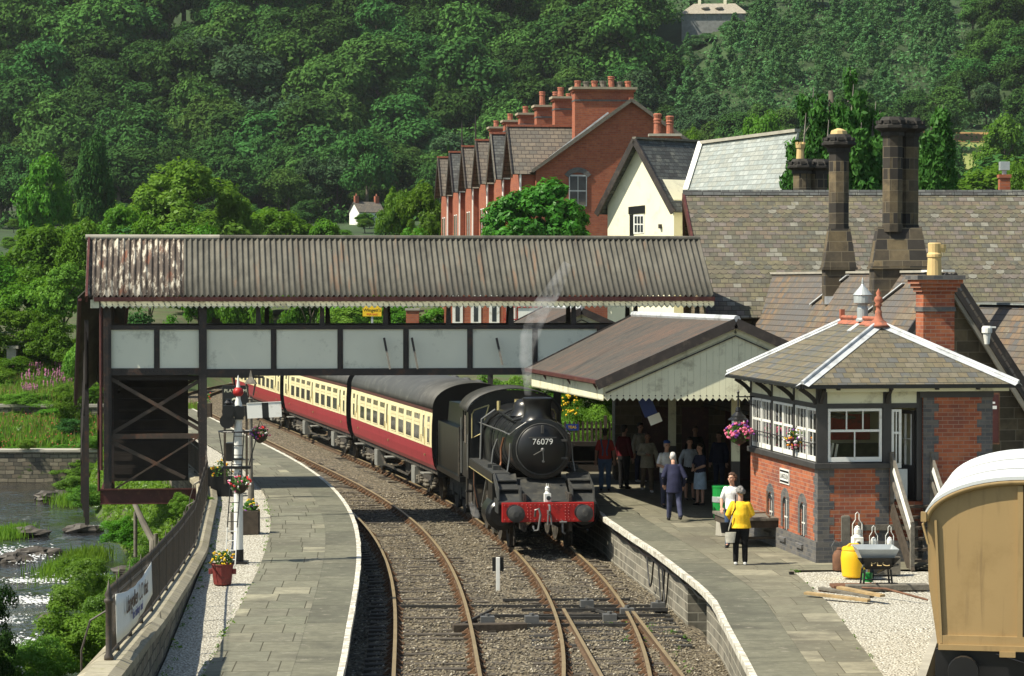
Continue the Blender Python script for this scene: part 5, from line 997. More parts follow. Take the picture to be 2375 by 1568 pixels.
# lamp post behind the signal, platform sign, planters
lp = V((-6.62, 68.8, .88)); t = thing('lamp_post', 'slim platform lamp post with tapered lantern behind the signal', 'lamp post', lp); k = lambda m, n, mt, **kw: m.build(n, mt, t, **kw); m = MB(); m.lathe([(.14, 0), (.14, .12), (.09, .2), (.075, .9), (.05, .95), (.045, 3.0), (.07, 3.02), (.03, 3.08)], n=12); m.tube([(-.22, 0, 2.85), (.22, 0, 2.85)], .018, 6); k(m, 'post', M['greywood'])
m = MB(); f4 = lambda a, z: [V((-a, -a, z)), V((a, -a, z)), V((a, a, z)), V((-a, a, z))]; m.loft([f4(.06, 3.12), f4(.115, 3.40)]); k(m, 'lantern_glass', M['boxglass']); m = MB(); m.loft([f4(.15, 3.40), f4(.13, 3.44), f4(.04, 3.58), f4(.035, 3.62), f4(.008, 3.74)])
for a, b in ((-1, -1), (1, -1), (1, 1), (-1, 1)): m.bar((a * .06, b * .06, 3.10), (a * .115, b * .115, 3.40), .018, .018)
k(m, 'lantern_frame', M['greywood'])
sgn = V((-7.60, 74.6, 1.3)); t = thing('platform_sign', 'dark board reading PLATFORM 2 on posts behind the signal', 'sign', sgn); m = MB(); m.box(-.36, .36, -.02, .02, 1.88, 2.72); m.build('board', M['black'], t, bevel=.01); m = MB(); m.box(-.33, -.27, .02, .08, 0, 2.7); m.box(.27, .33, .02, .08, 0, 2.7); m.build('post', M['darkwood'], t); text('lettering', 'PLATFORM', .125, M['cream'], t, (0, -.024, 2.57), depth=.002); text('numeral', '2', .46, M['cream'], t, (0, -.024, 2.2), depth=.002)
def planter(label, loc, w, d, h, mat, cols, n=26, rnd=False, fh=.22):
    t = thing('planter', label, 'planter', loc, 0, 'flower planters on the platforms'); m = MB()
    if rnd: m.lathe([(w * .72, 0), (w * .8, .02), (w, h), (w * 1.04, h), (w * 1.04, h - .03), (w * .9, h - .03)], n=16); m.box(-w - .05, -w + .02, -.03, .03, h * .5, h * .75); m.box(w - .02, w + .05, -.03, .03, h * .5, h * .75)
    else: m.box(-w, w, -d, d, 0, h)
    m.build('tub', mat, t, bevel=.008); m = MB(); flowers(m, (0, 0, h + fh * .35), w * 1.0, n, cols, 130, .05, .024, fh / w * .8); m.build('flowers', PET, t)
planter('round red tub of yellow flowers on the gravel by the signal', G(516, 1356, .88), .22, .2, .42, M['tubred'], [2, 2, 3, 2], 22, True)
planter('dark wooden box planter with yellow flowers behind the signal post', G(582, 1238, .88), .20, .2, .56, M['darkwood'], [2, 5, 2], 16)
planter('pale box planter beside the signal ladder', G(549, 1236, .88), .13, .2, .5, M['greywood'], [4], 4)
planter('black trough of yellow daisies in the shade under the footbridge', G(515, 1150, .88), .30, .2, .55, M['black'], [2, 3], 20, False, .4)
planter('far tub of red flowers at the platform end', W(475, 925, 120) - V((0, 0, 1.2)), .3, .3, 1.0, M['darkwood'], [1, 1, 4], 20, False, .5)
for j, (px, py, sc) in enumerate(((500, 1125, 1.0), (543, 1048, .8))): t = thing('dark_crate', ('tall black crate in the shade behind the fence end', 'black cabinet standing on the far platform behind the signal')[j], 'crate', G(px, py + 20, .88)); MB().box(-.32 * sc, .32 * sc, -.25, .25, 0, .75 * sc).build('crate', M['black'], t, bevel=.01)
# white marker post between the tracks
mp = G(1155, 1368, -.15); t = thing('marker_post', 'white marker post with black board between the tracks', 'marker post', mp); m = MB(); m.box(-.045, .045, -.04, .04, -.1, .74); m.build('post', M['white'], t, bevel=.005); m = MB(); m.box(-.13, .13, .041, .06, .42, .74); m.build('board', M['black'], t)
# ---------------------------------------------------------------- tan van with a white arched roof, end-on at the right
vz = .62; t = thing('goods_van', 'tan boxed goods van with white arched roof at the right edge', 'van', (W(2362, 1200, 39.6).x + .09, 39.6, vz), R(-12)); k = lambda m, n, mt, **kw: m.build(n, mt, t, **kw); hw = 1.385; zb, ze, zc = .92, 2.74, 3.34
prof = lambda s, e=0: [V((s * (hw - .13), 0, zb)), V((s * hw, 0, zb + .9)), V((s * (hw + .02), 0, ze))]
arch = [V((hw * math.cos(a) * 1.015, 0, ze + (zc - ze) * math.sin(a))) for a in np.linspace(0, PI, 21)]
sec = [V((-(hw - .13), 0, zb)), V((hw - .13, 0, zb)), V((hw, 0, zb + .9))] + arch + [V((-hw, 0, zb + .9))]
m = MB(); m.loft([sec, [p + V((0, 6.6, 0)) for p in sec]]); k(m, 'body', M['tan'])
m = MB(); m.smooth = True; a2 = [V(((hw + .07) * math.cos(a), 0, ze + .015 + (zc - ze + .05) * math.sin(a))) for a in np.linspace(-.06, PI + .06, 25)]; a3 = [p + V((0, 0, -.05)) for p in a2[::-1]]; m.loft([[p + V((0, -.10, 0)) for p in a2 + a3], [p + V((0, 6.7, 0)) for p in a2 + a3]]); k(m, 'roof', M['vanroof'], auto=35)
m = MB(); m.smooth = True; a2 = [V(((hw + .03) * math.cos(a), -.06, ze - .02 + (zc - ze) * math.sin(a))) for a in np.linspace(0.02, PI - .02, 25)]
m.tube(a2, [(.045, .045)] * 25, 8); k(m, 'roof_beading', M['tan']); m = MB()
for y in (1.6, 3.9): a4 = [V(((hw + .075) * math.cos(a), y, ze + .02 + (zc - ze + .05) * math.sin(a))) for a in np.linspace(-.05, PI + .05, 25)]; m.loft([a4, [p + V((0, .05, .004)) for p in a4]], closed=False, caps=False)
k(m, 'roof_seam', M['undergrey']); m = MB()
for xa in (-hw + .10, hw - .10): m.bar((xa + (.09 if xa < 0 else -.09), -.03, zb + .01), (xa, -.03, ze), .035, .05, (0, 1, 0))
m.mat = 1; m.box(-.02, .02, -.025, .0, zb + .1, zc - .05); m.mat = 0; m.box(-.10, -.021, -.045, .0, zb + .1, zc - .08); m.box(-hw + .17, hw - .17, -.05, .0, zb, zb + .13); m.box(-hw + .15, hw - .15, -.10, 0, zb - .08, zb - .001); m.box(-.35, -.12, -.14, -.02, zb - .16, zb - .081); k(m, 'end_framing', [M['tan'], M['darkwood']])
m = MB(); m.bar((-hw + .18, -.015, zb + .12), (-hw + .10, -.015, ze - .02), .02, .02, (0, 1, 0)); k(m, 'panel_joint', M['darkwood'])
m = MB()
for x in (-.95, .95): m.box(x - .08, x + .08, .05, 6.5, .45, zb - .09)
m.box(-hw + .1, hw - .1, .0, .12, .38, zb - .082); m.lathe([(.22, -.35), (.23, -.3), (.23, -.27), (.10, -.26), (.12, 0)], (-.86, 0, .56), 18, 'y'); m.lathe([(.22, -.35), (.23, -.3), (.23, -.27), (.10, -.26), (.12, 0)], (.86, 0, .56), 18, 'y'); m.tube([(-.4, -.12, .8), (.3, -.14, .6), (.7, -.12, .3)], .015, 5); k(m, 'underframe', M['black'])
for x, y in ((-.75, 1.2), (.75, 1.2), (-.75, 5.2), (.75, 5.2)): m = MB(); m.lathe([(.44, -.06), (.47, -.06), (.47, -.03), (.44, .0), (.44, .07), (.1, .07)], (x, y, .43), 22, 'x'); k(m, 'wheel', M['under'])
m = MB(); m.tube([(-hw - .03, -.08, ze + .02), (-hw - .08, -.1, ze - .05), (-hw + .0, -.1, ze - .35)], .02, 6); m.box(-hw - .11, -hw - .03, -.12, -.02, ze - .02, ze + .12); k(m, 'gutter_spout', M['tan'])
vx = W(2362, 1200, 39.6).x; t = thing('railway_track', 'siding rails under the tan goods van', 'railway track', (vx, 39.6, .61), R(-12)); m = MB()
for x in (-.75, .75): m.box(x - .035, x + .035, -8, 9, -.15, .0)
m.build('rail', M['railtop'], t); m = MB(); m.quad((5.9, 20, .45), (40, 20, .45), (40, 50, .45), (5.9, 50, .45)); m.build('siding_bed', M['ballast'])['kind'] = 'structure'
m = MB(); m.prism([(5.84, 20, 0), (5.98, 20, 0), (5.98, 39.6, 0), (7.4, 46.7, 0), (7.28, 46.7, 0), (5.84, 39.6, 0)], (0, 0, .88)); m.build('yard_kerb', M['conc'])['kind'] = 'structure'
# ---------------------------------------------------------------- steam engine (local: y runs back from the buffer beam, z from the rail)
def on_track(y): return (Rx(y), y, 0), -math.atan(Rx(y + .5) - Rx(y - .5))
def at_arc(y0, d):                                        # depth after d metres along the track
    y = y0; 
    for _ in range(int(d / .05)): y += .05 * math.cos(math.atan(Rx(y + .1) - Rx(y - .1)) * .5)
    return y
EY = 68.5; loc, _ = on_track(EY); yb = EY + 9.4; erz = -math.atan((Rx(yb) - Rx(EY)) / (yb - EY))
e = thing('steam_locomotive', 'black steam locomotive with red buffer beam numbered 76079 at the platform', 'steam engine', loc, erz); k = lambda m, n, mt, p=None, **kw: m.build(n, mt, p or e, **kw)
m = MB(); m.mat = 0; m.box(-1.17, 1.17, 0, .10, .80, 1.29); m.mat = 1
for x in np.arange(-1.10, 1.12, .11):
    for z in (.86, 1.23): m.sph((x, -.004, z), .016, 6, 4)
for x in (-.52, -.44, .44, .52, -1.0, 1.0):
    for z in np.arange(.92, 1.2, .08): m.sph((x, -.004, z), .016, 6, 4)
k(m, 'buffer_beam', [M['redpaint'], mk('pale_rivets', (.30, .06, .05), .5)], bevel=.006)
for x in (-.865, .865):
    m = MB(); m.smooth = True; m.lathe([(.20, -.001), (.19, -.05), (.13, -.08), (.12, -.34), (.09, -.34), (.09, -.48)], (x, 0, 1.05), 20, 'y'); m.mat = 1; m.lathe([(.10, -.48), (.215, -.49), (.215, -.525), (.16, -.545), (.07, -.56), (.07, -.565), (.001, -.565)], (x, 0, 1.05), 26, 'y'); b = k(m, 'buffer', [M['black'], M['bufferface']], auto=40)
m = MB(); m.box(-.03, .03, -.30, .0, 1.0, 1.10); m.tube([(0, -.28, 1.05), (0, -.36, 1.12), (0, -.34, 1.22), (0, -.22, 1.24)], .032, 8); m.tube([(-.03, -.26, 1.0), (-.05, -.30, .75), (.05, -.30, .75), (.03, -.26, 1.0)], .022, 6); k(m, 'draw_hook', M['chain'])
m = MB(); m.tube([(-.34, -.05, .95), (-.34, -.16, 1.12), (-.26, -.2, 1.16), (-.22, -.22, 1.0), (-.28, -.24, .62), (-.38, -.22, .60), (-.40, -.18, .72)], .03, 8); k(m, 'brake_hose', M['chain']); m = MB(); m.tube([(.36, -.06, .84), (.36, -.10, .55), (.42, -.1, .5)], .03, 8); m.tube([(.28, -.1, .80), (.46, -.1, .80)], .03, 6); k(m, 'steam_hose', M['chain'])
# front platform: flat plate between the frames, sloping footplates each side with steps
m = MB(); m.box(-.72, .72, .10, 1.5, 1.24, 1.30); m.box(-1.25, -.721, .10, .30, 1.24, 1.30); m.box(.721, 1.25, .10, .30, 1.24, 1.30); m.prism([(-.62, .42, 1.301), (-.62, 1.55, 1.80), (-.62, 1.75, 1.80), (-.62, 1.75, 1.301)], (1.24, 0, 0)); k(m, 'front_platform', M['locotop'])
for s in (-1, 1):
    a = 1.25 * s; b = .66 * s; x0_, x1_ = min(a, b), max(a, b); m = MB(); m.prism([(x0_, .30, 1.26), (x0_, .34, 1.30), (x0_, 1.45, 1.93), (x0_, 1.50, 1.89)], (x1_ - x0_, 0, 0)); m.box(min(a, a - .03 * s), max(a, a - .03 * s), .25, 1.5, 1.0, 1.34); k(m, 'sloping_footplate', M['locotop'])
    m = MB(); m.box(x0_ + .03, x1_ - .03, .62, .86, 1.56, 1.59); m.box(x0_ + .03, x1_ - .03, 1.0, 1.22, 1.76, 1.79); m.prism([(b - .02, .18, 1.30), (b - .02, .30, 1.66), (b - .02, .45, 1.70), (b - .02, .95, 1.66), (b - .02, .6, 1.45)], (.035, 0, 0)); m.prism([(a - .03 * s, .3, 1.3), (a - .03 * s, .34, 1.62), (a - .03 * s, 1.45, 1.97), (a - .03 * s, 1.45, 1.9)], (.02, 0, 0)); k(m, 'footstep', M['locotop'])
    m = MB(); m.box(min(.80 * s, a), max(.80 * s, a), 1.46, 7.55, 1.90, 1.945); m.mat = 1; m.box(a - .012 if s > 0 else a - .02, a + .02 if s > 0 else a + .012, 1.44, 7.56, 1.72, 1.93); m.mat = 2; m.box(a - .012 if s > 0 else a - .026, a + .026 if s > 0 else a + .012, 1.44, 7.56, 1.70, 1.722); m.mat = 0; m.bx((s * 1.02, 2.7, 2.0), (.2, .3, .12)); m.bx((s * 1.05, 3.6, 1.99), (.24, .28, .10)); k(m, 'running_plate', [M['locotop'], M['loco'], M['brass']])
    m = MB(); m.smooth = True; m.lathe([(.38, 1.05), (.42, 1.07), (.42, 2.15), (.38, 2.17), (.15, 2.18), (.12, 2.5)], (s * 1.06, 0, .92), 22, 'y'); m.smooth = False; m.lathe([(.30, .98), (.36, 1.04)], (s * 1.06, 0, .92), 18, 'y'); m.box(min(s * .7, s * 1.3), max(s * .7, s * 1.3), 1.1, 2.1, 1.25, 1.70); m.tube([(s * 1.15, 1.0, .5), (s * 1.15, 1.3, .42), (s * 1.15, 2.0, .42)], .03, 6); k(m, 'cylinder', M['loco'], auto=40)
    m = MB(); m.bar((s * 1.02, 2.2, .90), (s * 1.02, 5.5, .78), .06, .10); m.bar((s * .94, 3.8, .66), (s * .94, 7.2, .66), .05, .11); m.bar((s * 1.08, 2.3, 1.25), (s * 1.08, 4.4, 1.05), .05, .07); m.bar((s * 1.1, 4.3, 1.6), (s * 1.1, 5.4, .85), .05, .06); k(m, 'motion', M['chain'])
    for y, rr in ((1.85, .46), (3.85, .80), (5.52, .80), (7.2, .80)):
        m = MB(); x = s * .74; m.lathe([(rr - .07, -.05), (rr, -.07), (rr + .028, -.07 * s - .0), (rr, .07), (rr - .07, .05)], (x, y, rr), 26, 'x'); m.lathe([(.12, -.08), (.12, .08)], (x, y, rr), 12, 'x'); n = 12 if rr > .5 else 9
        for i in range(n): a_ = 2 * PI * i / n; m.bar((x, y + .1 * math.cos(a_), rr + .1 * math.sin(a_)), (x, y + (rr - .05) * math.cos(a_), rr + (rr - .05) * math.sin(a_)), .05, .05, (1, 0, 0))
        k(m, 'wheel', M['under'])
m = MB(); m.box(-.62, -.54, .1, 9, .55, 1.5); m.box(.54, .62, .1, 9, .55, 1.5); m.box(-.5, .5, 1.0, 2.4, .75, 1.3); m.box(-1.1, 1.1, 7.6, 9.4, .6, 1.2); m.tube([(-.72, 1.25, 1.0), (-.74, 1.0, .30), (-.74, 1.05, .12)], .03, 6); m.tube([(.72, 1.25, 1.0), (.74, 1.0, .30), (.74, 1.05, .12)], .03, 6); k(m, 'frames', M['under'])
# smokebox, boiler and fittings
BZ = 2.56; m = MB(); m.smooth = True; m.lathe([(.70, 1.30), (.775, 1.31), (.79, 1.36), (.78, 1.42), (.765, 1.43), (.765, 2.95)], (0, 0, BZ), 40, 'y'); k(m, 'smokebox', M['loco'], auto=30)
m = MB(); m.smooth = True; m.lathe([(.62, 1.30), (.63, 1.27), (.58, 1.23), (.40, 1.17), (.20, 1.145), (.001, 1.14)], (0, 0, BZ), 40, 'y'); door = k(m, 'smokebox_door', M['smokebox'], auto=30)
m = MB(); m.smooth = True; m.lathe([(.635, 1.295), (.655, 1.275), (.675, 1.295)], (0, 0, BZ), 40, 'y'); k(m, 'door_ring', M['bufferface'], door); m = MB(); m.lathe([(.05, 1.14), (.05, 1.08), (.02, 1.06)], (0, 0, BZ), 10, 'y'); m.mat = 1; m.bar((0, 1.07, BZ), (-.24, 1.05, BZ - .13), .014, .016); m.mat = 0; m.bar((0, 1.05, BZ), (.01, 1.03, BZ - .28), .014, .016, (0, 1, 0)); m.lathe([(.03, 1.10), (.03, 1.02)], (.01, 0, BZ - .3), 8, 'y'); k(m, 'door_handle', [M['chain'], M['bright']], door)
m = MB(); m.bar((-.36, 1.10, BZ + .31), (.36, 1.10, BZ + .31), .03, .03); m.box(.35, .66, 1.22, 1.25, BZ + .20, BZ + .26); m.box(.35, .66, 1.22, 1.25, BZ - .26, BZ - .20); m.box(-.03, .03, 1.10, 1.2, BZ + .42, BZ + .62); k(m, 'door_straps', M['bufferface'], door)
m = MB(); m.box(-.26, .26, 1.085, 1.12, BZ + .11, BZ + .29); npl = k(m, 'number_plate', M['black'], door); text('numerals', '76079', .215, M['paper'], npl, (0, 1.083, BZ + .20), depth=.003, sx=1.0)
m = MB(); m.smooth = True; m.lathe([(.772, 2.95), (.772, 3.0), (.765, 3.0), (.84, 5.4), (.84, 5.6), (.86, 5.6), (.86, 5.64), (.84, 5.64), (.85, 5.9)], (0, 0, BZ), 36, 'y'); k(m, 'boiler', M['loco'], auto=30)
m = MB()
for y, r_ in ((2.98, .772), (3.7, .79), (4.45, .815), (5.2, .84)): m.lathe([(r_, y), (r_ + .012, y + .005), (r_ + .012, y + .05), (r_, y + .055)], (0, 0, BZ), 36, 'y')
k(m, 'boiler_bands', M['loco'])
fb = lambda y, w, h: [V((w * math.cos(a) * (1 if abs(math.cos(a)) < .8 else 1), y, BZ + h * math.sin(a))) for a in np.linspace(0, PI, 17)] + [V((-w * .95, y, 1.9)), V((w * .95, y, 1.9))]
m = MB(); m.smooth = True; m.loft([fb(5.7, .86, .86), fb(5.8, .90, .88), fb(7.6, .95, .93)]); k(m, 'firebox', M['loco'], auto=35)
m = MB(); m.smooth = True; m.lathe([(.47, 3.22), (.42, 3.30), (.365, 3.40), (.35, 3.66), (.375, 3.74), (.40, 3.80), (.40, 3.84), (.36, 3.86), (.30, 3.84), (.28, 3.6)], (0, 2.15, 0), 26); k(m, 'chimney', M['loco'], auto=35)
m = MB(); m.smooth = True; m.lathe([(.50, 3.28), (.42, 3.40), (.39, 3.52), (.36, 3.62), (.26, 3.71), (.10, 3.75), (.001, 3.755)], (0, 4.35, 0), 24); k(m, 'dome', M['loco'], auto=50)
m = MB()
for x in (-.13, .13): m.lathe([(.09, 3.38), (.09, 3.5), (.06, 3.52), (.06, 3.64), (.07, 3.66)], (x, 5.75, 0), 10)
m.lathe([(.05, 3.3), (.05, 3.56)], (-.5, 6.9, 0), 8); k(m, 'safety_valves', M['brass'])
for s in (-1, 1):
    m = MB(); m.tube([(s * .40, 1.28, BZ + .70), (s * .66, 1.35, BZ + .52), (s * .80, 1.6, BZ + .36), (s * .83, 3, BZ + .38), (s * .92, 5.6, BZ + .38), (s * .98, 7.5, BZ + .38)], .016, 6)
    for y in (1.9, 3, 4.3, 5.6): r_ = .81 + .03 * (y - 1.5); m.tube([(s * (r_ - .1), y, BZ + .36), (s * (r_ + .02), y, BZ + .38)], .02, 6)
    k(m, 'handrail', M['chain']); m = MB(); m.tube([(s * .83, 4.2, BZ + .1), (s * .93, 4.3, BZ - .2), (s * .98, 4.3, 1.95)], .028, 8); m.tube([(s * .60, 6.9, 3.32), (s * .98, 6.85, BZ + .5), (s * 1.02, 6.8, 1.95)], .03, 8); m.mat = 1; m.tube([(s * .77, 3.2, BZ + .2), (s * .84, 3.25, BZ - .1), (s * .84, 3.2, BZ - .45), (s * .90, 3.05, 1.95)], .03, 8); k(m, 'feed_pipe', [M['chain'], M['copper']])
    m = MB(); m.tube([(s * .32, 2.5, 3.30), (s * .55, 2.9, 3.22), (s * .62, 5.6, 3.32), (s * .80, 6.2, 3.12), (s * .92, 6.8, 2.8), (s * .98, 6.95, 1.95)], .035, 8); k(m, 'ejector_pipe', M['loco']); m = MB(); m.tube([(s * .80, 1.45, BZ + .15), (s * .82, 1.45, BZ - .25), (s * .88, 1.4, 1.98)], .02, 6); k(m, 'drain_pipe', M['chain'])
# cab
cw = 1.28
roof = lambda y, dz=0, w=0: [V(((cw + w) * math.cos(a), y, 3.18 + dz + .66 * math.sin(a))) for a in np.linspace(.06, PI - .06, 19)]
m = MB()
for s in (-1, 1): x = s * cw; m.box(min(x, x - .04 * s), max(x, x - .04 * s), 7.55, 8.05, 1.35, 3.20); m.box(min(x, x - .04 * s), max(x, x - .04 * s), 8.05, 9.3, 1.35, 2.32); m.box(min(x, x - .04 * s), max(x, x - .04 * s), 8.65, 8.75, 2.32, 3.20); m.box(min(x, x - .04 * s), max(x, x - .04 * s), 9.2, 9.3, 2.32, 3.20)
fr = [V((-cw, 7.55, 1.35)), V((cw, 7.55, 1.35)), V((cw, 7.55, 3.2))] + roof(7.55)[1:-1] + [V((-cw, 7.55, 3.2))]; m.prism(fr, (0, .05, 0)); k(m, 'cab', M['loco'])
m = MB(); m.smooth = True; m.loft([roof(7.35, .03, .03), roof(9.75, .03, .03)], closed=False, caps=False); k(m, 'cab_roof', M['locotop']).modifiers.new('t', 'SOLIDIFY').thickness = .04
for s in (-1, 1):
    pts = [(s * .93, 7.545, 2.62), (s * 1.18, 7.545, 2.50), (s * 1.18, 7.545, 3.16), (s * 1.12, 7.545, 3.28), (s * .70, 7.545, 3.42)]
    if s < 0: pts = pts[::-1]
    m = MB(); m.tube([pts[i] for i in range(5)] + [pts[0]], .022, 6); f = k(m, 'spectacle_frame', M['brass']); m = MB(); m.prism(pts, (0, -.004, 0)); k(m, 'pane', M['glass'], f)
    m = MB(); x = s * (cw + .004); m.box(min(x, x + .01 * s), max(x, x + .01 * s), 8.05, 8.65, 2.32, 3.1); k(m, 'cab_side_window', M['glass']); m = MB(); m.tube([(s * (cw + .03), 9.34, 1.4), (s * (cw + .03), 9.34, 3.0)], .02, 6); m.tube([(s * (cw + .03), 7.5, 1.6), (s * (cw + .03), 7.5, 2.6)], .015, 6); k(m, 'cab_handrail', M['bright'])
    m = MB(); m.box(min(s * 1.0, s * 1.3), max(s * 1.0, s * 1.3), 7.9, 8.3, .55, .60); m.box(min(s * 1.0, s * 1.3), max(s * 1.0, s * 1.3), 7.9, 8.3, .95, 1.0); m.box(min(s * 1.24, s * 1.28), max(s * 1.24, s * 1.28), 7.9, 8.3, .5, 1.4)
    for dx, c in ((0, 0), (.12, 1), (.3, 0)): m.mat = c; m.tube([(s * 1.15, 7.3 - dx, 1.85), (s * 1.15, 7.3 - dx, 1.2), (s * 1.05, 7.2 - dx, .6)], .028, 6)
    k(m, 'cab_steps', [M['loco'], M['copper']])
m = MB(); m.box(-1.0, 1.0, 7.65, 8.3, 1.5, 3.0); k(m, 'backhead', M['black'])
t = thing('head_lamp', 'white headlamp on the red buffer beam of the engine', 'lamp', ROOTM[e.name] @ V((.0, .14, 1.30)), erz); m = MB(); m.box(-.085, .085, -.085, .085, 0, .21); m.lathe([(.08, .21), (.045, .27), (.06, .29), (.06, .36), (.02, .40)], n=12); m.tube([(-.03, 0, .38), (-.02, 0, .46), (.02, 0, .46), (.03, 0, .38)], .01, 5); m.build('body', M['white'], t, bevel=.006); m = MB(); m.lathe([(.06, -.085), (.055, -.11), (.02, -.11)], (.02, 0, .10), 12, 'y'); m.build('lens', M['glass'], t)
# tender
TY = EY + 9.75 * math.cos(erz); loc, rz = on_track(TY); rz = -math.atan((Rx(TY + 6.8) - Rx(TY)) / 6.8); td = thing('tender', 'black coal tender coupled behind the engine cab', 'tender', loc, rz); k = lambda m, n, mt, p=None, **kw: m.build(n, mt, p or td, **kw)
m = MB(); m.box(-1.3, 1.3, .1, 5.55, 1.10, 1.25); m.loft([[V((x, y, z)) for y, z in ((.3, 1.25), (5.5, 1.25), (5.5, 2.62), (.3, 2.62))] for x in (-1.26, 1.26)]); m.loft([[V((x, y, z)) for y, z in ((.3, 2.621), (4.8, 2.621), (4.4, 3.25), (.6, 3.30))] for x in (-1.05, 1.05)]); k(m, 'tank', M['loco'])
m = MB(); m.smooth = True; n = 14
for j in range(n + 1):
    for i in range(n + 1): x = lerp(-1.0, 1.0, i / n); y = lerp(.6, 4.5, j / n); m.v.append((x, y, 2.9 + .55 * math.sin(PI * (.15 + .7 * i / n)) * math.sin(PI * (.1 + .85 * j / n)) ** .6 + .12 * mnoise.noise(V((x * 3, y * 3, 0)))))
for j in range(n):
    for i in range(n): a = j * (n + 1) + i; m.f.append((a, a + 1, a + n + 2, a + n + 1)); m.m.append(0); m.sm.append(False)
k(m, 'coal', M['coal']); m = MB(); m.box(-.9, -.8, .4, 5.5, .5, 1.1); m.box(.8, .9, .4, 5.5, .5, 1.1); m.box(-1.25, 1.25, 5.55, 5.62, .85, 1.25); m.tube([(-1.3, .2, 1.2), (-1.3, .2, 2.7)], .02); m.tube([(-1.3, 5.4, 1.2), (-1.3, 5.4, 2.5)], .02); k(m, 'frames', M['under'])
for y in (1.0, 2.8, 4.6):
    for s in (-1, 1): m = MB(); m.lathe([(.40, -.05), (.54, -.06), (.56, 0), (.54, .06), (.40, .05)], (s * .74, y, .54), 20, 'x'); m.box(s * .86 - .06, s * .86 + .06, y - .18, y + .18, .4, .75); k(m, 'wheel', M['under'])
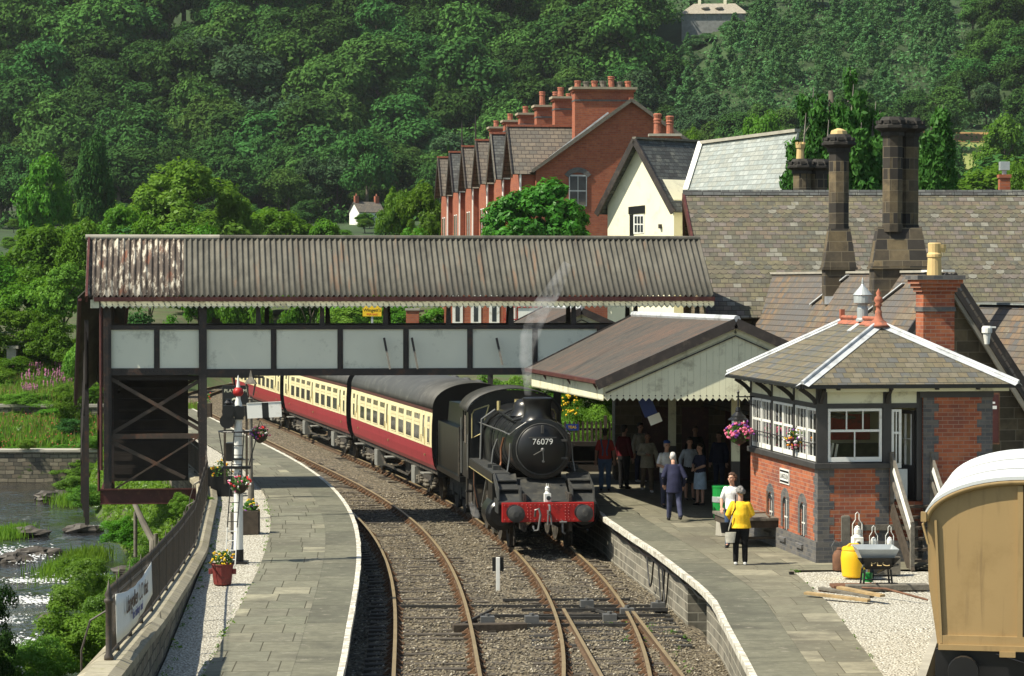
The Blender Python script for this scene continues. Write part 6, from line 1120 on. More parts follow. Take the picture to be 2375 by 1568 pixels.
# ---------------------------------------------------------------- coaches: crimson and cream, each window and door a part
def body_sec(y):
    pr = [(1.24, 1.05), (1.33, 1.30), (1.375, 1.72)]; up = [(1.38, 1.95), (1.37, 2.5), (1.335, 2.86)]; return pr, up
CL = 19.35
def make_coach(label):
    t = thing('railway_coach', label, 'railway coach', (0, 0, 0)); t['group'] = 'crimson and cream coaches of the steam train'; k = lambda m, n, mt, p=None, **kw: m.build(n, mt, p or t, **kw)
    def side(pts, name, mat, y0=.02, y1=CL - .02):
        m = MB()
        for s in (-1, 1):
            for (a, b), (c, d) in zip(pts, pts[1:]): q = [(s * a, y0, b), (s * a, y1, b), (s * c, y1, d), (s * c, y0, d)]; m.quad(*(q if s > 0 else q[::-1]))
        m.smooth = True; return k(m, name, mat)
    side([(1.22, 1.02), (1.30, 1.16), (1.355, 1.45), (1.375, 1.715)], 'lower_panels', M['crimson']); side([(1.375, 1.719), (1.38, 1.95), (1.372, 2.45), (1.345, 2.82)], 'upper_panels', M['ccream']); side([(1.35, 2.80), (1.365, 2.82), (1.35, 2.92), (1.33, 2.92)], 'cantrail', M['maroon'])
    ro = lambda y: [V((1.33 * math.cos(a) ** 1.0 if True else 0, y, 2.91 + .80 * math.sin(a) ** .85)) for a in np.linspace(0, PI, 21)]
    m = MB(); m.smooth = True; m.loft([ro(0), ro(CL * .25), ro(CL * .5), ro(CL * .75), ro(CL)], closed=False, caps=False); k(m, 'roof', M['coachroof']).modifiers.new('t', 'SOLIDIFY').thickness = .03
    m = MB()
    for y in np.arange(2.4, CL, 2.4): 
        r1 = [p + V((0, 0, .004)) for p in ro(y)]; r2 = [p + V((0, 0, .004)) for p in ro(y + .03)]; m.loft([r1, r2], closed=False, caps=False)
    k(m, 'roof_seams', M['black'])
    end = [V((1.22, 0, 1.02)), V((1.375, 0, 1.72)), V((1.345, 0, 2.82))] + ro(0)[1:-1] + [V((-1.345, 0, 2.82)), V((-1.375, 0, 1.72)), V((-1.22, 0, 1.02))]
    for y, d in ((.0, .04), (CL - .04, .04)): m = MB(); m.prism([p + V((0, y, 0)) for p in end], (0, d, 0)); y2 = y - .38 if y < 1 else y + .04; m.box(-.55, .55, y2, y2 + .38, 1.1, 3.1); k(m, 'gangway_end', M['black'])
    wins = [(.42, .50, 0)] + [(2.45 + i * 1.72, 1.18, 1) for i in range(4)] + [(10.35 + i * 1.72, 1.18, 1) for i in range(4)] + [(18.25, .5, 0)]
    doors = [1.35, 9.42, 17.25]
    for s in (-1, 1):
        X = lambda z: s * interp([(1.72, 1.378), (1.95, 1.382), (2.45, 1.374), (2.82, 1.347)], z)
        def plate(m, y0, y1, z0, z1, o): a, b = X(z0) + s * o, X(z1) + s * o; q = [(a, y0, z0), (a, y1, z0), (b, y1, z1), (b, y0, z1)]; m.quad(*(q if s > 0 else q[::-1]))
        for y, w, big in wins:
            m = MB(); fr = .035
            for a, b, c, d in ((y, y + fr, 1.82, 2.70), (y + w - fr, y + w, 1.82, 2.70), (y + fr, y + w - fr, 1.82, 1.855), (y + fr, y + w - fr, 2.665, 2.70), (y + fr, y + w - fr, 2.40, 2.43)): plate(m, a, b, c, d, .014)
            if big: 
                for i in range(1, 4): q = y + w * i / 4; plate(m, q - .02, q + .02, 2.43, 2.665, .012)
            f = k(m, 'window', M['ccream']); m = MB(); plate(m, y + fr, y + w - fr, 1.855, 2.665, .006); k(m, 'pane', M['coachglass'], f)
        for y in doors:
            m = MB(); 
            for a in (y, y + .68): m.mat = 0; plate(m, a - .008, a + .008, 1.08, 2.8, .004)
            m.mat = 1
            for a, b, c, d in ((y + .16, y + .20, 1.95, 2.70), (y + .48, y + .52, 1.95, 2.70), (y + .2, y + .48, 2.66, 2.70), (y + .2, y + .48, 1.95, 1.98)): plate(m, a, b, c, d, .012)
            m.mat = 2; m.tube([(X(1.9) + s * .03, y + .58, 1.80), (X(1.9) + s * .03, y + .58, 2.05)], .015, 5); m.tube([(X(1.9) + s * .03, y - .10, 1.75), (X(1.9) + s * .03, y - .10, 2.3)], .013, 5); m.box(X(1.6) - .02, X(1.6) + .02, y + .05, y + .1, 1.4, 1.46); f = k(m, 'door', [M['darkpaint'], M['ccream'], M['brass']]); m = MB(); plate(m, y + .20, y + .48, 1.98, 2.66, .007); k(m, 'pane', M['glass'], f)
    for i in range(8):
        y = 1.6 + i * 2.3; m = MB(); m.smooth = True; m.sph((.42, y, 3.66), (.13, .22, .10), 10, 6); m.sph((.42, y + .35, 3.66), (.13, .2, .10), 10, 6); k(m, 'roof_vent', M['coachroof'])
    m = MB(); m.box(-1.15, -1.05, .3, CL - .3, .86, 1.03); m.box(1.05, 1.15, .3, CL - .3, .86, 1.03); m.box(-1.1, 1.1, 0, .12, .85, 1.05); m.box(-1.1, 1.1, CL - .12, CL, .85, 1.05)
    for s in (-1, 1): m.bar((s * 1.05, 5.2, .82), (s * 1.05, 7.0, .40), .06, .06); m.bar((s * 1.05, 7.0, .40), (s * 1.05, 12.4, .40), .06, .06); m.bar((s * 1.05, 12.4, .40), (s * 1.05, 14.2, .82), .06, .06)
    m.box(-.8, .8, 8.0, 9.2, .35, .85); k(m, 'underframe', M['under'])
    for s in (-1, 1): 
        for y in (4.6, 13.4): m = MB(); m.box(min(s * .9, s * 1.2), max(s * .9, s * 1.2), y, y + .75, .28, .84); m.box(s * 1.2 - .01, s * 1.2 + .01, y + .1, y + .35, .4, .7); k(m, 'battery_box', M['undergrey'])
        for y in (1.35, 9.42, 17.25): m = MB(); m.box(min(s * 1.1, s * 1.42), max(s * 1.1, s * 1.42), y, y + .7, .80, .84); k(m, 'footboard', M['undergrey'])
        for y in (.02, CL - .02): m = MB(); y2 = -.5 if y < 1 else .5; m.lathe([(.1, 0), (.1, y2 * .8), (.22, y2 * .85), (.22, y2)], (s * .865, y, 1.05), 14, 'y'); k(m, 'buffer', M['under'])
    for yc in (2.9, CL - 2.9):
        m = MB(); m.box(-1.0, 1.0, yc - .15, yc + .15, .45, .8)
        for s in (-1, 1):
            m.mat = 0; m.box(s * 1.02 - .05, s * 1.02 + .05, yc - 1.7, yc + 1.7, .52, .70)
            for y in (yc - 1.28, yc + 1.28): 
                m.mat = 0; m.lathe([(.30, -.06), (.45, -.06), (.47, 0), (.45, .06), (.30, .06), (.08, .05)], (s * .75, y, .46), 18, 'x'); m.mat = 1; m.box(s * 1.08 - .06, s * 1.08 + .06, y - .14, y + .14, .34, .60)
                for q in (-.38, .38): m.lathe([(.07, .40), (.09, .44), (.07, .48), (.09, .52), (.07, .56)], (s * 1.08, y + q, 0), 8)
                m.tube([(s * 1.10, y - .5, .70), (s * 1.12, y - .1, .32)], .02, 5)
            m.lathe([(.10, .30), (.13, .36), (.10, .42), (.13, .48), (.10, .54)], (s * 1.05, yc - .15, 0), 8); m.lathe([(.10, .30), (.13, .36), (.10, .42), (.13, .48), (.10, .54)], (s * 1.05, yc + .15, 0), 8)
        k(m, 'bogie', [M['under'], mk('bogie_pale', (.13, .115, .09), .8, var=.4, scale=6) if 'bpale' not in M else M['bpale']]); 
    return t
M['bpale'] = mk('bogie_pale', (.13, .115, .09), .8, var=.4, scale=6)  # paler tone for the axleboxes and springs
labs = ['crimson and cream coach next to the engine tender', 'second crimson and cream coach, its middle under the footbridge', 'third crimson and cream coach beyond the footbridge', 'farthest crimson and cream coach turning away round the curve']
y = at_arc(EY, 15.9); co = None
for i, lab in enumerate(labs):
    y2 = at_arc(y, CL); a, b = V((Rx(y), y, 0)), V((Rx(y2), y2, 0)); rz = -math.atan((b.x - a.x) / (b.y - a.y))
    if co is None: co = c_ = make_coach(lab); c_.location = a; c_.rotation_euler = (0, 0, rz)
    else: c_ = dup(co, loc=a, rz=rz, label=lab)
    y = at_arc(y2, .95)
HT = thatch = THIT(1655, 66, 450); HC_ = THIT(850, 520, 450); HL_ = THIT(30, 478, 450)
# ---------------------------------------------------------------- brick terrace going away from the camera
TD = V((-.1275, .9918, 0)); TRZ = math.atan2(TD.y, TD.x) - PI / 2; TO = V((.55, 172.6, 3.5))
def pots(m, x0, x1, y, z, n, hs, mt=0):
    for i in range(n): x = lerp(x0, x1, (i + .5) / n); h = hs[i % len(hs)]; m.mat = (i * mt) % 2; m.lathe([(.22, z), (.19, z + h * .6), (.23, z + h * .64), (.20, z + h * .75), (.24, z + h * .78), (.22, z + h * .85)], (x, y, 0), 9)
def terrace_house(label, j, LN=8.9, end=False):
    """local x = into the row, y = along it; the front gable stands at x 0, the main eaves at x 1.0"""
    t = thing('terraced_house', label, 'house', TO + TD * (j * LN), TRZ, 'red brick terraced houses'); k = lambda m, n, mt, p=None, **kw: m.build(n, mt, p or t, **kw); E_, RZ, RX_ = 10.7, 15.0, 7.1
    m = MB(); m.prism([(1.0, .05, 0), (13.2, .05, 0), (13.2, .05, E_), (RX_, .05, RZ - .1), (1.0, .05, E_)], (0, LN - .1, 0)); m.prism([(0, .6, 0), (0, 5.2, 0), (0, 5.2, 10.5), (0, 2.9, 13.2), (0, .6, 10.5)], (1.2, 0, 0)); k(m, 'wall', M['brickfar'])
    m = MB(); m.quad((.6, -.25, E_ - .35), (RX_, -.25, RZ), (RX_, LN - .0, RZ), (.6, LN, E_ - .35)); m.quad((RX_, -.25, RZ), (13.6, -.25, E_ - .30), (13.6, LN, E_ - .30), (RX_, LN, RZ)); k(m, 'roof', M['slateterr']).modifiers.new('t', 'SOLIDIFY').thickness = .08
    m = MB(); xb = 4.6; m.quad((-.55, .35, 10.25), (1.0, .35, 10.25), (xb, 2.9, 13.4), (-.55, 2.9, 13.4)); m.quad((-.55, 5.45, 10.25), (-.55, 2.9, 13.4), (xb, 2.9, 13.4), (1.0, 5.45, 10.25)); k(m, 'front_gable_roof', [M['slateterr'], M['slatedark'], M['slateterr']][j % 3]).modifiers.new('t', 'SOLIDIFY').thickness = .07
    m = MB(); m.bar((-.55, 2.9, 13.46), (xb, 2.9, 13.46), .26, .14); m.bar((RX_, -.2, RZ + .05), (RX_, LN, RZ + .05), .28, .16); k(m, 'ridge_tiles', M['terracotta'])
    m = MB(); m.bar((-.5, .3, 10.1), (-.5, 2.9, 13.3), .06, .36); m.bar((-.5, 5.5, 10.1), (-.5, 2.9, 13.3), .06, .36)
    if j in (2, 3): m.lathe([(.07, 13.2), (.05, 14.6), (.01, 15.3)], (-.5, 2.9, 0), 6)
    k(m, 'bargeboard', [M['darkpaint'], M['greywood']][j == 1])
    m = MB(); m.box(RX_ - 3.6, RX_ + .2, .15, 1.35, 12.0, 15.5); m.mat = 1; m.box(RX_ - 3.62, RX_ + .22, .13, 1.37, 14.9, 15.0); m.mat = 0; m.box(RX_ - 3.7, RX_ + .3, .05, 1.45, 15.501, 15.65); m.mat = 2; m.box(RX_ - 3.8, RX_ + .4, -.05, 1.55, 15.651, 15.80); c = k(m, 'chimney', [M['brickfar'], M['bluebrick'], M['stonecap']])
    m = MB(); pots(m, RX_ - 3.6, RX_ + .2, .75, 15.80, 7 if j == 0 else 4, ([.5, .45, .5, .5, .85, .45, .5], [.75, .75, .35], [1.15, 1.15, 1.0], [.6, .6, .6])[min(j, 3)], 1 if j == 0 else 0); k(m, 'chimney_pots', [M['terracotta'], M['greywood']], c)
    m = MB(); m.box(-1.1, 0, .9, 4.9, 0, 4.2); m.mat = 1; m.prism([(-1.25, .7, 4.2), (-1.25, 5.1, 4.2), (0, 5.1, 4.9), (0, .7, 4.9)], (0, 0, .08)); k(m, 'bay', [M['brickfar'], M['slatelight']])
    for y, z0, z1 in ((1.9, 6.2, 8.6), (3.2, 6.2, 8.6)):
        m = MB(); m.box(-.03, -.001, y, y + .8, z0, z1); f = k(m, 'window', M['white']); m = MB(); m.box(-.04, -.031, y + .08, y + .72, z0 + .08, z1 - .08); k(m, 'pane', M['glass'], f)
    m = MB(); m.tube([(.05, .45, 10.3), (.0, .45, 0)], .07, 6); k(m, 'downpipe', M['whiterender'])
    if end:
        for x, z0 in ((3.1, 8.2), (8.9, 8.2)):
            m = MB(); m.box(x, x + 1.15, -.02, .05, z0, z0 + 2.0); f = k(m, 'gable_window', M['zinc']); m = MB(); 
            for a in (0, 1):
                for b in (0, 1): m.box(x + .06 + a * .54, x + .55 + a * .54, -.03, -.021, z0 + .06 + b * .96, z0 + .94 + b * .96)
            k(m, 'pane', M['glass'], f); m = MB(); N = 8
            for i in range(N): a0, a1 = PI * (.2 + .6 * i / N), PI * (.2 + .6 * (i + 1) / N); q = lambda a, r_: V((x + .575 + r_ * math.cos(a) * .95, -.03, z0 + 1.35 + r_ * math.sin(a) * 1.0)); m.prism([q(a0, .8), q(a1, .8), q(a1, 1.12), q(a0, 1.12)], (0, .07, 0))
            k(m, 'window_arch', M['bluebrick'], f)
        m = MB(); m.bar((.7, -.27, E_ - .30), (RX_, -.27, RZ - .02), .05, .22); m.bar((13.5, -.27, E_ - .25), (RX_, -.27, RZ - .02), .05, .22); k(m, 'verge', M['greywood']); m = MB(); m.bar((1.3, -.2, E_ + .18), (5.6, -.2, 14.15), .10, .10); k(m, 'verge_flashing', M['lead'])
    return t
TL = ['end brick terraced house with window in its big side gable and longest chimney', 'second terraced house, its front gable edged with pale green boards', 'third terraced house with a tall dark spike on its front gable', 'fourth terraced house with dark slate front gable and a spike', 'fifth terraced house counted from the big side gable', 'last terraced house at the far end of the brick terrace']
for j in range(6): terrace_house(TL[j], j, end=j == 0)
# rear extension chimney with two banded pots
t = thing('chimney_stack', 'brick stack with two tall banded red pots between terrace and white house', 'chimney', W(1542, 326, 166)); m = MB(); m.box(-.9, .9, -.4, .4, -2, .25); m.build('stack', M['brickfar'], t); m = MB(); m.box(-1.0, 1.0, -.5, .5, .25, .4); m.build('cap', M['conc'], t); m = MB()
for x, h in ((-.45, 1.25), (.3, 1.1)): m.lathe([(.24, .4), (.22, h * .5 + .4), (.26, h * .55 + .4), (.22, h * .6 + .4), (.26, h * .7 + .4), (.22, h * .75 + .4), (.27, h * .95 + .4), (.2, h + .4)], (x, 0, 0), 12)
m.build('chimney_pots', M['terracotta'], t)
# ---------------------------------------------------------------- white rendered house with steep gable and the long pale roof
wd = V((.74, .67, 0)); wn = V((.67, -.74, 0)); A0 = W(1475, 322, 150); g0 = 3.0; t = thing('white_house', 'cream rendered house with steep dark slate roof and black window head', 'house', (A0.x, 150, g0)); k = lambda m, n, mt, p=None, **kw: m.build(n, mt, p or t, world=True, **kw)
hw, rise, Ez = 2.6, 3.7, A0.z - 3.7
m = MB(); base = [A0 + wn * s * hw for s in (-1, 1)]; f = lambda p, z: V((p.x, p.y, z)); c0 = A0 + wd * .35
m.prism([f(c0 - wn * hw, g0), f(c0 + wn * hw, g0), f(c0 + wn * hw, Ez + .3), f(c0, A0.z - .1), f(c0 - wn * hw, Ez + .3)], tuple(wd * 7)); k(m, 'wall', M['render'])
m = MB(); b0, b1 = A0 - wd * .15, A0 + wd * 5.7
for s in (-1, 1): q = [f(b0 + wn * s * (hw + .45), Ez - .35), f(b1 + wn * s * (hw + .45), Ez - .35), f(b1, A0.z), f(b0, A0.z)]; m.quad(*(q if s > 0 else q[::-1]))
k(m, 'roof', M['slatedark']).modifiers.new('t', 'SOLIDIFY').thickness = .10
m = MB()
for s in (-1, 1): m.bar(f(b0 + wn * s * (hw + .4), Ez - .42), f(b0, A0.z - .08), .10, .34)
k(m, 'bargeboard', M['darkpaint']); m = MB(); m.bar(f(b0, A0.z + .05), f(b1, A0.z + .05), .3, .12); k(m, 'ridge', M['greywood'])
def onwall(px, py): d = ray(px, py); tt = (c0 - V((0, 0, HC))).dot(wd) / d.dot(wd); return V((0, 0, HC)) + d * tt
m = MB(); p0, p1, p2, p3 = onwall(1459, 497), onwall(1496, 494), onwall(1496, 476), onwall(1459, 480); m.prism([p0, p1, p2, p3], tuple(-wd * .06)); p0, p1, p2, p3 = onwall(1461, 560), onwall(1470, 560), onwall(1470, 497), onwall(1461, 498); m.prism([p0, p1, p2, p3], tuple(-wd * .03)); k(m, 'window_head', M['black'])
m = MB(); p0, p1, p2, p3 = onwall(1470, 543), onwall(1494, 541), onwall(1494, 497), onwall(1470, 498); m.prism([p0, p1, p2, p3], tuple(-wd * .03)); w_ = k(m, 'window', M['white']); m = MB()
for i in range(3):
    for j in range(2): a, b = lerp(1472, 1493, i / 3 + .04), lerp(1472, 1493, (i + 1) / 3 - .04); c, d = lerp(500, 540, j / 2 + .04), lerp(500, 540, (j + 1) / 2 - .04); m.prism([onwall(a, d) - wd * .035, onwall(b, d) - wd * .035, onwall(b, c) - wd * .035, onwall(a, c) - wd * .035], tuple(-wd * .006))
m.build('pane', M['glass'], w_, world=False); ob = [o for o in w_.children][0]; ob.location = -V((A0.x, 150, g0)); m = MB(); m.prism([onwall(1531, 530), onwall(1535, 530), onwall(1535, 520), onwall(1531, 520)], tuple(-wd * .15)); k(m, 'wall_vent', M['darkpaint'])
t = thing('slate_roofed_house', 'long house with pale grey slate roof beside the white gabled house', 'house', (13, 166, 3.5)); k = lambda m, n, mt, p=None, **kw: m.build(n, mt, p or t, world=True, **kw); A, B_, C_, D_ = W(1629, 334, 147), W(1850, 306, 138), W(1815, 452, 135.5), W(1594, 446, 144.6)
m = MB(); m.quad(D_, C_, B_, A); E1, E2 = A + (A - D_) * V((1, 1, 0)).length * 0 + V((A.x - D_.x, A.y - D_.y, D_.z - A.z)), B_ + V((B_.x - C_.x, B_.y - C_.y, C_.z - B_.z)); m.quad(A, B_, E2, E1); k(m, 'roof', M['slatelight']).modifiers.new('t', 'SOLIDIFY').thickness = .12
m = MB(); z = V((0, 0, 1)); m.prism([D_ + V((.3, .3, -.1)), V((D_.x + .3, D_.y + .3, 3.5)), V((E1.x + .3, E1.y, 3.5)), E1 + V((.3, 0, -.1)), A + V((.3, .1, -.15))], tuple((C_ - D_) * .97)); k(m, 'wall', M['render']); m = MB(); m.bar(D_ + z * .12 - V((.1, 0, 0)), A + z * .12 - V((.1, 0, 0)), .28, .10); k(m, 'verge', M['white']); m = MB(); m.bar(A + z * .08, B_ + z * .08, .35, .16); k(m, 'ridge', M['conc'])
# ---------------------------------------------------------------- small houses far off
def cottage(label, p, rz, w, d, eave, ridge, wall, roof, chim, thatched=False, name='cottage'):
    t = thing(name, label, 'house', p, rz); k = lambda m, n, mt, pp=None, **kw: m.build(n, mt, pp or t, **kw); hx, hy = w / 2, d / 2; m = MB()
    if thatched: m.box(-hx, hx, -hy, hy, -4, eave)
    else: m.prism([(-hx, -hy, -4), (-hx, -hy, eave), (-hx, 0, ridge - .1), (-hx, hy, eave), (-hx, hy, -4)], (w, 0, 0))
    k(m, 'wall', wall); m = MB(); e = .5
    if thatched:
        c = [(-hx - e, -hy - e, eave - .2), (hx + e, -hy - e, eave - .2), (hx + e, hy + e, eave - .2), (-hx - e, hy + e, eave - .2)]; r = [(-hx * .62, 0, ridge), (hx * .68, 0, ridge)]; m.add(c + r, [(0, 1, 5, 4), (1, 2, 5), (2, 3, 4, 5), (3, 0, 4), (3, 2, 1, 0)])
    else: m.quad((-hx - .2, -hy - .25, eave - .2), (hx + .2, -hy - .25, eave - .2), (hx + .2, 0, ridge), (-hx - .2, 0, ridge)); m.quad((hx + .2, hy + .25, eave - .2), (-hx - .2, hy + .25, eave - .2), (-hx - .2, 0, ridge), (hx + .2, 0, ridge))
    ro = k(m, 'roof', roof); 
    if not thatched: ro.modifiers.new('t', 'SOLIDIFY').thickness = .1
    for x in chim: m = MB(); m.box(x - .35, x + .35, -.3, .3, ridge - .6, ridge + 1.0); m.mat = 1; m.lathe([(.15, ridge + 1.0), (.12, ridge + 1.4)], (x, 0, 0), 8); k(m, 'chimney', [M['render'] if thatched else M['brickfar'], M['terracotta']], ro)
    return t, k
t, k = cottage('grey stone thatched house high on the hill at the top of the picture', HT + V((0, 0, .5)), R(-4), 14.5, 8, 2.5, 5.0, M['slateterr'] if False else mk('grey_stone_wall', (.22, .225, .22), .9, var=.25, scale=1.2), mk('thatch', (.30, .27, .22), .95, var=.25, scale=2.5, bump=.6), (-3.2, 2.6), True, 'thatched_house')
m = MB()
for x in (-4.2, -1.8, 1.4, 4.4, 6.1): m.box(x - .4, x + .4, -4.06, -4.0, 1.2, 2.35)
k(m, 'window', M['glass']); 
for x in (-1.9, 1.2): m = MB(); m.smooth = True; m.sph((x, -2.6, 3.75), (1.0, .9, .4), 12, 6); m.mat = 1; m.smooth = False; m.box(x - .55, x + .55, -3.46, -3.3, 3.55, 3.78); k(m, 'eyebrow_dormer', [M['thatch_'] if 'thatch_' in M else bpy.data.materials['thatch'], M['glass']])
cottage('small white cottage with two chimneys low in the valley trees', HC_ + V((0, 0, .2)), R(28), 4.6, 4.0, 2.0, 3.6, M['whiterender'], M['slateterr'], (-1.9, 1.9))
cottage('grey roofed house with brick chimney at the left edge', HL_ + V((-1, 0, .3)), R(12), 12, 7, 2.9, 5.6, M['conc'], M['slateterr'], (-1.5,), name='house')
t = thing('shelter_gable', 'small cream gabled shelter seen through the footbridge opening', 'shelter', W(716, 756, 222)); m = MB(); m.prism([(-1.9, 0, 0), (1.9, 0, 0), (0, 0, 1.0)], (0, 3, 0)); m.box(-1.9, 1.9, 0, 3, -4, -.001); m.build('wall', M['cream'], t); m = MB(); m.bar((-2.2, -.2, -.1), (0, -.2, 1.08), .2, .16); m.bar((2.2, -.2, -.1), (0, -.2, 1.08), .2, .16); m.build('bargeboard', M['darkpaint'], t)
p = W(1030, 752, 163); t = thing('bay_fronted_house', 'low red brick front with white windows seen through the footbridge opening', 'house', (p.x, 163, 3.2)); m = MB(); m.box(0, 4.6, 0, 3, 0, 3.2); m.build('wall', M['brickfar'], t)
for x in (.5, 1.6, 2.7, 3.7): m = MB(); m.box(x, x + .62, -.04, -.001, 1.2, 2.9); f = m.build('window', M['white'], t); m = MB(); m.box(x + .18, x + .44, -.05, -.041, 1.3, 2.8); m.build('pane', M['glass'], f)
m = MB(); m.box(-.1, 4.7, -.5, -.041, .75, 1.0); m.build('sill', M['conc'], t)
p = W(1202, 760, 142); t = thing('white_wall', 'sunlit white garden wall seen through the footbridge opening', 'wall', (p.x, 142, p.z)); m = MB(); m.box(0, 2.2, 0, .3, -.2, 1.6); m.build('wall', M['whiterender'], t); m = MB(); m.box(-.3, 2.3, -.05, -.01, 1.05, 1.1); m.build('handrail', M['redpaint'], t)
p = W(1168, 760, 142); t = thing('red_gate', 'red lattice gate seen through the footbridge opening', 'gate', (p.x, 142, p.z)); m = MB()
for i in range(8): m.box(i * .1, i * .1 + .03, 0, .03, -.2, 1.3)
m.box(0, .75, -.01, .04, 1.2, 1.27); m.box(0, .75, -.01, .04, .4, .46); m.build('gate_bars', M['redpaint'], t)
p = W(957, 755, 140); t = thing('brick_pier', 'brick gate pier seen through the footbridge opening', 'pier', (p.x, 140, p.z)); m = MB(); m.box(-.33, .33, -.3, .3, -2, .78); m.build('pier', M['brickfar'], t); m = MB(); m.box(-.38, .38, -.35, .35, .78, .88); m.build('cap', M['conc'], t)
# ---------------------------------------------------------------- foliage
def leaves(name, cen, rad, nper, size, mat, out=None, up=.5, shell=.55, droop=0.0, el=1.7, parent=None, extra=None):
    """leaf-sized faces in clumps of given centres and radii; each leaf a bent-free diamond facing out and up"""
    cen = np.asarray(cen, float); rad = np.asarray(rad, float).reshape(-1, 1) if np.ndim(rad) else np.full((len(cen), 1), rad); N = len(cen) * nper
    d = RNG.normal(size=(N, 3)); d /= np.linalg.norm(d, axis=1, keepdims=True); c = np.repeat(cen, nper, 0); r = np.repeat(rad, nper, 0); q = shell + (1 - shell) * RNG.random((N, 1)) ** .5; p = c + d * r * q * np.array([1, 1, .8])
    n = d * .9 + np.array([0, 0, up]) + RNG.normal(size=(N, 3)) * .45
    if out is not None: n += (c - np.asarray(out)) * .08
    n /= np.linalg.norm(n, axis=1, keepdims=True); t = np.cross(n, RNG.normal(size=(N, 3))); t[:, 2] -= droop; t /= np.linalg.norm(t, axis=1, keepdims=True) + 1e-9; b = np.cross(n, t); b /= np.linalg.norm(b, axis=1, keepdims=True) + 1e-9
    s = size * RNG.uniform(.6, 1.3, (N, 1)); v = np.stack([p - t * s * .5 * el, p + b * s * .45, p + t * s * .5 * el, p - b * s * .45], 1).reshape(-1, 3); f = np.arange(N * 4).reshape(-1, 4)
    o = fastmesh(name, v, f, mat); 
    if parent is not None: o.parent = parent
    return o
def lobes(seed, kind, Wd=8.0, H=10.0):
    g = np.random.default_rng(seed); C = []; Rr = []
    if kind == 'con':
        for k in range(46): z = H * (.06 + .92 * (k / 45) ** .9); r = (1 - z / (H * 1.02)) * Wd / 2 * g.uniform(.55, 1.0); a = g.uniform(0, 6.28); C.append((r * math.cos(a), r * math.sin(a), z)); Rr.append(.10 * Wd * (1.25 - z / H))
        return np.array(C), np.array(Rr)
    z0, hz = {'broad': (.58, .40), 'tall': (.62, .38), 'bush': (.40, .55), 'round': (.52, .46)}[kind]; nl = {'broad': 11, 'tall': 13, 'bush': 12, 'round': 15}[kind]
    L = [(0, 0, H * z0, Wd * .33, H * hz * .62)]
    for k in range(nl):
        a = 2 * PI * k * .382 * 1.618 + g.uniform(-.5, .5); e = g.uniform(-.65, 1.0); rr = math.sqrt(max(0, 1 - e * e)) if kind != 'tall' else (1 - max(0, e) * .6); R_ = g.uniform(.72, 1.0) if kind == 'round' else g.uniform(.4, 1.25)
        L.append((Wd * .34 * rr * math.cos(a) * R_, Wd * .34 * rr * math.sin(a) * R_, H * (z0 + hz * .66 * e), Wd * g.uniform(.10, .24), H * g.uniform(.06, .16)))
    for x, y, z, r, h in L:
        m = 13 if r < Wd * .3 else 22
        for _ in range(m):
            d = g.normal(size=3); d[2] = abs(d[2]) * .9 - .25; d /= np.linalg.norm(d); C.append((x + d[0] * r, y + d[1] * r, max(.05 * H, z + d[2] * h))); Rr.append(Wd * g.uniform(.06, .125))
    return np.array(C), np.array(Rr)
def trunkmesh(name, H, r, parent, mat, spread=2.0, nb=5, top=.7):
    m = MB(); m.smooth = True; m.tube([(0, 0, -.6), (.02 * H, 0, H * .25), (-.01 * H, .01 * H, H * top)], [r * 1.25, r, r * .35], 7)
    for k in range(nb): a = 2.4 * k; z = H * (.28 + .08 * k); m.tube([(0, 0, z), (spread * .5 * math.cos(a), spread * .5 * math.sin(a), z + H * .10), (spread * math.cos(a), spread * math.sin(a), z + H * .2)], [r * .5, r * .3, r * .1], 5)
    return m.build(name, mat, parent)
PROTO = {}
def proto(kind, var, fine):
    key = (kind, var, fine)
    if key in PROTO: return PROTO[key]
    Wd, H = 8.0, 10.0; C, Rr = lobes(100 + var * 7 + hash(kind) % 1 + {'broad': 0, 'tall': 40, 'bush': 80, 'round': 120, 'con': 160}[kind], kind, Wd, H)
    n, s = {('con', 0): (60, .30), ('con', 1): (90, .24)}.get((kind, fine), (58, .27) if fine == 0 else (75, .23))
    if fine == 2: n, s = 95, .17
    cr = leaves('crown', C, Rr * (1.15 if fine == 0 else 1.0), n, s, M['leafhill'], (0, 0, H * .5)).data
    t = trunkmesh('trunk', H, .22, None, M['bark']); tm = t.data; 
    for o in [o for o in COL.objects if o.data in (cr, tm)]: bpy.data.objects.remove(o)
    PROTO[key] = (cr, tm); return PROTO[key]
MATV = {}
def withmat(me, mat):
    k = (me.name, mat.name)
    if k not in MATV: c = me.copy(); c.materials[0] = mat; MATV[k] = c
    return MATV[k]
def tree(name, label, x, y, z, h, w, kind, var, fine, mat, group=None, rz=None, trunk=True, cat='tree'):
    t = thing(name, label, cat, (x, y, z), random.uniform(0, 6.28) if rz is None else rz, group); cr, tm = proto(kind, var, fine)
    for nm, me in (('crown', withmat(cr, M[mat])),) + ((('trunk', tm),) if trunk else ()): o = bpy.data.objects.new(nm, me); COL.objects.link(o); o.parent = t
    t.scale = (w / 8.0, w / 8.0, h / 10.0); return t
def ptree(name, label, px, ptop, Y, wpx, kind, var, mat, group=None, fine=1, z=None, trunk=True, cat='tree'):
    p = W(px, ptop, Y); z = T(p.x, Y) if z is None else z; return tree(name, label, p.x, Y, z, max(.4, p.z - z), wpx * Y / F, kind, var, fine, mat, group, None, trunk, cat)
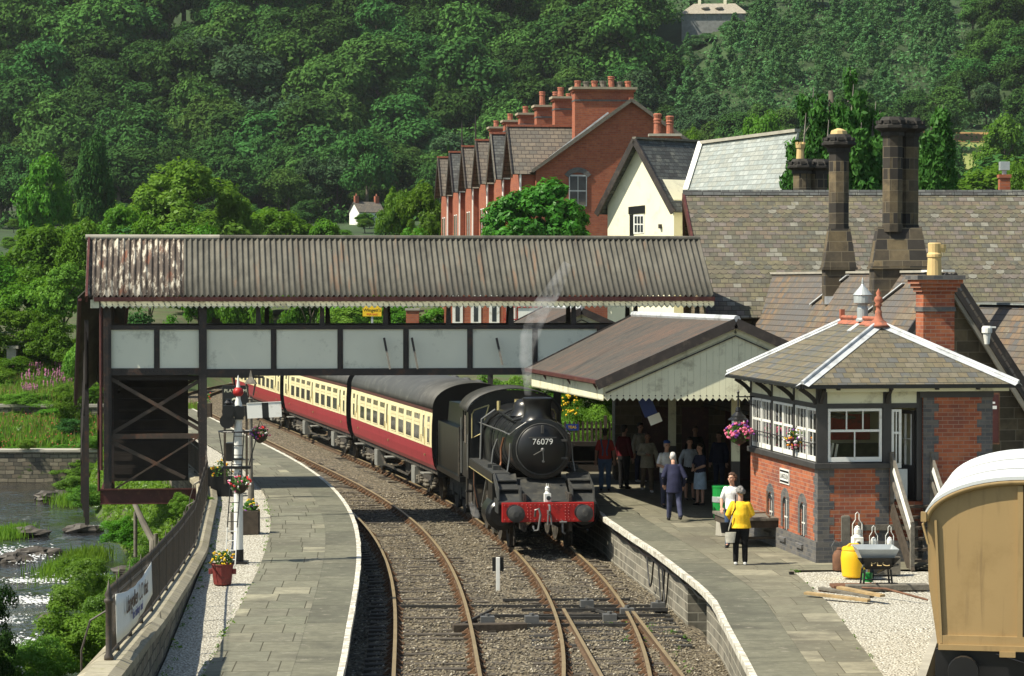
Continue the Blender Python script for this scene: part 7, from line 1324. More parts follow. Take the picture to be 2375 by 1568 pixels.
# ---- the hill: woods of separate trees
def px_of(x, y, z): d = V((x, y, z - HC)); t = y * math.cos(TH) - d.z * math.sin(TH); return CX + F * x / t, CY - F * (d.z * math.cos(TH) + y * math.sin(TH)) / t
nb = nc = 0; rr = random.Random(11); cand = []
y = 478.0
while y < 735:
    x = -.205 * y
    while x < .205 * y:
        sp = 10.2; xx, yy = x + rr.uniform(-3, 3), y + rr.uniform(-3, 3); cand.append((xx, yy)); x += sp
    y += 9.6
y = 455.0
while y < 478:
    x = .05 * y
    while x < .205 * y: cand.append((x + rr.uniform(-2.5, 2.5), y + rr.uniform(-2.5, 2.5))); x += 8.0
    y += 8.0
keep = []
for x, y in cand:
    z = T(x, y); px, py = px_of(x, y, z); 
    if py < -25 or px < -70 or px > 2440 or py > 640: continue
    con = px > 1585 + 60 * mnoise.noise(V((py * .01, 0, 0))) and 40 < py < 345 - .12 * max(0, px - 1900) and px < 2230
    if con and (px, py) and rr.random() < .0: continue
    if abs(x - HT.x) < 9.5 and -17 < y - HT.y < 8: continue
    if abs(px - 850) < 42 and y < HC_.y + 8 and y > HC_.y - 30: continue
    if px < 110 and HL_.y - 30 < y < HL_.y + 6: continue
    if 2195 < px < 2310 and py > 300 and y < 560: continue
    keep.append((x, y, z, px, py, con))
for x, y, z, px, py, con in keep:
    if con:
        for j in range(2 if rr.random() < .75 else 1):
            nc += 1
            if nc > 290: break
            h = rr.uniform(6.5, 10.5); xx, yy = x + rr.uniform(-3.6, 3.6), y + rr.uniform(-3, 3); tree('young_conifer', 'pale green young conifer in the plantation on the hill below the thatched house', xx, yy, T(xx, yy), h, h * rr.uniform(.7, .9), 'con', rr.randrange(3), 0, 'leafcon', 'young conifers planted on the hillside', None, False)
    else:
        nb += 1
        if nb > 298: continue
        big = px < 1500; h = rr.uniform(13, 27) * (1.0 if y > 530 else .6) if big else rr.uniform(8, 13); w = h * rr.uniform(.6, .9) if big else h * rr.uniform(.75, 1.0); k = rr.choice(['broad', 'broad', 'tall', 'round', 'tall'])
        tree('hillside_tree', 'dark broadleaf tree standing in the thick wood on the hillside', x, y, z, h, w, k, rr.randrange(5), 0, 'leafhill' if (q_ := mnoise.noise(V((x * .02, y * .02, 3))) + rr.uniform(-.35, .35)) < .12 else 'leafhill2' if q_ < .42 else 'leafhill3', 'broadleaf trees of the hillside wood')
# the ground under the wood: low bushes as one mass
und = []
for x, y, z, px, py, con in keep:
    for j in range(3 if not con else 5): xx, yy = x + rr.uniform(-5.5, 5.5), y + rr.uniform(-5.5, 5.5); und.append((xx, yy, T(xx, yy) + rr.uniform(.3, 1.6)))
un2 = [u for u in und if px_of(*u)[0] > 1570]; und = [u for u in und if px_of(*u)[0] <= 1570]
leaves('undergrowth', und, RNG.uniform(1.2, 2.6, len(und)), 30, .6, M['leafhill'])['kind'] = 'stuff'; leaves('undergrowth', un2, RNG.uniform(1.8, 3.8, len(un2)), 60, .5, M['leafcon'])['kind'] = 'stuff'
# ---- trees and bushes of the valley, one by one
mid = [(420, 372, 232, 265, 'broad', 0, 'leaflight', 'tallest pale green tree in the middle of the belt beyond the river'), (100, 345, 290, 140, 'broad', 1, 'leafmid', 'dark leafy tree behind the belt at the left near the grey roof'), (215, 322, 300, 100, 'tall', 0, 'leafhill', 'narrow dull green tree standing before the dark wood at the left'), (648, 468, 240, 190, 'round', 0, 'leafmid', 'rounded bright green tree behind the middle of the footbridge roof'), (540, 436, 236, 120, 'tall', 1, 'leaflight', 'open grown tree between the tallest pale tree and the rounded one'),
 (285, 455, 226, 150, 'broad', 2, 'leafmid', 'spreading tree just left of the tallest pale tree'), (925, 432, 250, 95, 'tall', 2, 'leafmid', 'tall slim tree just left of the brick terrace'), (985, 425, 232, 130, 'broad', 0, 'leafmid', 'dense tree whose crown leans over the end of the brick terrace'), (1040, 330, 300, 60, 'con', 1, 'leafhill', 'tall dark spire tree behind the far end of the terrace'), (905, 500, 200, 90, 'bush', 0, 'leafmid', 'bush in front of the white cottage to its right'), (760, 500, 215, 120, 'broad', 1, 'leafmid', 'low tree to the left of the white cottage'), (100, 500, 185, 190, 'broad', 2, 'leafmid', 'broad tree below the grey roofed house at the left edge'), (-15, 540, 175, 150, 'bush', 1, 'leafmid', 'bushy tree cut by the left edge above the river'), (200, 520, 172, 130, 'tall', 0, 'leafmid', 'leafy tree rising beside the left end of the footbridge roof'),
 (345, 500, 178, 150, 'broad', 0, 'leafmid', 'tree behind the rusty end of the footbridge roof'), (470, 505, 182, 150, 'broad', 1, 'leafmid', 'tree behind the roof just right of its rusty end'), (580, 520, 176, 130, 'bush', 2, 'leafmid', 'bushy crown behind the roof left of the rounded tree'), (720, 525, 180, 130, 'broad', 2, 'leafmid', 'crown behind the roof right of the rounded tree'), (820, 535, 176, 120, 'bush', 0, 'leaflight', 'light green bush behind the roof below the white cottage'), (960, 520, 180, 120, 'round', 1, 'leafmid', 'round bush behind the roof by the foot of the terrace'), (60, 610, 158, 190, 'bush', 1, 'leafmid', 'big bush at the left edge high above the far bank'), (150, 600, 152, 150, 'broad', 1, 'leaflight', 'pale bush close left of the footbridge tower'),
 (20, 690, 148, 170, 'bush', 2, 'leafmid', 'dark bush at the left edge above the pink flowers'), (130, 700, 146, 150, 'bush', 0, 'leafmid', 'bush beside the top of the covered stairs'), (190, 760, 140, 90, 'round', 1, 'leaflight', 'small round bush hard against the covered stairs'), (480, 650, 205, 220, 'bush', 1, 'leafmid', 'bush seen through the footbridge opening at its left'), (620, 660, 212, 200, 'bush', 0, 'leafmid', 'bush seen through the footbridge opening beside the far gable'), (300, 685, 165, 170, 'bush', 1, 'leafhill', 'dark bush seen through the opening over the tower panels'), (385, 690, 172, 140, 'bush', 0, 'leafmid', 'bush seen between the tower legs above the panels'), (820, 690, 160, 150, 'bush', 2, 'leaflight', 'silvery bush seen through the opening near the yellow sign'), (920, 690, 165, 140, 'bush', 1, 'leafmid', 'bush seen through the opening right of the yellow sign'), (1010, 690, 166, 90, 'bush', 0, 'leafmid', 'dark bush seen through the opening before the brick bay'),
 (1250, 418, 150, 0, '', 0, '', ''), (1612, 285, 330, 70, 'round', 2, 'leafmid', 'round tree above the white house roof'), (1680, 296, 215, 85, 'round', 0, 'leaflight', 'rounded garden tree above the pale slate roof'), (1770, 225, 330, 130, 'broad', 2, 'leafmid', 'broad tree left of the weeping conifer'), (2330, 255, 420, 150, 'broad', 1, 'leafmid', 'broad tree right of the pasture at the right edge'), (2225, 400, 260, 110, 'bush', 0, 'leafmid', 'bush below the pasture right of the double chimney'), (2300, 405, 250, 110, 'bush', 2, 'leafmid', 'bush below the pasture at the brick chimney'), (2360, 380, 230, 100, 'broad', 0, 'leafmid', 'tree cut by the right edge above the station ridge'), (2215, 330, 460, 60, 'tall', 1, 'leafhill', 'dark tree at the near edge of the pasture')]
for px, pt, Y, wp, kd, vr, mt, lab in mid:
    if kd: ptree('valley_tree' if kd != 'bush' else 'bush', lab, px, pt, Y, wp, kd, vr, mt, None, 1, None, kd != 'bush', 'tree' if kd != 'bush' else 'bush')
mids = []
for i in range(120):
    px = rr.uniform(-60, 1020); Y = rr.uniform(200, 330) if i < 60 else rr.uniform(330, 475); p = W(px, (560 - .3 * (Y - 200) if i < 60 else 520 - .22 * (Y - 330)) + rr.uniform(-20, 60) - (40 if 200 < px < 560 else 0), Y); h = max(4.5, p.z - T(p.x, Y)); h = min(h, 2.5) if (abs(px - 850) < 60 or px < 110) and Y > 230 else h; tree('valley_tree', 'leafy tree in the crowded belt between the river and the hill', p.x, Y, T(p.x, Y), h, h * rr.uniform(.8, 1.2), rr.choice(['broad', 'round', 'tall']), rr.randrange(3), 0 if Y > 260 else 1, rr.choice(['leafmid', 'leafmid', 'leafhill', 'leaflight']), 'trees of the belt beyond the river')
for i in range(26):
    Y = rr.uniform(270, 450); px = rr.uniform(1560, 2420); p = W(px, rr.uniform(330, 430) - (.12 * (Y - 270)), Y); h = min(15, max(5, p.z - T(p.x, Y)))
    if 2190 < px < 2310 or 840 < px < 880: h = min(h, 5)
    tree('valley_tree', 'leafy tree behind the station roofs at the foot of the right hill', p.x, Y, T(p.x, Y), h, h * rr.uniform(.8, 1.1), rr.choice(['broad', 'round']), rr.randrange(3), 0, rr.choice(['leafmid', 'leafhill']), 'trees behind the station roofs')
# round clipped tree before the terrace
p = W(1250, 420, 152); z0 = T(p.x, 152); t = thing('round_tree', 'dense dome shaped tree in front of the brick terrace', 'tree', (p.x, 152, z0)); C = []; Rr = []
g = np.random.default_rng(5); top = p.z - z0; 
for k in range(210): d = g.normal(size=3); d /= np.linalg.norm(d); d[2] = abs(d[2]) if g.random() < .8 else -abs(d[2]) * .5; q = g.uniform(.82, 1.0) * (1 + .10 * math.sin(5 * d[0] + 3 * d[1])); C.append((d[0] * 2.95 * q, d[1] * 2.7 * q, top - 3.5 + d[2] * 3.2 * q)); Rr.append(g.uniform(.35, .6))
leaves('crown', C, Rr, 75, .20, M['leafround'], parent=t, out=(0, 0, top - 3.2)); trunkmesh('trunk', top * .8, .25, t, M['bark'])
# weeping conifers behind the stone chimneys
def weeper(label, px, ptop, Y, wpx, pbase, seed, nspire):
    p = W(px, ptop, Y); z0 = T(p.x, Y); g = np.random.default_rng(seed); H = p.z - z0; w = wpx * Y / F / 2; t = thing('weeping_conifer', label, 'tree', (p.x, Y, z0)); C = []; Rr = []
    sp = [(g.uniform(-.62, .62) * w, g.uniform(-.4, .4) * w, H - g.uniform(.8, 3.2)) for _ in range(nspire)]; sp[0] = (.22 * w, 0, H); sp[1] = (-.35 * w, 0, H - .9)
    for sx, sy, sh in sp:
        for k in range(int(330 / nspire * 2.3)):
            f = g.random() ** .8; z = sh - f * 7.5; r = w * (.10 + .50 * f ** .7) * g.uniform(.55, 1.0); a = g.uniform(0, 6.28)
            for j in range(4): C.append((sx + r * math.cos(a), sy + r * math.sin(a), z - j * .30)); Rr.append(.36 - .06 * j)
    leaves('crown', C, Rr, 52, .15, M['leafyew'], up=.1, droop=1.2, el=2.0, parent=t); trunkmesh('trunk', H * .97, .3, t, M['bark'], 1.2, 4, .98); m = MB()
    for sx, sy, sh in sp: m.tube([(sx, sy, sh - 1.2), (sx + .1, sy, sh + .35)], [.05, .015], 5); m.tube([(sx, sy, sh - .6), (sx + .3, sy, sh - .1)], [.03, .01], 5)
    m.build('bare_twigs', M['barkpale'], t)
weeper('large weeping conifer behind the slim stone chimney', 1935, 172, 118, 300, 440, 3, 13); weeper('narrow weeping conifer right of the broad stone chimney', 2172, 262, 122, 95, 440, 9, 3)
# ---- garden by the platform, picket fence
for px, pt, Y, wp, vr, mt, lab in ((1110, 905, 108, 130, 1, 'leafmid', 'garden bush at the left over the coach roof vents'), (1170, 900, 106, 130, 2, 'leafmid', 'garden bush over the middle of the coach roof'), (1235, 895, 104, 130, 0, 'leaflight', 'garden bush beyond the rising steam'), (1300, 890, 103, 120, 1, 'leafmid', 'tall garden bush behind the canopy post'), (1365, 890, 102, 120, 2, 'leafmid', 'tall garden bush behind the canopy valance'), (1425, 890, 101, 110, 0, 'leafmid', 'tall garden bush at the stone corner'), (1140, 868, 112, 110, 0, 'leafmid', 'garden bush beyond the coach roof under the footbridge'), (1200, 872, 108, 100, 1, 'leaflight', 'bright garden bush left of the canopy corner'), (1262, 905, 93, 110, 2, 'leafmid', 'garden bush over the engine dome'), (1330, 915, 90, 100, 0, 'leafmid', 'garden bush behind the engine chimney with yellow blooms'), (1395, 925, 88.5, 90, 1, 'leaflight', 'garden bush under the canopy corner by the picket fence'), (1235, 935, 90, 90, 1, 'leafmid', 'low bush behind the engine boiler'), (1300, 960, 87, 80, 2, 'leaflight', 'low bush behind the picket fence')):
    t = ptree('garden_bush', lab, px, pt - .22 * (1000 - pt), Y, wp * 1.35, 'bush', vr, mt, None, 2, .85, False, 'bush')
t = thing('yellow_flowers', 'tall yellow flowers in the garden behind the engine', 'flowers', W(1318, 938, 88.3)); m = MB()
for i in range(34): q = V((random.gauss(0, .2), random.gauss(0, .12), random.gauss(0, .18))); m.sph(q, random.uniform(.022, .042), 6, 4)
m.build('petals', M['yellowpetal'], t); m = MB()
for i in range(6): m.tube([(i * .08 - .2, 0, -.9), (i * .08 - .2, 0, .1)], .008, 4)
m.build('stems', M['plant'], t)
t = thing('picket_fence', 'brown picket fence between the platform and the garden', 'fence', (2.0, 85.6, .9)); m = MB()
for i in range(17): x = -.5 + i * .14; h = 1.52; m.prism([(x, 0, .3), (x + .075, 0, .3), (x + .075, 0, h), (x + .037, 0, h + .08), (x, 0, h)], (0, .025, 0))
m.build('pickets', M['darkwood'], t); m = MB(); m.box(-.55, 1.9, .026, .07, .55, .62); m.box(-.55, 1.9, .026, .07, 1.28, 1.35); m.box(-.6, -.5, -.03, .08, -.1, 1.75); m.box(.9, 1.0, -.03, .08, -.1, 1.75); m.build('fence_rail', M['darkwood'], t)
t = thing('bench_wall', 'dark low boarded wall below the picket fence', 'wall', (2.0, 85.2, .9)); m = MB(); m.box(-1.6, 2.2, 0, .2, -.1, .95); m.build('boards', M['darkboard'], t)
t = thing('platform_bench', 'dark platform bench in front of the picket fence', 'bench', (2.2, 82.6, .9)); m = MB(); m.box(-.9, .9, -.25, .2, .42, .47); m.build('seat', M['darkwood'], t); m = MB(); m.box(-.9, .9, .2, .25, .5, .95); m.build('backrest', M['darkwood'], t); m = MB(); m.box(-.8, -.72, -.2, .2, 0, .419); m.box(.72, .8, -.2, .2, 0, .419); m.build('leg', M['black'], t)
t = thing('enamel_sign', 'blue sign with yellow lettering on the picket fence', 'sign', W(1327, 991, 85.4)); m = MB(); m.box(-.2, .2, -.015, .015, -.10, .10); m.build('board', M['bluesign'], t); text('lettering', 'TEAS', .12, M['yellowpetal'], t, (0, -.018, 0), depth=.002)
t = thing('sign_board', 'yellow estate board on a grey post in the garden beyond the footbridge', 'sign', W(863, 722, 150)); m = MB(); m.box(-.52, .52, -.02, .02, -.28, .44); m.build('board', M['yellowpetal'], t); text('lettering', "Wingett's", .25, M['black'], t, (0, -.025, .06), depth=.003); text('small_lettering', 'FOR SALE', .14, M['redpetal'], t, (0, -.025, -.17), depth=.003); m = MB(); m.box(-.06, .06, .021, .12, -2.6, .5); m.build('post', M['zinc'], t)
# ---- river bank
def rbush(lab, px, ptop, pbase, wpx, vr, mt, z=None, fine=2, name='riverside_bush', kind='bush', cat='bush'):
    z = WATER - .05 if z is None else z; b = G(px, pbase, z); ptree(name, lab, px, ptop, b.y, wpx, kind, vr, mt, None, fine, z, False, cat)
for a in ((150, 1355, 1610, 260, 0, 'leaflight', 'large willow bush in the river at the bottom left'), (70, 1440, 1640, 190, 1, 'leafriver', 'dark green willow bush at the bottom left corner'), (222, 1400, 1590, 130, 2, 'leafriver', 'willow bush close under the railing end'), (185, 1265, 1440, 170, 2, 'leafriver', 'bushy islet growth in the middle of the river'), (240, 1330, 1500, 110, 0, 'leafriver', 'green shoots between the islet and the railing'), (360, 1195, 1330, 120, 1, 'leafriver', 'bush under the footbridge tower beside the wall'), (290, 1175, 1290, 130, 0, 'leafmid', 'dark bush on the bank under the tower base beam'), (400, 1185, 1275, 80, 2, 'leaflight', 'white flowered shrub against the railings below the tower'), (330, 1270, 1400, 80, 1, 'leafmid', 'bush at the foot of the river wall'), (210, 1110, 1185, 110, 2, 'leafriver', 'bright bush at the foot of the covered stairs'), (165, 1085, 1150, 80, 0, 'leafriver', 'grassy clump left of the covered stairs by the water'), (10, 1005, 1095, 80, 1, 'leafhill', 'dark bush on the far bank at the left edge'), (75, 1060, 1110, 90, 2, 'leafmid', 'ivy mass hanging over the far river wall')): rbush(a[6], *a[:6])
for i in range(34):
    x = random.uniform(-31, -18.5); y = random.choice([random.uniform(125.6, 127), random.uniform(128, 134), random.uniform(135, 137.5), random.uniform(138, 150)]); z = -2.35 if y < 126.4 else (-1.0 if y < 128 else T(x, y)); h = random.uniform(.5, 1.3) * (1.3 if y > 138 else 1)
    tree('bank_bush', 'leafy plant in the tangle along the far river bank walls', x, y, z, h, h * random.uniform(1.2, 2.2), 'bush', rr.randrange(3), 2, rr.choice(['leafriver', 'leafmid', 'leaflight', 'leafmid']), 'plants tangled along the far bank', None, False, 'bush')
for i in range(12): x, y = HT.x + random.uniform(-11, 11), HT.y - random.uniform(5, 16); tree('garden_bush', 'low bush on the slope below the thatched house', x, y, T(x, y), random.uniform(1.6, 3), random.uniform(2.5, 4), 'round', rr.randrange(3), 0, 'leafcon', 'bushes below the thatched house', None, False, 'bush')
for px, pt, Y, wp, vr, mt, lab in ((25, 905, 142, 110, 1, 'leafriver', 'bright plants at the left edge under the pink flowers'), (105, 915, 139, 100, 2, 'leaflight', 'pale plants in the middle of the far terrace'), (35, 1040, 128.2, 90, 0, 'leafmid', 'ivy hanging over the river wall at the left edge'), (110, 1045, 128.0, 70, 1, 'leafriver', 'ivy hanging over the middle of the far river wall'), (190, 900, 137, 70, 2, 'leafriver', 'bright bush right beside the stair gutter'), (125, 845, 146, 110, 0, 'leafmid', 'bush behind the pink flowers below the trees'), (165, 880, 133, 90, 1, 'leafmid', 'dark shrub on the far bank close left of the stair downpipe'), (170, 960, 131, 80, 2, 'leafhill', 'bush overhanging the far garden wall'), (60, 985, 134, 120, 0, 'leafmid', 'tangle of plants on the far terrace'), (150, 1030, 129, 80, 1, 'leafriver', 'bush at the far water edge')): ptree('bank_bush', lab, px, pt, Y, wp, 'bush', vr, mt, None, 2, None, False, 'bush')
t = ptree('foreground_branch', 'dark leafy alder at the left edge above the rapids', -35, 1295, 58, 150, 'bush', 2, 'leafhill', None, 2, WATER, False, 'bush')
t = ptree('tower_bush', 'creeper with red flowers on the wall by the tower legs', 425, 1128, 76.2, 60, 'bush', 1, 'leaflight', None, 2, .2, False, 'bush'); t = ptree('tower_bush', 'green weeds on the gravel at the wall corner below the tower', 478, 1150, 72, 44, 'bush', 0, 'leaflight', None, 2, .87, False, 'bush')
m = MB(); t = thing('leaning_trunk', 'bare leaning tree trunk and stakes below the railings', 'tree trunk', G(330, 1260, -1.2)); m.tube([(-.3, .2, 1.3), (0, 0, .7), (.35, -.2, .1), (.4, -.3, -1.2)], [.07, .1, .11, .13], 8); m.build('trunk', M['barkpale'], t); MB().cyl((.5, -.6, -1), (.5, -.6, .35), .07).build('stake', M['greywood'], t); MB().cyl((-.25, .3, -1), (-.25, .3, .95), .06).build('stake', M['greywood'], t)
def blades(name, area, n, h, mat, w=.02, lean=.35):
    P = np.array([area() for _ in range(n)]); a = RNG.uniform(0, 6.28, n); hh = RNG.uniform(h * .5, h, n); l = RNG.uniform(.05, lean, n) * hh; b = RNG.uniform(0, 6.28, n); dx, dy = np.cos(a) * w, np.sin(a) * w; tx, ty = np.cos(b) * l, np.sin(b) * l; z = np.zeros(n)
    v = np.stack([P + np.stack([-dx, -dy, z], 1), P + np.stack([dx, dy, z], 1), P + np.stack([tx * .4 + dx * .7, ty * .4 + dy * .7, hh * .6], 1), P + np.stack([tx, ty, hh], 1)], 1).reshape(-1, 3); o = fastmesh(name, v, np.arange(n * 4).reshape(-1, 4), mat); o['kind'] = 'stuff'; return o
def onT(p): return (p.x, p.y, T(p.x, p.y))
def area_px(x0, x1, y0, y1, z): 
    def f(): return tuple(G(random.uniform(x0, x1), random.uniform(y0, y1), z))
    return f
def tuft_px(px, py, sx, sy):
    c = G(px, py, WATER - .02); return lambda: (c.x + random.gauss(0, sx), c.y + random.gauss(0, sy), WATER - .05)
for px, py, sx, sy, n, hh in ((28, 1240, .30, .9, 1500, .42), (150, 1330, .35, 1.2, 1500, .5), (205, 1385, .3, 1.4, 1500, .55), (195, 1300, .3, 1.0, 1200, .5), (185, 1160, .45, 1.5, 1800, .5), (250, 1470, .3, 1.2, 1200, .5), (235, 1440, .3, 1.5, 1200, .5)): blades('grass', tuft_px(px, py, sx, sy), n, hh, M['grass'])
def bank(): x = random.uniform(-31, -17); y = random.uniform(129, 153); return (x, y, T(x, y))
blades('grass', bank, 26000, .75, M['grass'], .035); blades('seeding_grass', bank, 7000, .9, M['drygrass'], .025)
def nearbank(): y = random.uniform(42, 124); x = WL(y) - random.uniform(.45, 2.4); return (x, y, T(x, y))
blades('grass', nearbank, 7000, .4, M['grass']); leaves('bank_weeds', [nearbank() for _ in range(2600)], .3, 30, .085, M['leafriver'])['kind'] = 'stuff'
leaves('bank_weeds', [tuple(V(bank()) + V((0, 0, .2))) for _ in range(700)], RNG.uniform(.25, .75, 700), 30, .14, M['leafriver'])['kind'] = 'stuff'
def weedline():
    y = random.uniform(40, 75); s = random.random()
    if s < .55: p = PEp(y, 2.12 + random.gauss(0, .05))
    elif s < .9: p = V((WL(y) + random.uniform(.0, .18), y, 0))
    else: p = V((interp(_PB, min(y, 56)) + random.gauss(.03, .05), min(y, 56), 0))
    return (p.x, p.y, .88)
leaves('weeds', [weedline() for _ in range(170)], RNG.uniform(.02, .08, 170), 20, .022, M['leaflight'])['kind'] = 'stuff'
def trackweed(): y = random.uniform(45, 56); p = REp(y, -random.uniform(.1, 1.5)); return (p.x, p.y, -.14)
leaves('weeds', [trackweed() for _ in range(34)], RNG.uniform(.03, .10, 34), 22, .022, M['leaflight'])['kind'] = 'stuff'
# willowherb spikes, each plant a thing
m = MB(); 
for j in range(5):
    x, y = random.gauss(0, .18), random.gauss(0, .18); h = random.uniform(.85, 1.25); m.mat = 0; m.tube([(x, y, 0), (x * 1.3, y * 1.3, h)], .012, 4); m.mat = 1
    for q in range(7): m.sph((x * 1.3 + random.gauss(0, .03), y * 1.3, h * (.62 + q * .06)), random.uniform(.03, .055), 5, 3)
    m.mat = 0
    for q in range(12): a = random.uniform(0, 6.28); z = random.uniform(.1, .6) * h; m.quad((x, y, z), (x + .1 * math.cos(a), y + .1 * math.sin(a), z + .06), (x + .2 * math.cos(a), y + .2 * math.sin(a), z + .02), (x + .1 * math.cos(a + .3), y + .1 * math.sin(a + .3), z + .02))
me = m.build('pink_willowherb', [M['plant'], M['heather']]); tag(me, 'pink flowering willowherb on the far river bank', 'wildflower', 'willowherb on the far bank'); first = True
for i in range(30):
    px = random.choice([random.gauss(70, 25), random.gauss(150, 18), random.uniform(0, 190)]); Y = random.uniform(139, 150); p = W(px, 700, Y); o = me if first else me.copy()
    if not first: COL.objects.link(o)
    first = False; o.location = (p.x, Y, T(p.x, Y)); o.scale = (.9, .9, random.uniform(.6, 1.1)); o.rotation_euler = (0, 0, random.uniform(0, 6))
m = MB(); 
for i in range(700): x = random.uniform(-31, -18); y = random.uniform(128, 136); m.sph((x, y, T(x, y) + random.uniform(.2, .75)), random.uniform(.02, .04), 5, 3)
m.build('red_flowers', M['redbank'])['kind'] = 'stuff'
# far bank walls, rocks
t = thing('river_wall', 'mossy stone wall along the far water edge', 'wall', (-24, 126.3, -2.4)); m = MB(); m.box(-16, 6.5, 0, 1.2, -.6, 1.35); m.mat = 1; m.box(-16, 6.6, -.08, 1.3, 1.351, 1.45); m.build('wall', [M['rubble'], M['conc']], t); t = thing('terrace_wall', 'low stone terrace wall below the pink flowers', 'wall', (-26, 135.9, -.4)); m = MB(); m.box(-16, 6.2, 0, .5, -.3, 1.0); m.mat = 1; m.box(-16, 6.3, -.06, .56, 1.001, 1.15); m.build('wall', [M['rubble'], M['conc']], t)
t = thing('garden_post', 'grey post with broad cap on the far bank at the left', 'post', onT(W(28, 880, 147))); m = MB(); m.box(-.25, .25, -.2, .2, -.2, 1.35); m.box(-.4, .4, -.3, .3, 1.351, 1.5); m.build('post', M['conc'], t)
for i, (px, py, r, lab) in enumerate(((135, 1155, .55, 'long dark flat rock at the foot of the covered stairs'), (20, 1302, .45, 'rock in the white water at the left edge'), (90, 1285, .40, 'dark rock behind the islet at the head of the rapids'), (190, 1230, .42, 'rock ledge in midstream below the tower'), (60, 1240, .45, 'rock under the grassy islet at the left'), (300, 1330, .35, 'rock close to the river wall'), (130, 1440, .3, 'rock beside the willow bush'))):
    p = G(px, py, WATER); m = MB(); m.sph((0, 0, 0), (r * 1.7, r, r * .5), 16, 10)
    m.v = [tuple(V(v) * (1 + .55 * mnoise.noise(V(v) * 2.4 + V((i * 5, 0, 0))) + .3 * mnoise.noise(V(v) * 6 + V((i * 5, 3, 0))))) for v in m.v]; o = m.build('river_rock', M['rubble'] if False else M['conc']); o.location = (p.x, p.y, WATER + .03); tag(o, lab, 'rock', 'rocks in the river')
    o.data.materials[0] = M['wetrock'] if 'wetrock' in M else M.setdefault('wetrock', mk('wet_rock', (.07, .06, .05), .6, var=.4, scale=3, bump=.6))
fo = []
for px, py, L, w in ((22, 1282, 1.3, .35), (60, 1296, .9, .3), (45, 1395, 1.9, .22), (110, 1398, 1.0, .15), (20, 1490, 1.5, .2), (300, 1222, 1.6, .06), (150, 1335, 1.1, .10), (75, 1350, 1.4, .14), (15, 1440, 1.1, .14), (255, 1178, .7, .1)):
    p = G(px, py, WATER); fo += [(p.x + random.gauss(0, L * .45), p.y + random.gauss(0, w * 3.2), WATER + .04) for _ in range(int(190 * L))]
m = MB()
for q in fo: r = random.uniform(.006, .022); m.sph(q, (r * 2.4, r * 2.0, r * .8), 6, 4)
m.build('white_water', M['foam'])['kind'] = 'stuff'
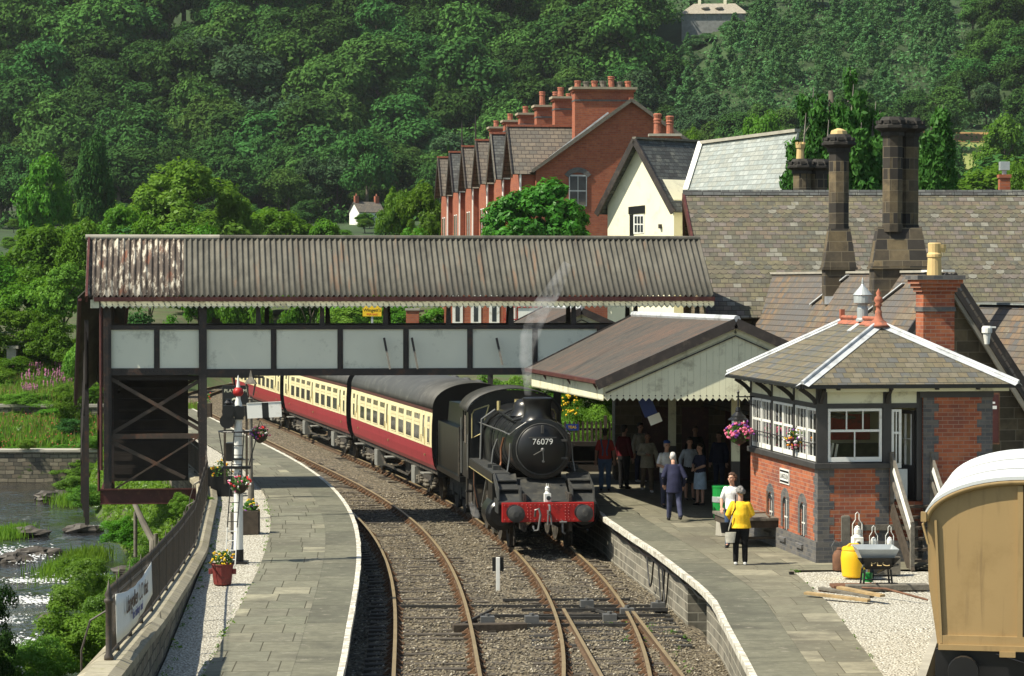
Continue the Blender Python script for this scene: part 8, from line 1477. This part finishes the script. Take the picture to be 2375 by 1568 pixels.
# ---------------------------------------------------------------- people: one skin surface each (voxel-joined), clothes and hair as parts
def remesh(o, vx, sm=2):
    r = o.modifiers.new('join', 'REMESH'); r.mode = 'VOXEL'; r.voxel_size = vx; r.use_smooth_shade = True
    if sm: s = o.modifiers.new('soft', 'SMOOTH'); s.iterations = sm; s.factor = .5
    return o
def cap(m, pts, rs, n=10):
    m.tube(pts, rs, n); m.sph(pts[0], rs[0] if not isinstance(rs[0], tuple) else min(rs[0]), n, 6); m.sph(pts[-1], rs[-1] if not isinstance(rs[-1], tuple) else min(rs[-1]), n, 6)
def person(label, loc, face, h, top, bottom, hair, skin='skin', arms=None, stride=0.0, lean=0.0, look=0.0, nod=0.0, fat=1.0, sleeves='long', skirt=None, jacket=None, shoes='black', hairkind='short', capmat=None, braces=False, extra=None):
    """facing: face 0 looks at the camera (-Y), PI away; arms: per side (elbow, hand) in body units"""
    t = thing('person', label, 'person', loc, face); s = h / 1.72; X = lambda *p: V(p) * s
    hip, kn, an = .90, .49, .085; hx, sx = .095, .158 * (.6 + .4 * fat); ln = math.sin(lean); sh = V((0, -.5 * ln, 1.40 - .06 * abs(ln))); nk = sh + V((0, -.05 * ln - .0, .09)); hd = nk + V((0, -.02 - .16 * ln - .05 * nod, .145 - .04 * nod))
    A = arms or {}
    def arm(sd):
        S = sh + V((sd * sx, 0, -.02)); e, w = A.get(sd, ((sd * .245, .02, 1.12), (sd * .26, -.06, .87))); return S, V(e), V(w)
    legs = []
    for sd in (-1, 1):
        f = stride * sd; K = V((sd * (hx + .005), -.16 * f - (.03 if f > 0 else 0), kn)); N = V((sd * (hx + .01), -.30 * f + (.12 if f < 0 else 0), an + (.06 if f < 0 else 0))); legs.append((V((sd * hx, 0, hip - .02)), K, N))
    # body
    m = MB(); pel = V((0, 0, hip)); mid = pel.lerp(sh, .5) + V((0, .02, 0))
    m.tube([X(*(pel - V((0, 0, .07)))), X(*pel), X(*mid), X(*(sh - V((0, 0, .10)))), X(*sh), X(*(sh + V((0, 0, .03))))], [(.13 * s * fat, .095 * s * fat), (.155 * s * fat, .11 * s * fat), (.135 * s * fat, .10 * s * fat), (.16 * s, .112 * s), (.14 * s, .085 * s), (.07 * s, .06 * s)], 14)
    cap(m, [X(*sh), X(*nk), X(*(hd - V((0, 0, .05))))], [.062 * s, .055 * s, .055 * s])
    hm = Matrix.Translation(X(*hd)) @ Matrix.Rotation(look, 4, 'Z') @ Matrix.Rotation(-nod * .6, 4, 'X'); H = lambda *p: hm @ (V(p) * s)
    def hs(c, r): 
        k = MB(); k.sph((0, 0, 0), tuple(q * s for q in r), 14, 9); m.add([hm @ (V(c) * s + V(v)) for v in k.v], k.f)
    hs((0, .01, .03), (.077, .095, .10)); hs((0, -.015, -.03), (.062, .075, .085)); hs((0, -.045, -.085), (.034, .035, .03)); hs((0, -.096, -.012), (.014, .02, .026)); hs((0, -.085, .028), (.05, .018, .012)); hs((0, -.082, -.055), (.024, .016, .011))
    for sd in (-1, 1): hs((sd * .078, .01, 0), (.012, .02, .032)); hs((sd * .045, -.06, -.02), (.025, .025, .022))
    for sd in (-1, 1):
        S, E_, Wr = arm(sd); cap(m, [X(*S), X(*S.lerp(E_, .5)), X(*E_)], [.058 * s, .050 * s, .041 * s]); cap(m, [X(*E_), X(*E_.lerp(Wr, .35)), X(*Wr)], [.041 * s, .040 * s, .027 * s])
        d = (Wr - E_).normalized(); fwd = V((0, -1, 0)); side = d.cross(fwd); side = side.normalized() if side.length > .2 else V((1, 0, 0)); pal = Wr + d * .075; m.tube([X(*Wr), X(*(Wr + d * .04)), X(*(Wr + d * .09))], [(.027 * s, .02 * s), (.04 * s, .018 * s), (.04 * s, .015 * s)], 8)
        nrm = side.cross(d).normalized()
        for i in range(4): L = (.072, .082, .076, .058)[i]; b = Wr + d * .088 + fwd.cross(d).normalized() * 0 + side * 0 + nrm * 0 + (side * (-.030 + .020 * i)); q = b + d * L * .55 + nrm * -.012; cap(m, [X(*b), X(*q), X(*(q + d * L * .4 + nrm * -.03))], [.0095 * s, .009 * s, .007 * s], 6)
        th = Wr + d * .03 - side * .035; cap(m, [X(*th), X(*(th + d * .03 - side * .02 - nrm * .01)), X(*(th + d * .06 - side * .022 - nrm * .025))], [.013 * s, .011 * s, .009 * s], 6)
    for P_, K, N in legs: cap(m, [X(*P_), X(*P_.lerp(K, .5)), X(*K)], [.085 * s * fat, .072 * s * fat, .054 * s]); cap(m, [X(*K), X(*K.lerp(N, .3)), X(*N)], [.054 * s, .055 * s, .036 * s]); cap(m, [X(*N), X(*(N + V((0, -.10, -.045))))], [.036 * s, .03 * s])
    remesh(m.build('body', M[skin], t), .0085, 1)
    m = MB()   # eyes
    for sd in (-1, 1): m.sph(H(sd * .032, -.088, .008), .0105 * s, 8, 5)
    m.build('eye', M['black'], t)
    m = MB()   # shoes
    for P_, K, N in legs: m.tube([X(*(N + V((0, .055, -.045)))), X(*(N + V((0, -.02, -.04)))), X(*(N + V((0, -.12, -.055)))), X(*(N + V((0, -.18, -.062))))], [(.036 * s, .036 * s), (.044 * s, .05 * s), (.046 * s, .034 * s), (.03 * s, .02 * s)], 10)
    remesh(m.build('shoes', M[shoes], t), .012, 1)
    fb = fat * 1.0
    if skirt:
        m = MB(); zl = skirt[1]; m.tube([X(0, 0, 1.03), X(0, 0, .92), X(0, 0, .75), X(0, -.0, zl)], [(.15 * s * fb, .115 * s * fb), (.19 * s * fb, .14 * s * fb), (.21 * s * fb, .155 * s * fb), (.225 * s * fb, .175 * s * fb)], 18); remesh(m.build('skirt', M[skirt[0]], t), .014, 1)
    else:
        m = MB(); m.tube([X(0, 0, hip - .10), X(0, 0, hip), X(0, .005, hip + .14)], [(.155 * s * fb, .125 * s * fb), (.175 * s * fb, .135 * s * fb), (.155 * s * fb, .12 * s * fb)], 14)
        for P_, K, N in legs: cap(m, [X(*P_), X(*P_.lerp(K, .5)), X(*(K + V((0, -.005, 0)))), X(*K.lerp(N, .5)), X(*(N + V((0, 0, .015))))], [.102 * s * fb, .088 * s * fb, .072 * s, .068 * s, .062 * s])
        remesh(m.build('trousers', M[bottom], t), .0125, 1)
    def torso(m, e, z0, fl=0):
        p0 = V((0, 0, z0)) if z0 < 1.05 else pel.lerp(sh, (z0 - hip) / (1.40 - hip)); pm = V((0, .02, (hip + 1.4) / 2)) if z0 < 1.05 else p0.lerp(sh, .4); m.tube([X(*p0), (X(0, 0, max(z0 + .02, hip + .05)) if z0 < 1.05 else X(*(p0 + V((0, 0, .02))))), (X(*(mid)) if z0 < 1.05 else X(*pel.lerp(sh, .62))), X(*(sh - V((0, 0, .10)))), X(*(sh - V((0, 0, .01)))), X(*(sh + V((0, 0, .045))))], [((.172 + e + fl) * s * fb, (.132 + e + fl) * s * fb), ((.168 + e) * s * fb, (.128 + e) * s * fb), ((.15 + e) * s * fb, (.122 + e) * s * fb), ((.170 + e) * s, (.128 + e) * s), ((.150 + e) * s, (.10 + e) * s), ((.075 + e * .5) * s, (.066 + e * .5) * s)], 16)
    m = MB(); torso(m, .008 if not jacket else -.012, .90 if not jacket else 1.12)
    for sd in (-1, 1):
        S, E_, Wr = arm(sd); cap(m, [X(*S), X(*S.lerp(E_, .5)), X(*(E_ if sleeves == 'long' else S.lerp(E_, .80)))], [.062 * s, .062 * s, .056 * s])
        if sleeves == 'long': cap(m, [X(*E_), X(*E_.lerp(Wr, .5)), X(*E_.lerp(Wr, .93))], [.056 * s, .052 * s, .044 * s])
    remesh(m.build('shirt' if not jacket else 'shirt', M[top], t), .0125, 2)
    if jacket:
        m = MB(); torso(m, .026, .72 if jacket[1] else .84, .02)
        for sd in (-1, 1): S, E_, Wr = arm(sd); cap(m, [X(*S), X(*S.lerp(E_, .5)), X(*E_), X(*E_.lerp(Wr, .5)), X(*E_.lerp(Wr, .95))], [.074 * s, .074 * s, .066 * s, .060 * s, .052 * s])
        remesh(m.build('jacket', M[jacket[0]], t), .014, 2)
    if braces:
        m = MB()
        for sd in (-1, 1): m.tube([X(sd * .07, .145, 1.0), X(sd * .05, .150, 1.15), X(sd * .10, .13, 1.36), X(sd * .11, .02, 1.455), X(sd * .10, -.12, 1.36), X(sd * .08, -.145, 1.1)], .022 * s, 6)
        m.tube([X(0, 0, .9), X(0, .01, 1.04)], [(.178 * s, .138 * s), (.165 * s, .13 * s)], 14); m.box(-.11 * s, .11 * s, -.16 * s, -.13 * s, 1.0 * s, 1.25 * s); m.build('dungaree_bib', M[bottom], t)
    m = MB()
    def hh(c, r, n=14):
        k = MB(); k.sph((0, 0, 0), tuple(q * s for q in r), n, 9); m.add([hm @ (V(c) * s + V(v)) for v in k.v], k.f)
    if hairkind == 'curly':
        g = random.Random(int(loc[0] * 100))
        for i in range(46):
            d = V((g.gauss(0, 1), g.gauss(.25, 1), g.gauss(.35, 1))).normalized()
            if d.y < -.15 and d.z < .5 or d.z < -.45: continue
            hh((d.x * .088, .015 + d.y * .10, .03 + d.z * .10), (.034, .034, .034), 8)
    else: hh((0, .022, .045), (.083, .095, .092)); hh((0, .05, .0), (.078, .06, .085)); hh((0, -.03, .09), (.066, .055, .04))
    remesh(m.build('hair', M[hair], t), .010, 1)
    if capmat: m = MB(); hh((0, .008, .085), (.090, .105, .055)); hh((0, -.11, .065), (.06, .06, .010)); remesh(m.build('cap', M[capmat], t), .010, 1)
    if extra: extra(t, s, X, arm)
    return t
def gp(px, py): p = G(px, py, .9); p.z = .906; return p
def bag(name, label, loc, rz, sz, mat, strap=None, group=None):
    t = thing(name, label, 'bag', loc, rz); m = MB(); m.smooth = True; m.loft([[V((x * sz[0] * (1 - .25 * f) * .5, y * sz[1] * .5, -f * sz[2])) for x, y in ((-1, -.6), (-.6, -1), (.6, -1), (1, -.6), (1, .6), (.6, 1), (-.6, 1), (-1, .6))] for f in (0, .15, .6, .9, 1.0)]); m.build('bag_body', M[mat], t, auto=50)
    if strap: m = MB(); m.tube(strap, .012, 6); m.build('strap', M[mat], t)
    return t
p = gp(1717, 1311)
person('woman in bright yellow jacket and black trousers standing with her back to us', p, PI - .12, 1.60, 'white_cloth', 'black_cloth', 'hairgrey', fat=1.16, hairkind='curly', shoes='white_cloth', jacket=('yellow_cloth', 0), arms={-1: ((-.27, -.02, 1.16), (-.12, -.24, 1.05)), 1: ((.28, .03, 1.14), (.17, -.18, .98))})
bag('shoulder_bag', 'black shoulder bag hanging at the side of the woman in yellow', p + V((-.30, -.05, .90)), .2, (.26, .12, .22), 'black_cloth', [(.05, 0, 0), (.16, -.10, .3), (.22, .05, .58)]); bag('cloth_bag', 'pale cloth bag hanging below the black shoulder bag', p + V((-.22, -.10, .70)), -.2, (.24, .10, .22), 'stone_cloth', [(-.05, 0, 0), (.05, -.03, .35)])
p = gp(1693, 1271); person('dark haired woman in white blouse facing the woman in yellow', p + V((.05, .05, 0)), -.35, 1.64, 'white_cloth', 'jeans_dark', 'hairbrown', hairkind='curly', sleeves='short', look=-.3, nod=.3, arms={-1: ((-.25, -.02, 1.13), (-.20, -.20, .95)), 1: ((.24, -.04, 1.13), (.12, -.22, 1.0))})
person('grey haired man in dark blue suit walking away bent forward', gp(1564, 1209), PI + .1, 1.70, 'white_cloth', 'navy_trousers', 'hairwhite', jacket=('navy_cloth', 1), lean=.30, nod=.6, stride=.7, arms={-1: ((-.28, -.02, 1.10), (-.25, -.18, .88)), 1: ((.27, -.05, 1.12), (.22, -.22, .92))})
person('man in blue dungarees and red checked shirt seen from behind near the engine', gp(1403, 1139), PI - .05, 1.74, 'redcheck', 'denim', 'hairdark', sleeves='short', braces=True, shoes='black', fat=1.05)
person('man in dark red shirt standing in the shade beside the man in dungarees', gp(1447, 1134), PI * .75, 1.80, 'darkred_cloth', 'black_cloth', 'hairdark', fat=1.1)
def paper(t, s, X, arm):
    q = arm(-1)[2]; m = MB(); m.bx(X(q.x + .06, q.y - .06, q.z + .10), (.18, .015, .24), .3, -.5); o = m.build('held_folder', M['black'], t)
person('man in open beige jacket and brown trousers holding a dark folder', gp(1501, 1142), .15, 1.66, 'stone_cloth', 'brown_trousers', 'hairbrown', skin='skin2', jacket=('beige_cloth', 1), stride=.35, shoes='white_cloth', arms={-1: ((-.26, -.04, 1.14), (-.10, -.24, 1.12)), 1: ((.27, .0, 1.12), (.28, -.08, .88))}, nod=.4)
person('man in pale shirt half hidden behind the man in the beige jacket', gp(1484, 1118), .6, 1.72, 'stone_cloth', 'navy_trousers', 'hairdark', shoes='white_cloth', arms={1: ((.24, -.05, 1.15), (.1, -.22, 1.1))})
person('man in blue cap and white short sleeved shirt with folded arms', gp(1546, 1176), .35, 1.72, 'white_cloth', 'navy_trousers', 'hairgrey', sleeves='short', capmat='blue_cap_cloth', fat=1.1, arms={-1: ((-.26, -.02, 1.12), (-.02, -.21, 1.02)), 1: ((.26, -.02, 1.12), (.06, -.22, 1.06))})
person('woman in pale blue top and dark skirt standing under the canopy', gp(1599, 1160), .2, 1.66, 'bluegrey_cloth', 'black_cloth', 'hairdark', skirt=('black_cloth', .48), shoes='black', arms={-1: ((-.27, -.02, 1.15), (-.30, -.15, .98))})
person('woman in light blue skirt beside the woman in the pale blue top', gp(1624, 1172), -.9, 1.60, 'navy_cloth', 'black_cloth', 'hairdark', skirt=('paleblue_cloth', .46), sleeves='short', arms={-1: ((-.22, -.08, 1.15), (-.06, -.22, 1.08)), 1: ((.24, -.06, 1.14), (.08, -.22, 1.06))})
person('man in dark suit and pale collar deep in the canopy shade', gp(1612, 1128), .1, 1.72, 'white_cloth', 'black_cloth', 'hairbrown', skin='skin2', jacket=('black_cloth', 1))
person('man in dark clothes standing behind the hanging notice', gp(1527, 1112), -.2, 1.74, 'black_cloth', 'black_cloth', 'hairdark', skin='skin2', arms={-1: ((-.24, -.06, 1.14), (-.08, -.22, 1.12))})
person('person in dark jacket standing in the shade by the cream column', gp(1668, 1140), -.5, 1.66, 'darkred_cloth', 'navy_trousers', 'hairdark', jacket=('navy_cloth', 0))
# ---------------------------------------------------------------- steam at the chimney and the cylinders
def steam(name, label, pts, rs, dens):
    m = MB(); m.smooth = True; m.tube(pts, rs, 14); m.v = [tuple(V(v) + V((mnoise.noise(V(v) * 2.3), mnoise.noise(V(v) * 2.3 + V((9, 0, 0))), mnoise.noise(V(v) * 2.3 + V((0, 7, 0))))) * .10) for v in m.v]
    nt = NT(name); out = nt.n['Material Output']; nt.n.remove(nt.b); vol = nt.new('ShaderNodeVolumePrincipled'); vol.inputs['Color'].default_value = (.95, .95, .95, 1); vol.inputs['Anisotropy'].default_value = .3
    d = nt.math('MULTIPLY', nt.math('MAXIMUM', nt.math('SUBTRACT', nt.noise(2.4, 4, nt.pos(), .6), .40), 0.0), dens); nt.put(vol.inputs['Density'], d); nt.put(out.inputs['Volume'], vol.outputs[0]); o = m.build(name, nt.mat); o['label'] = label; o['kind'] = 'stuff'; return o
sx, sy = Rx(70.6) + .0, 70.7; C0 = V((.42, 70.9, 3.9))
steam('steam', 'thin white steam rising from the engine chimney', [C0, C0 + V((-.02, .1, .45)), C0 + V((-.05, .3, .95)), C0 + V((.05, .5, 1.5)), C0 + V((.3, .8, 2.2)), C0 + V((.7, 1.0, 2.8)), C0 + V((1.1, 1.2, 3.5))], [.10, .15, .21, .25, .27, .24, .12], 6.0)
c1 = W(1100, 1188, 69.2); steam('steam', 'puff of steam low at the engine cylinder', [c1 + V((-.12, 0, .25)), c1, c1 + V((.15, 0, -.14))], [.08, .17, .08], 12)
# ---------------------------------------------------------------- summer haze in the valley air
m = MB(); m.box(-260, 260, -12, 960, -5.5, 235); nt = NT('summer_haze'); out = nt.n['Material Output']; nt.n.remove(nt.b); vol = nt.new('ShaderNodeVolumePrincipled'); vol.inputs['Color'].default_value = (.86, .93, 1.0, 1); vol.inputs['Density'].default_value = .00005; vol.inputs['Anisotropy'].default_value = .2; nt.put(out.inputs['Volume'], vol.outputs[0]); hz = m.build('haze', nt.mat); hz['kind'] = 'stuff'
# ---------------------------------------------------------------- daylight
w = bpy.data.worlds.new('World'); SC.world = w; w.use_nodes = True; nt = w.node_tree; sk = nt.nodes.new('ShaderNodeTexSky'); sk.sky_type = 'NISHITA'; sk.sun_disc = False
EL, AZ = R(52), R(20)                                     # sun high on the left, a little behind the camera
sd = V((-math.cos(EL) * math.cos(AZ), -math.cos(EL) * math.sin(AZ), math.sin(EL))); sk.sun_elevation = EL; sk.sun_rotation = math.atan2(sd.x, sd.y); sk.air_density = 1.0; sk.dust_density = .8
bg = nt.nodes['Background']; wm = nt.nodes.new('ShaderNodeMix'); wm.data_type = 'RGBA'; wm.blend_type = 'MULTIPLY'; wm.inputs[0].default_value = 1; wm.inputs[7].default_value = (1, .96, .84, 1); nt.links.new(sk.outputs[0], wm.inputs[6]); nt.links.new(wm.outputs[2], bg.inputs[0]); bg.inputs[1].default_value = .105
su = bpy.data.lights.new('sun', 'SUN'); su.energy = 5.0; su.angle = R(.53); su.color = (1.0, .93, .76); so = bpy.data.objects.new('sun', su); COL.objects.link(so); so.rotation_euler = (-sd).to_track_quat('-Z', 'Y').to_euler(); so.location = sd * 200
SC.view_settings.view_transform = 'Standard'; SC.view_settings.look = 'None'; SC.view_settings.gamma = 1.0; SC.view_settings.exposure = .68
SC.cycles.max_bounces = 6; SC.cycles.diffuse_bounces = 3; SC.cycles.glossy_bounces = 3; SC.cycles.transmission_bounces = 4; SC.cycles.transparent_max_bounces = 8; SC.cycles.volume_bounces = 1; SC.cycles.use_adaptive_sampling = True; SC.cycles.caustics_reflective = False; SC.cycles.caustics_refractive = False
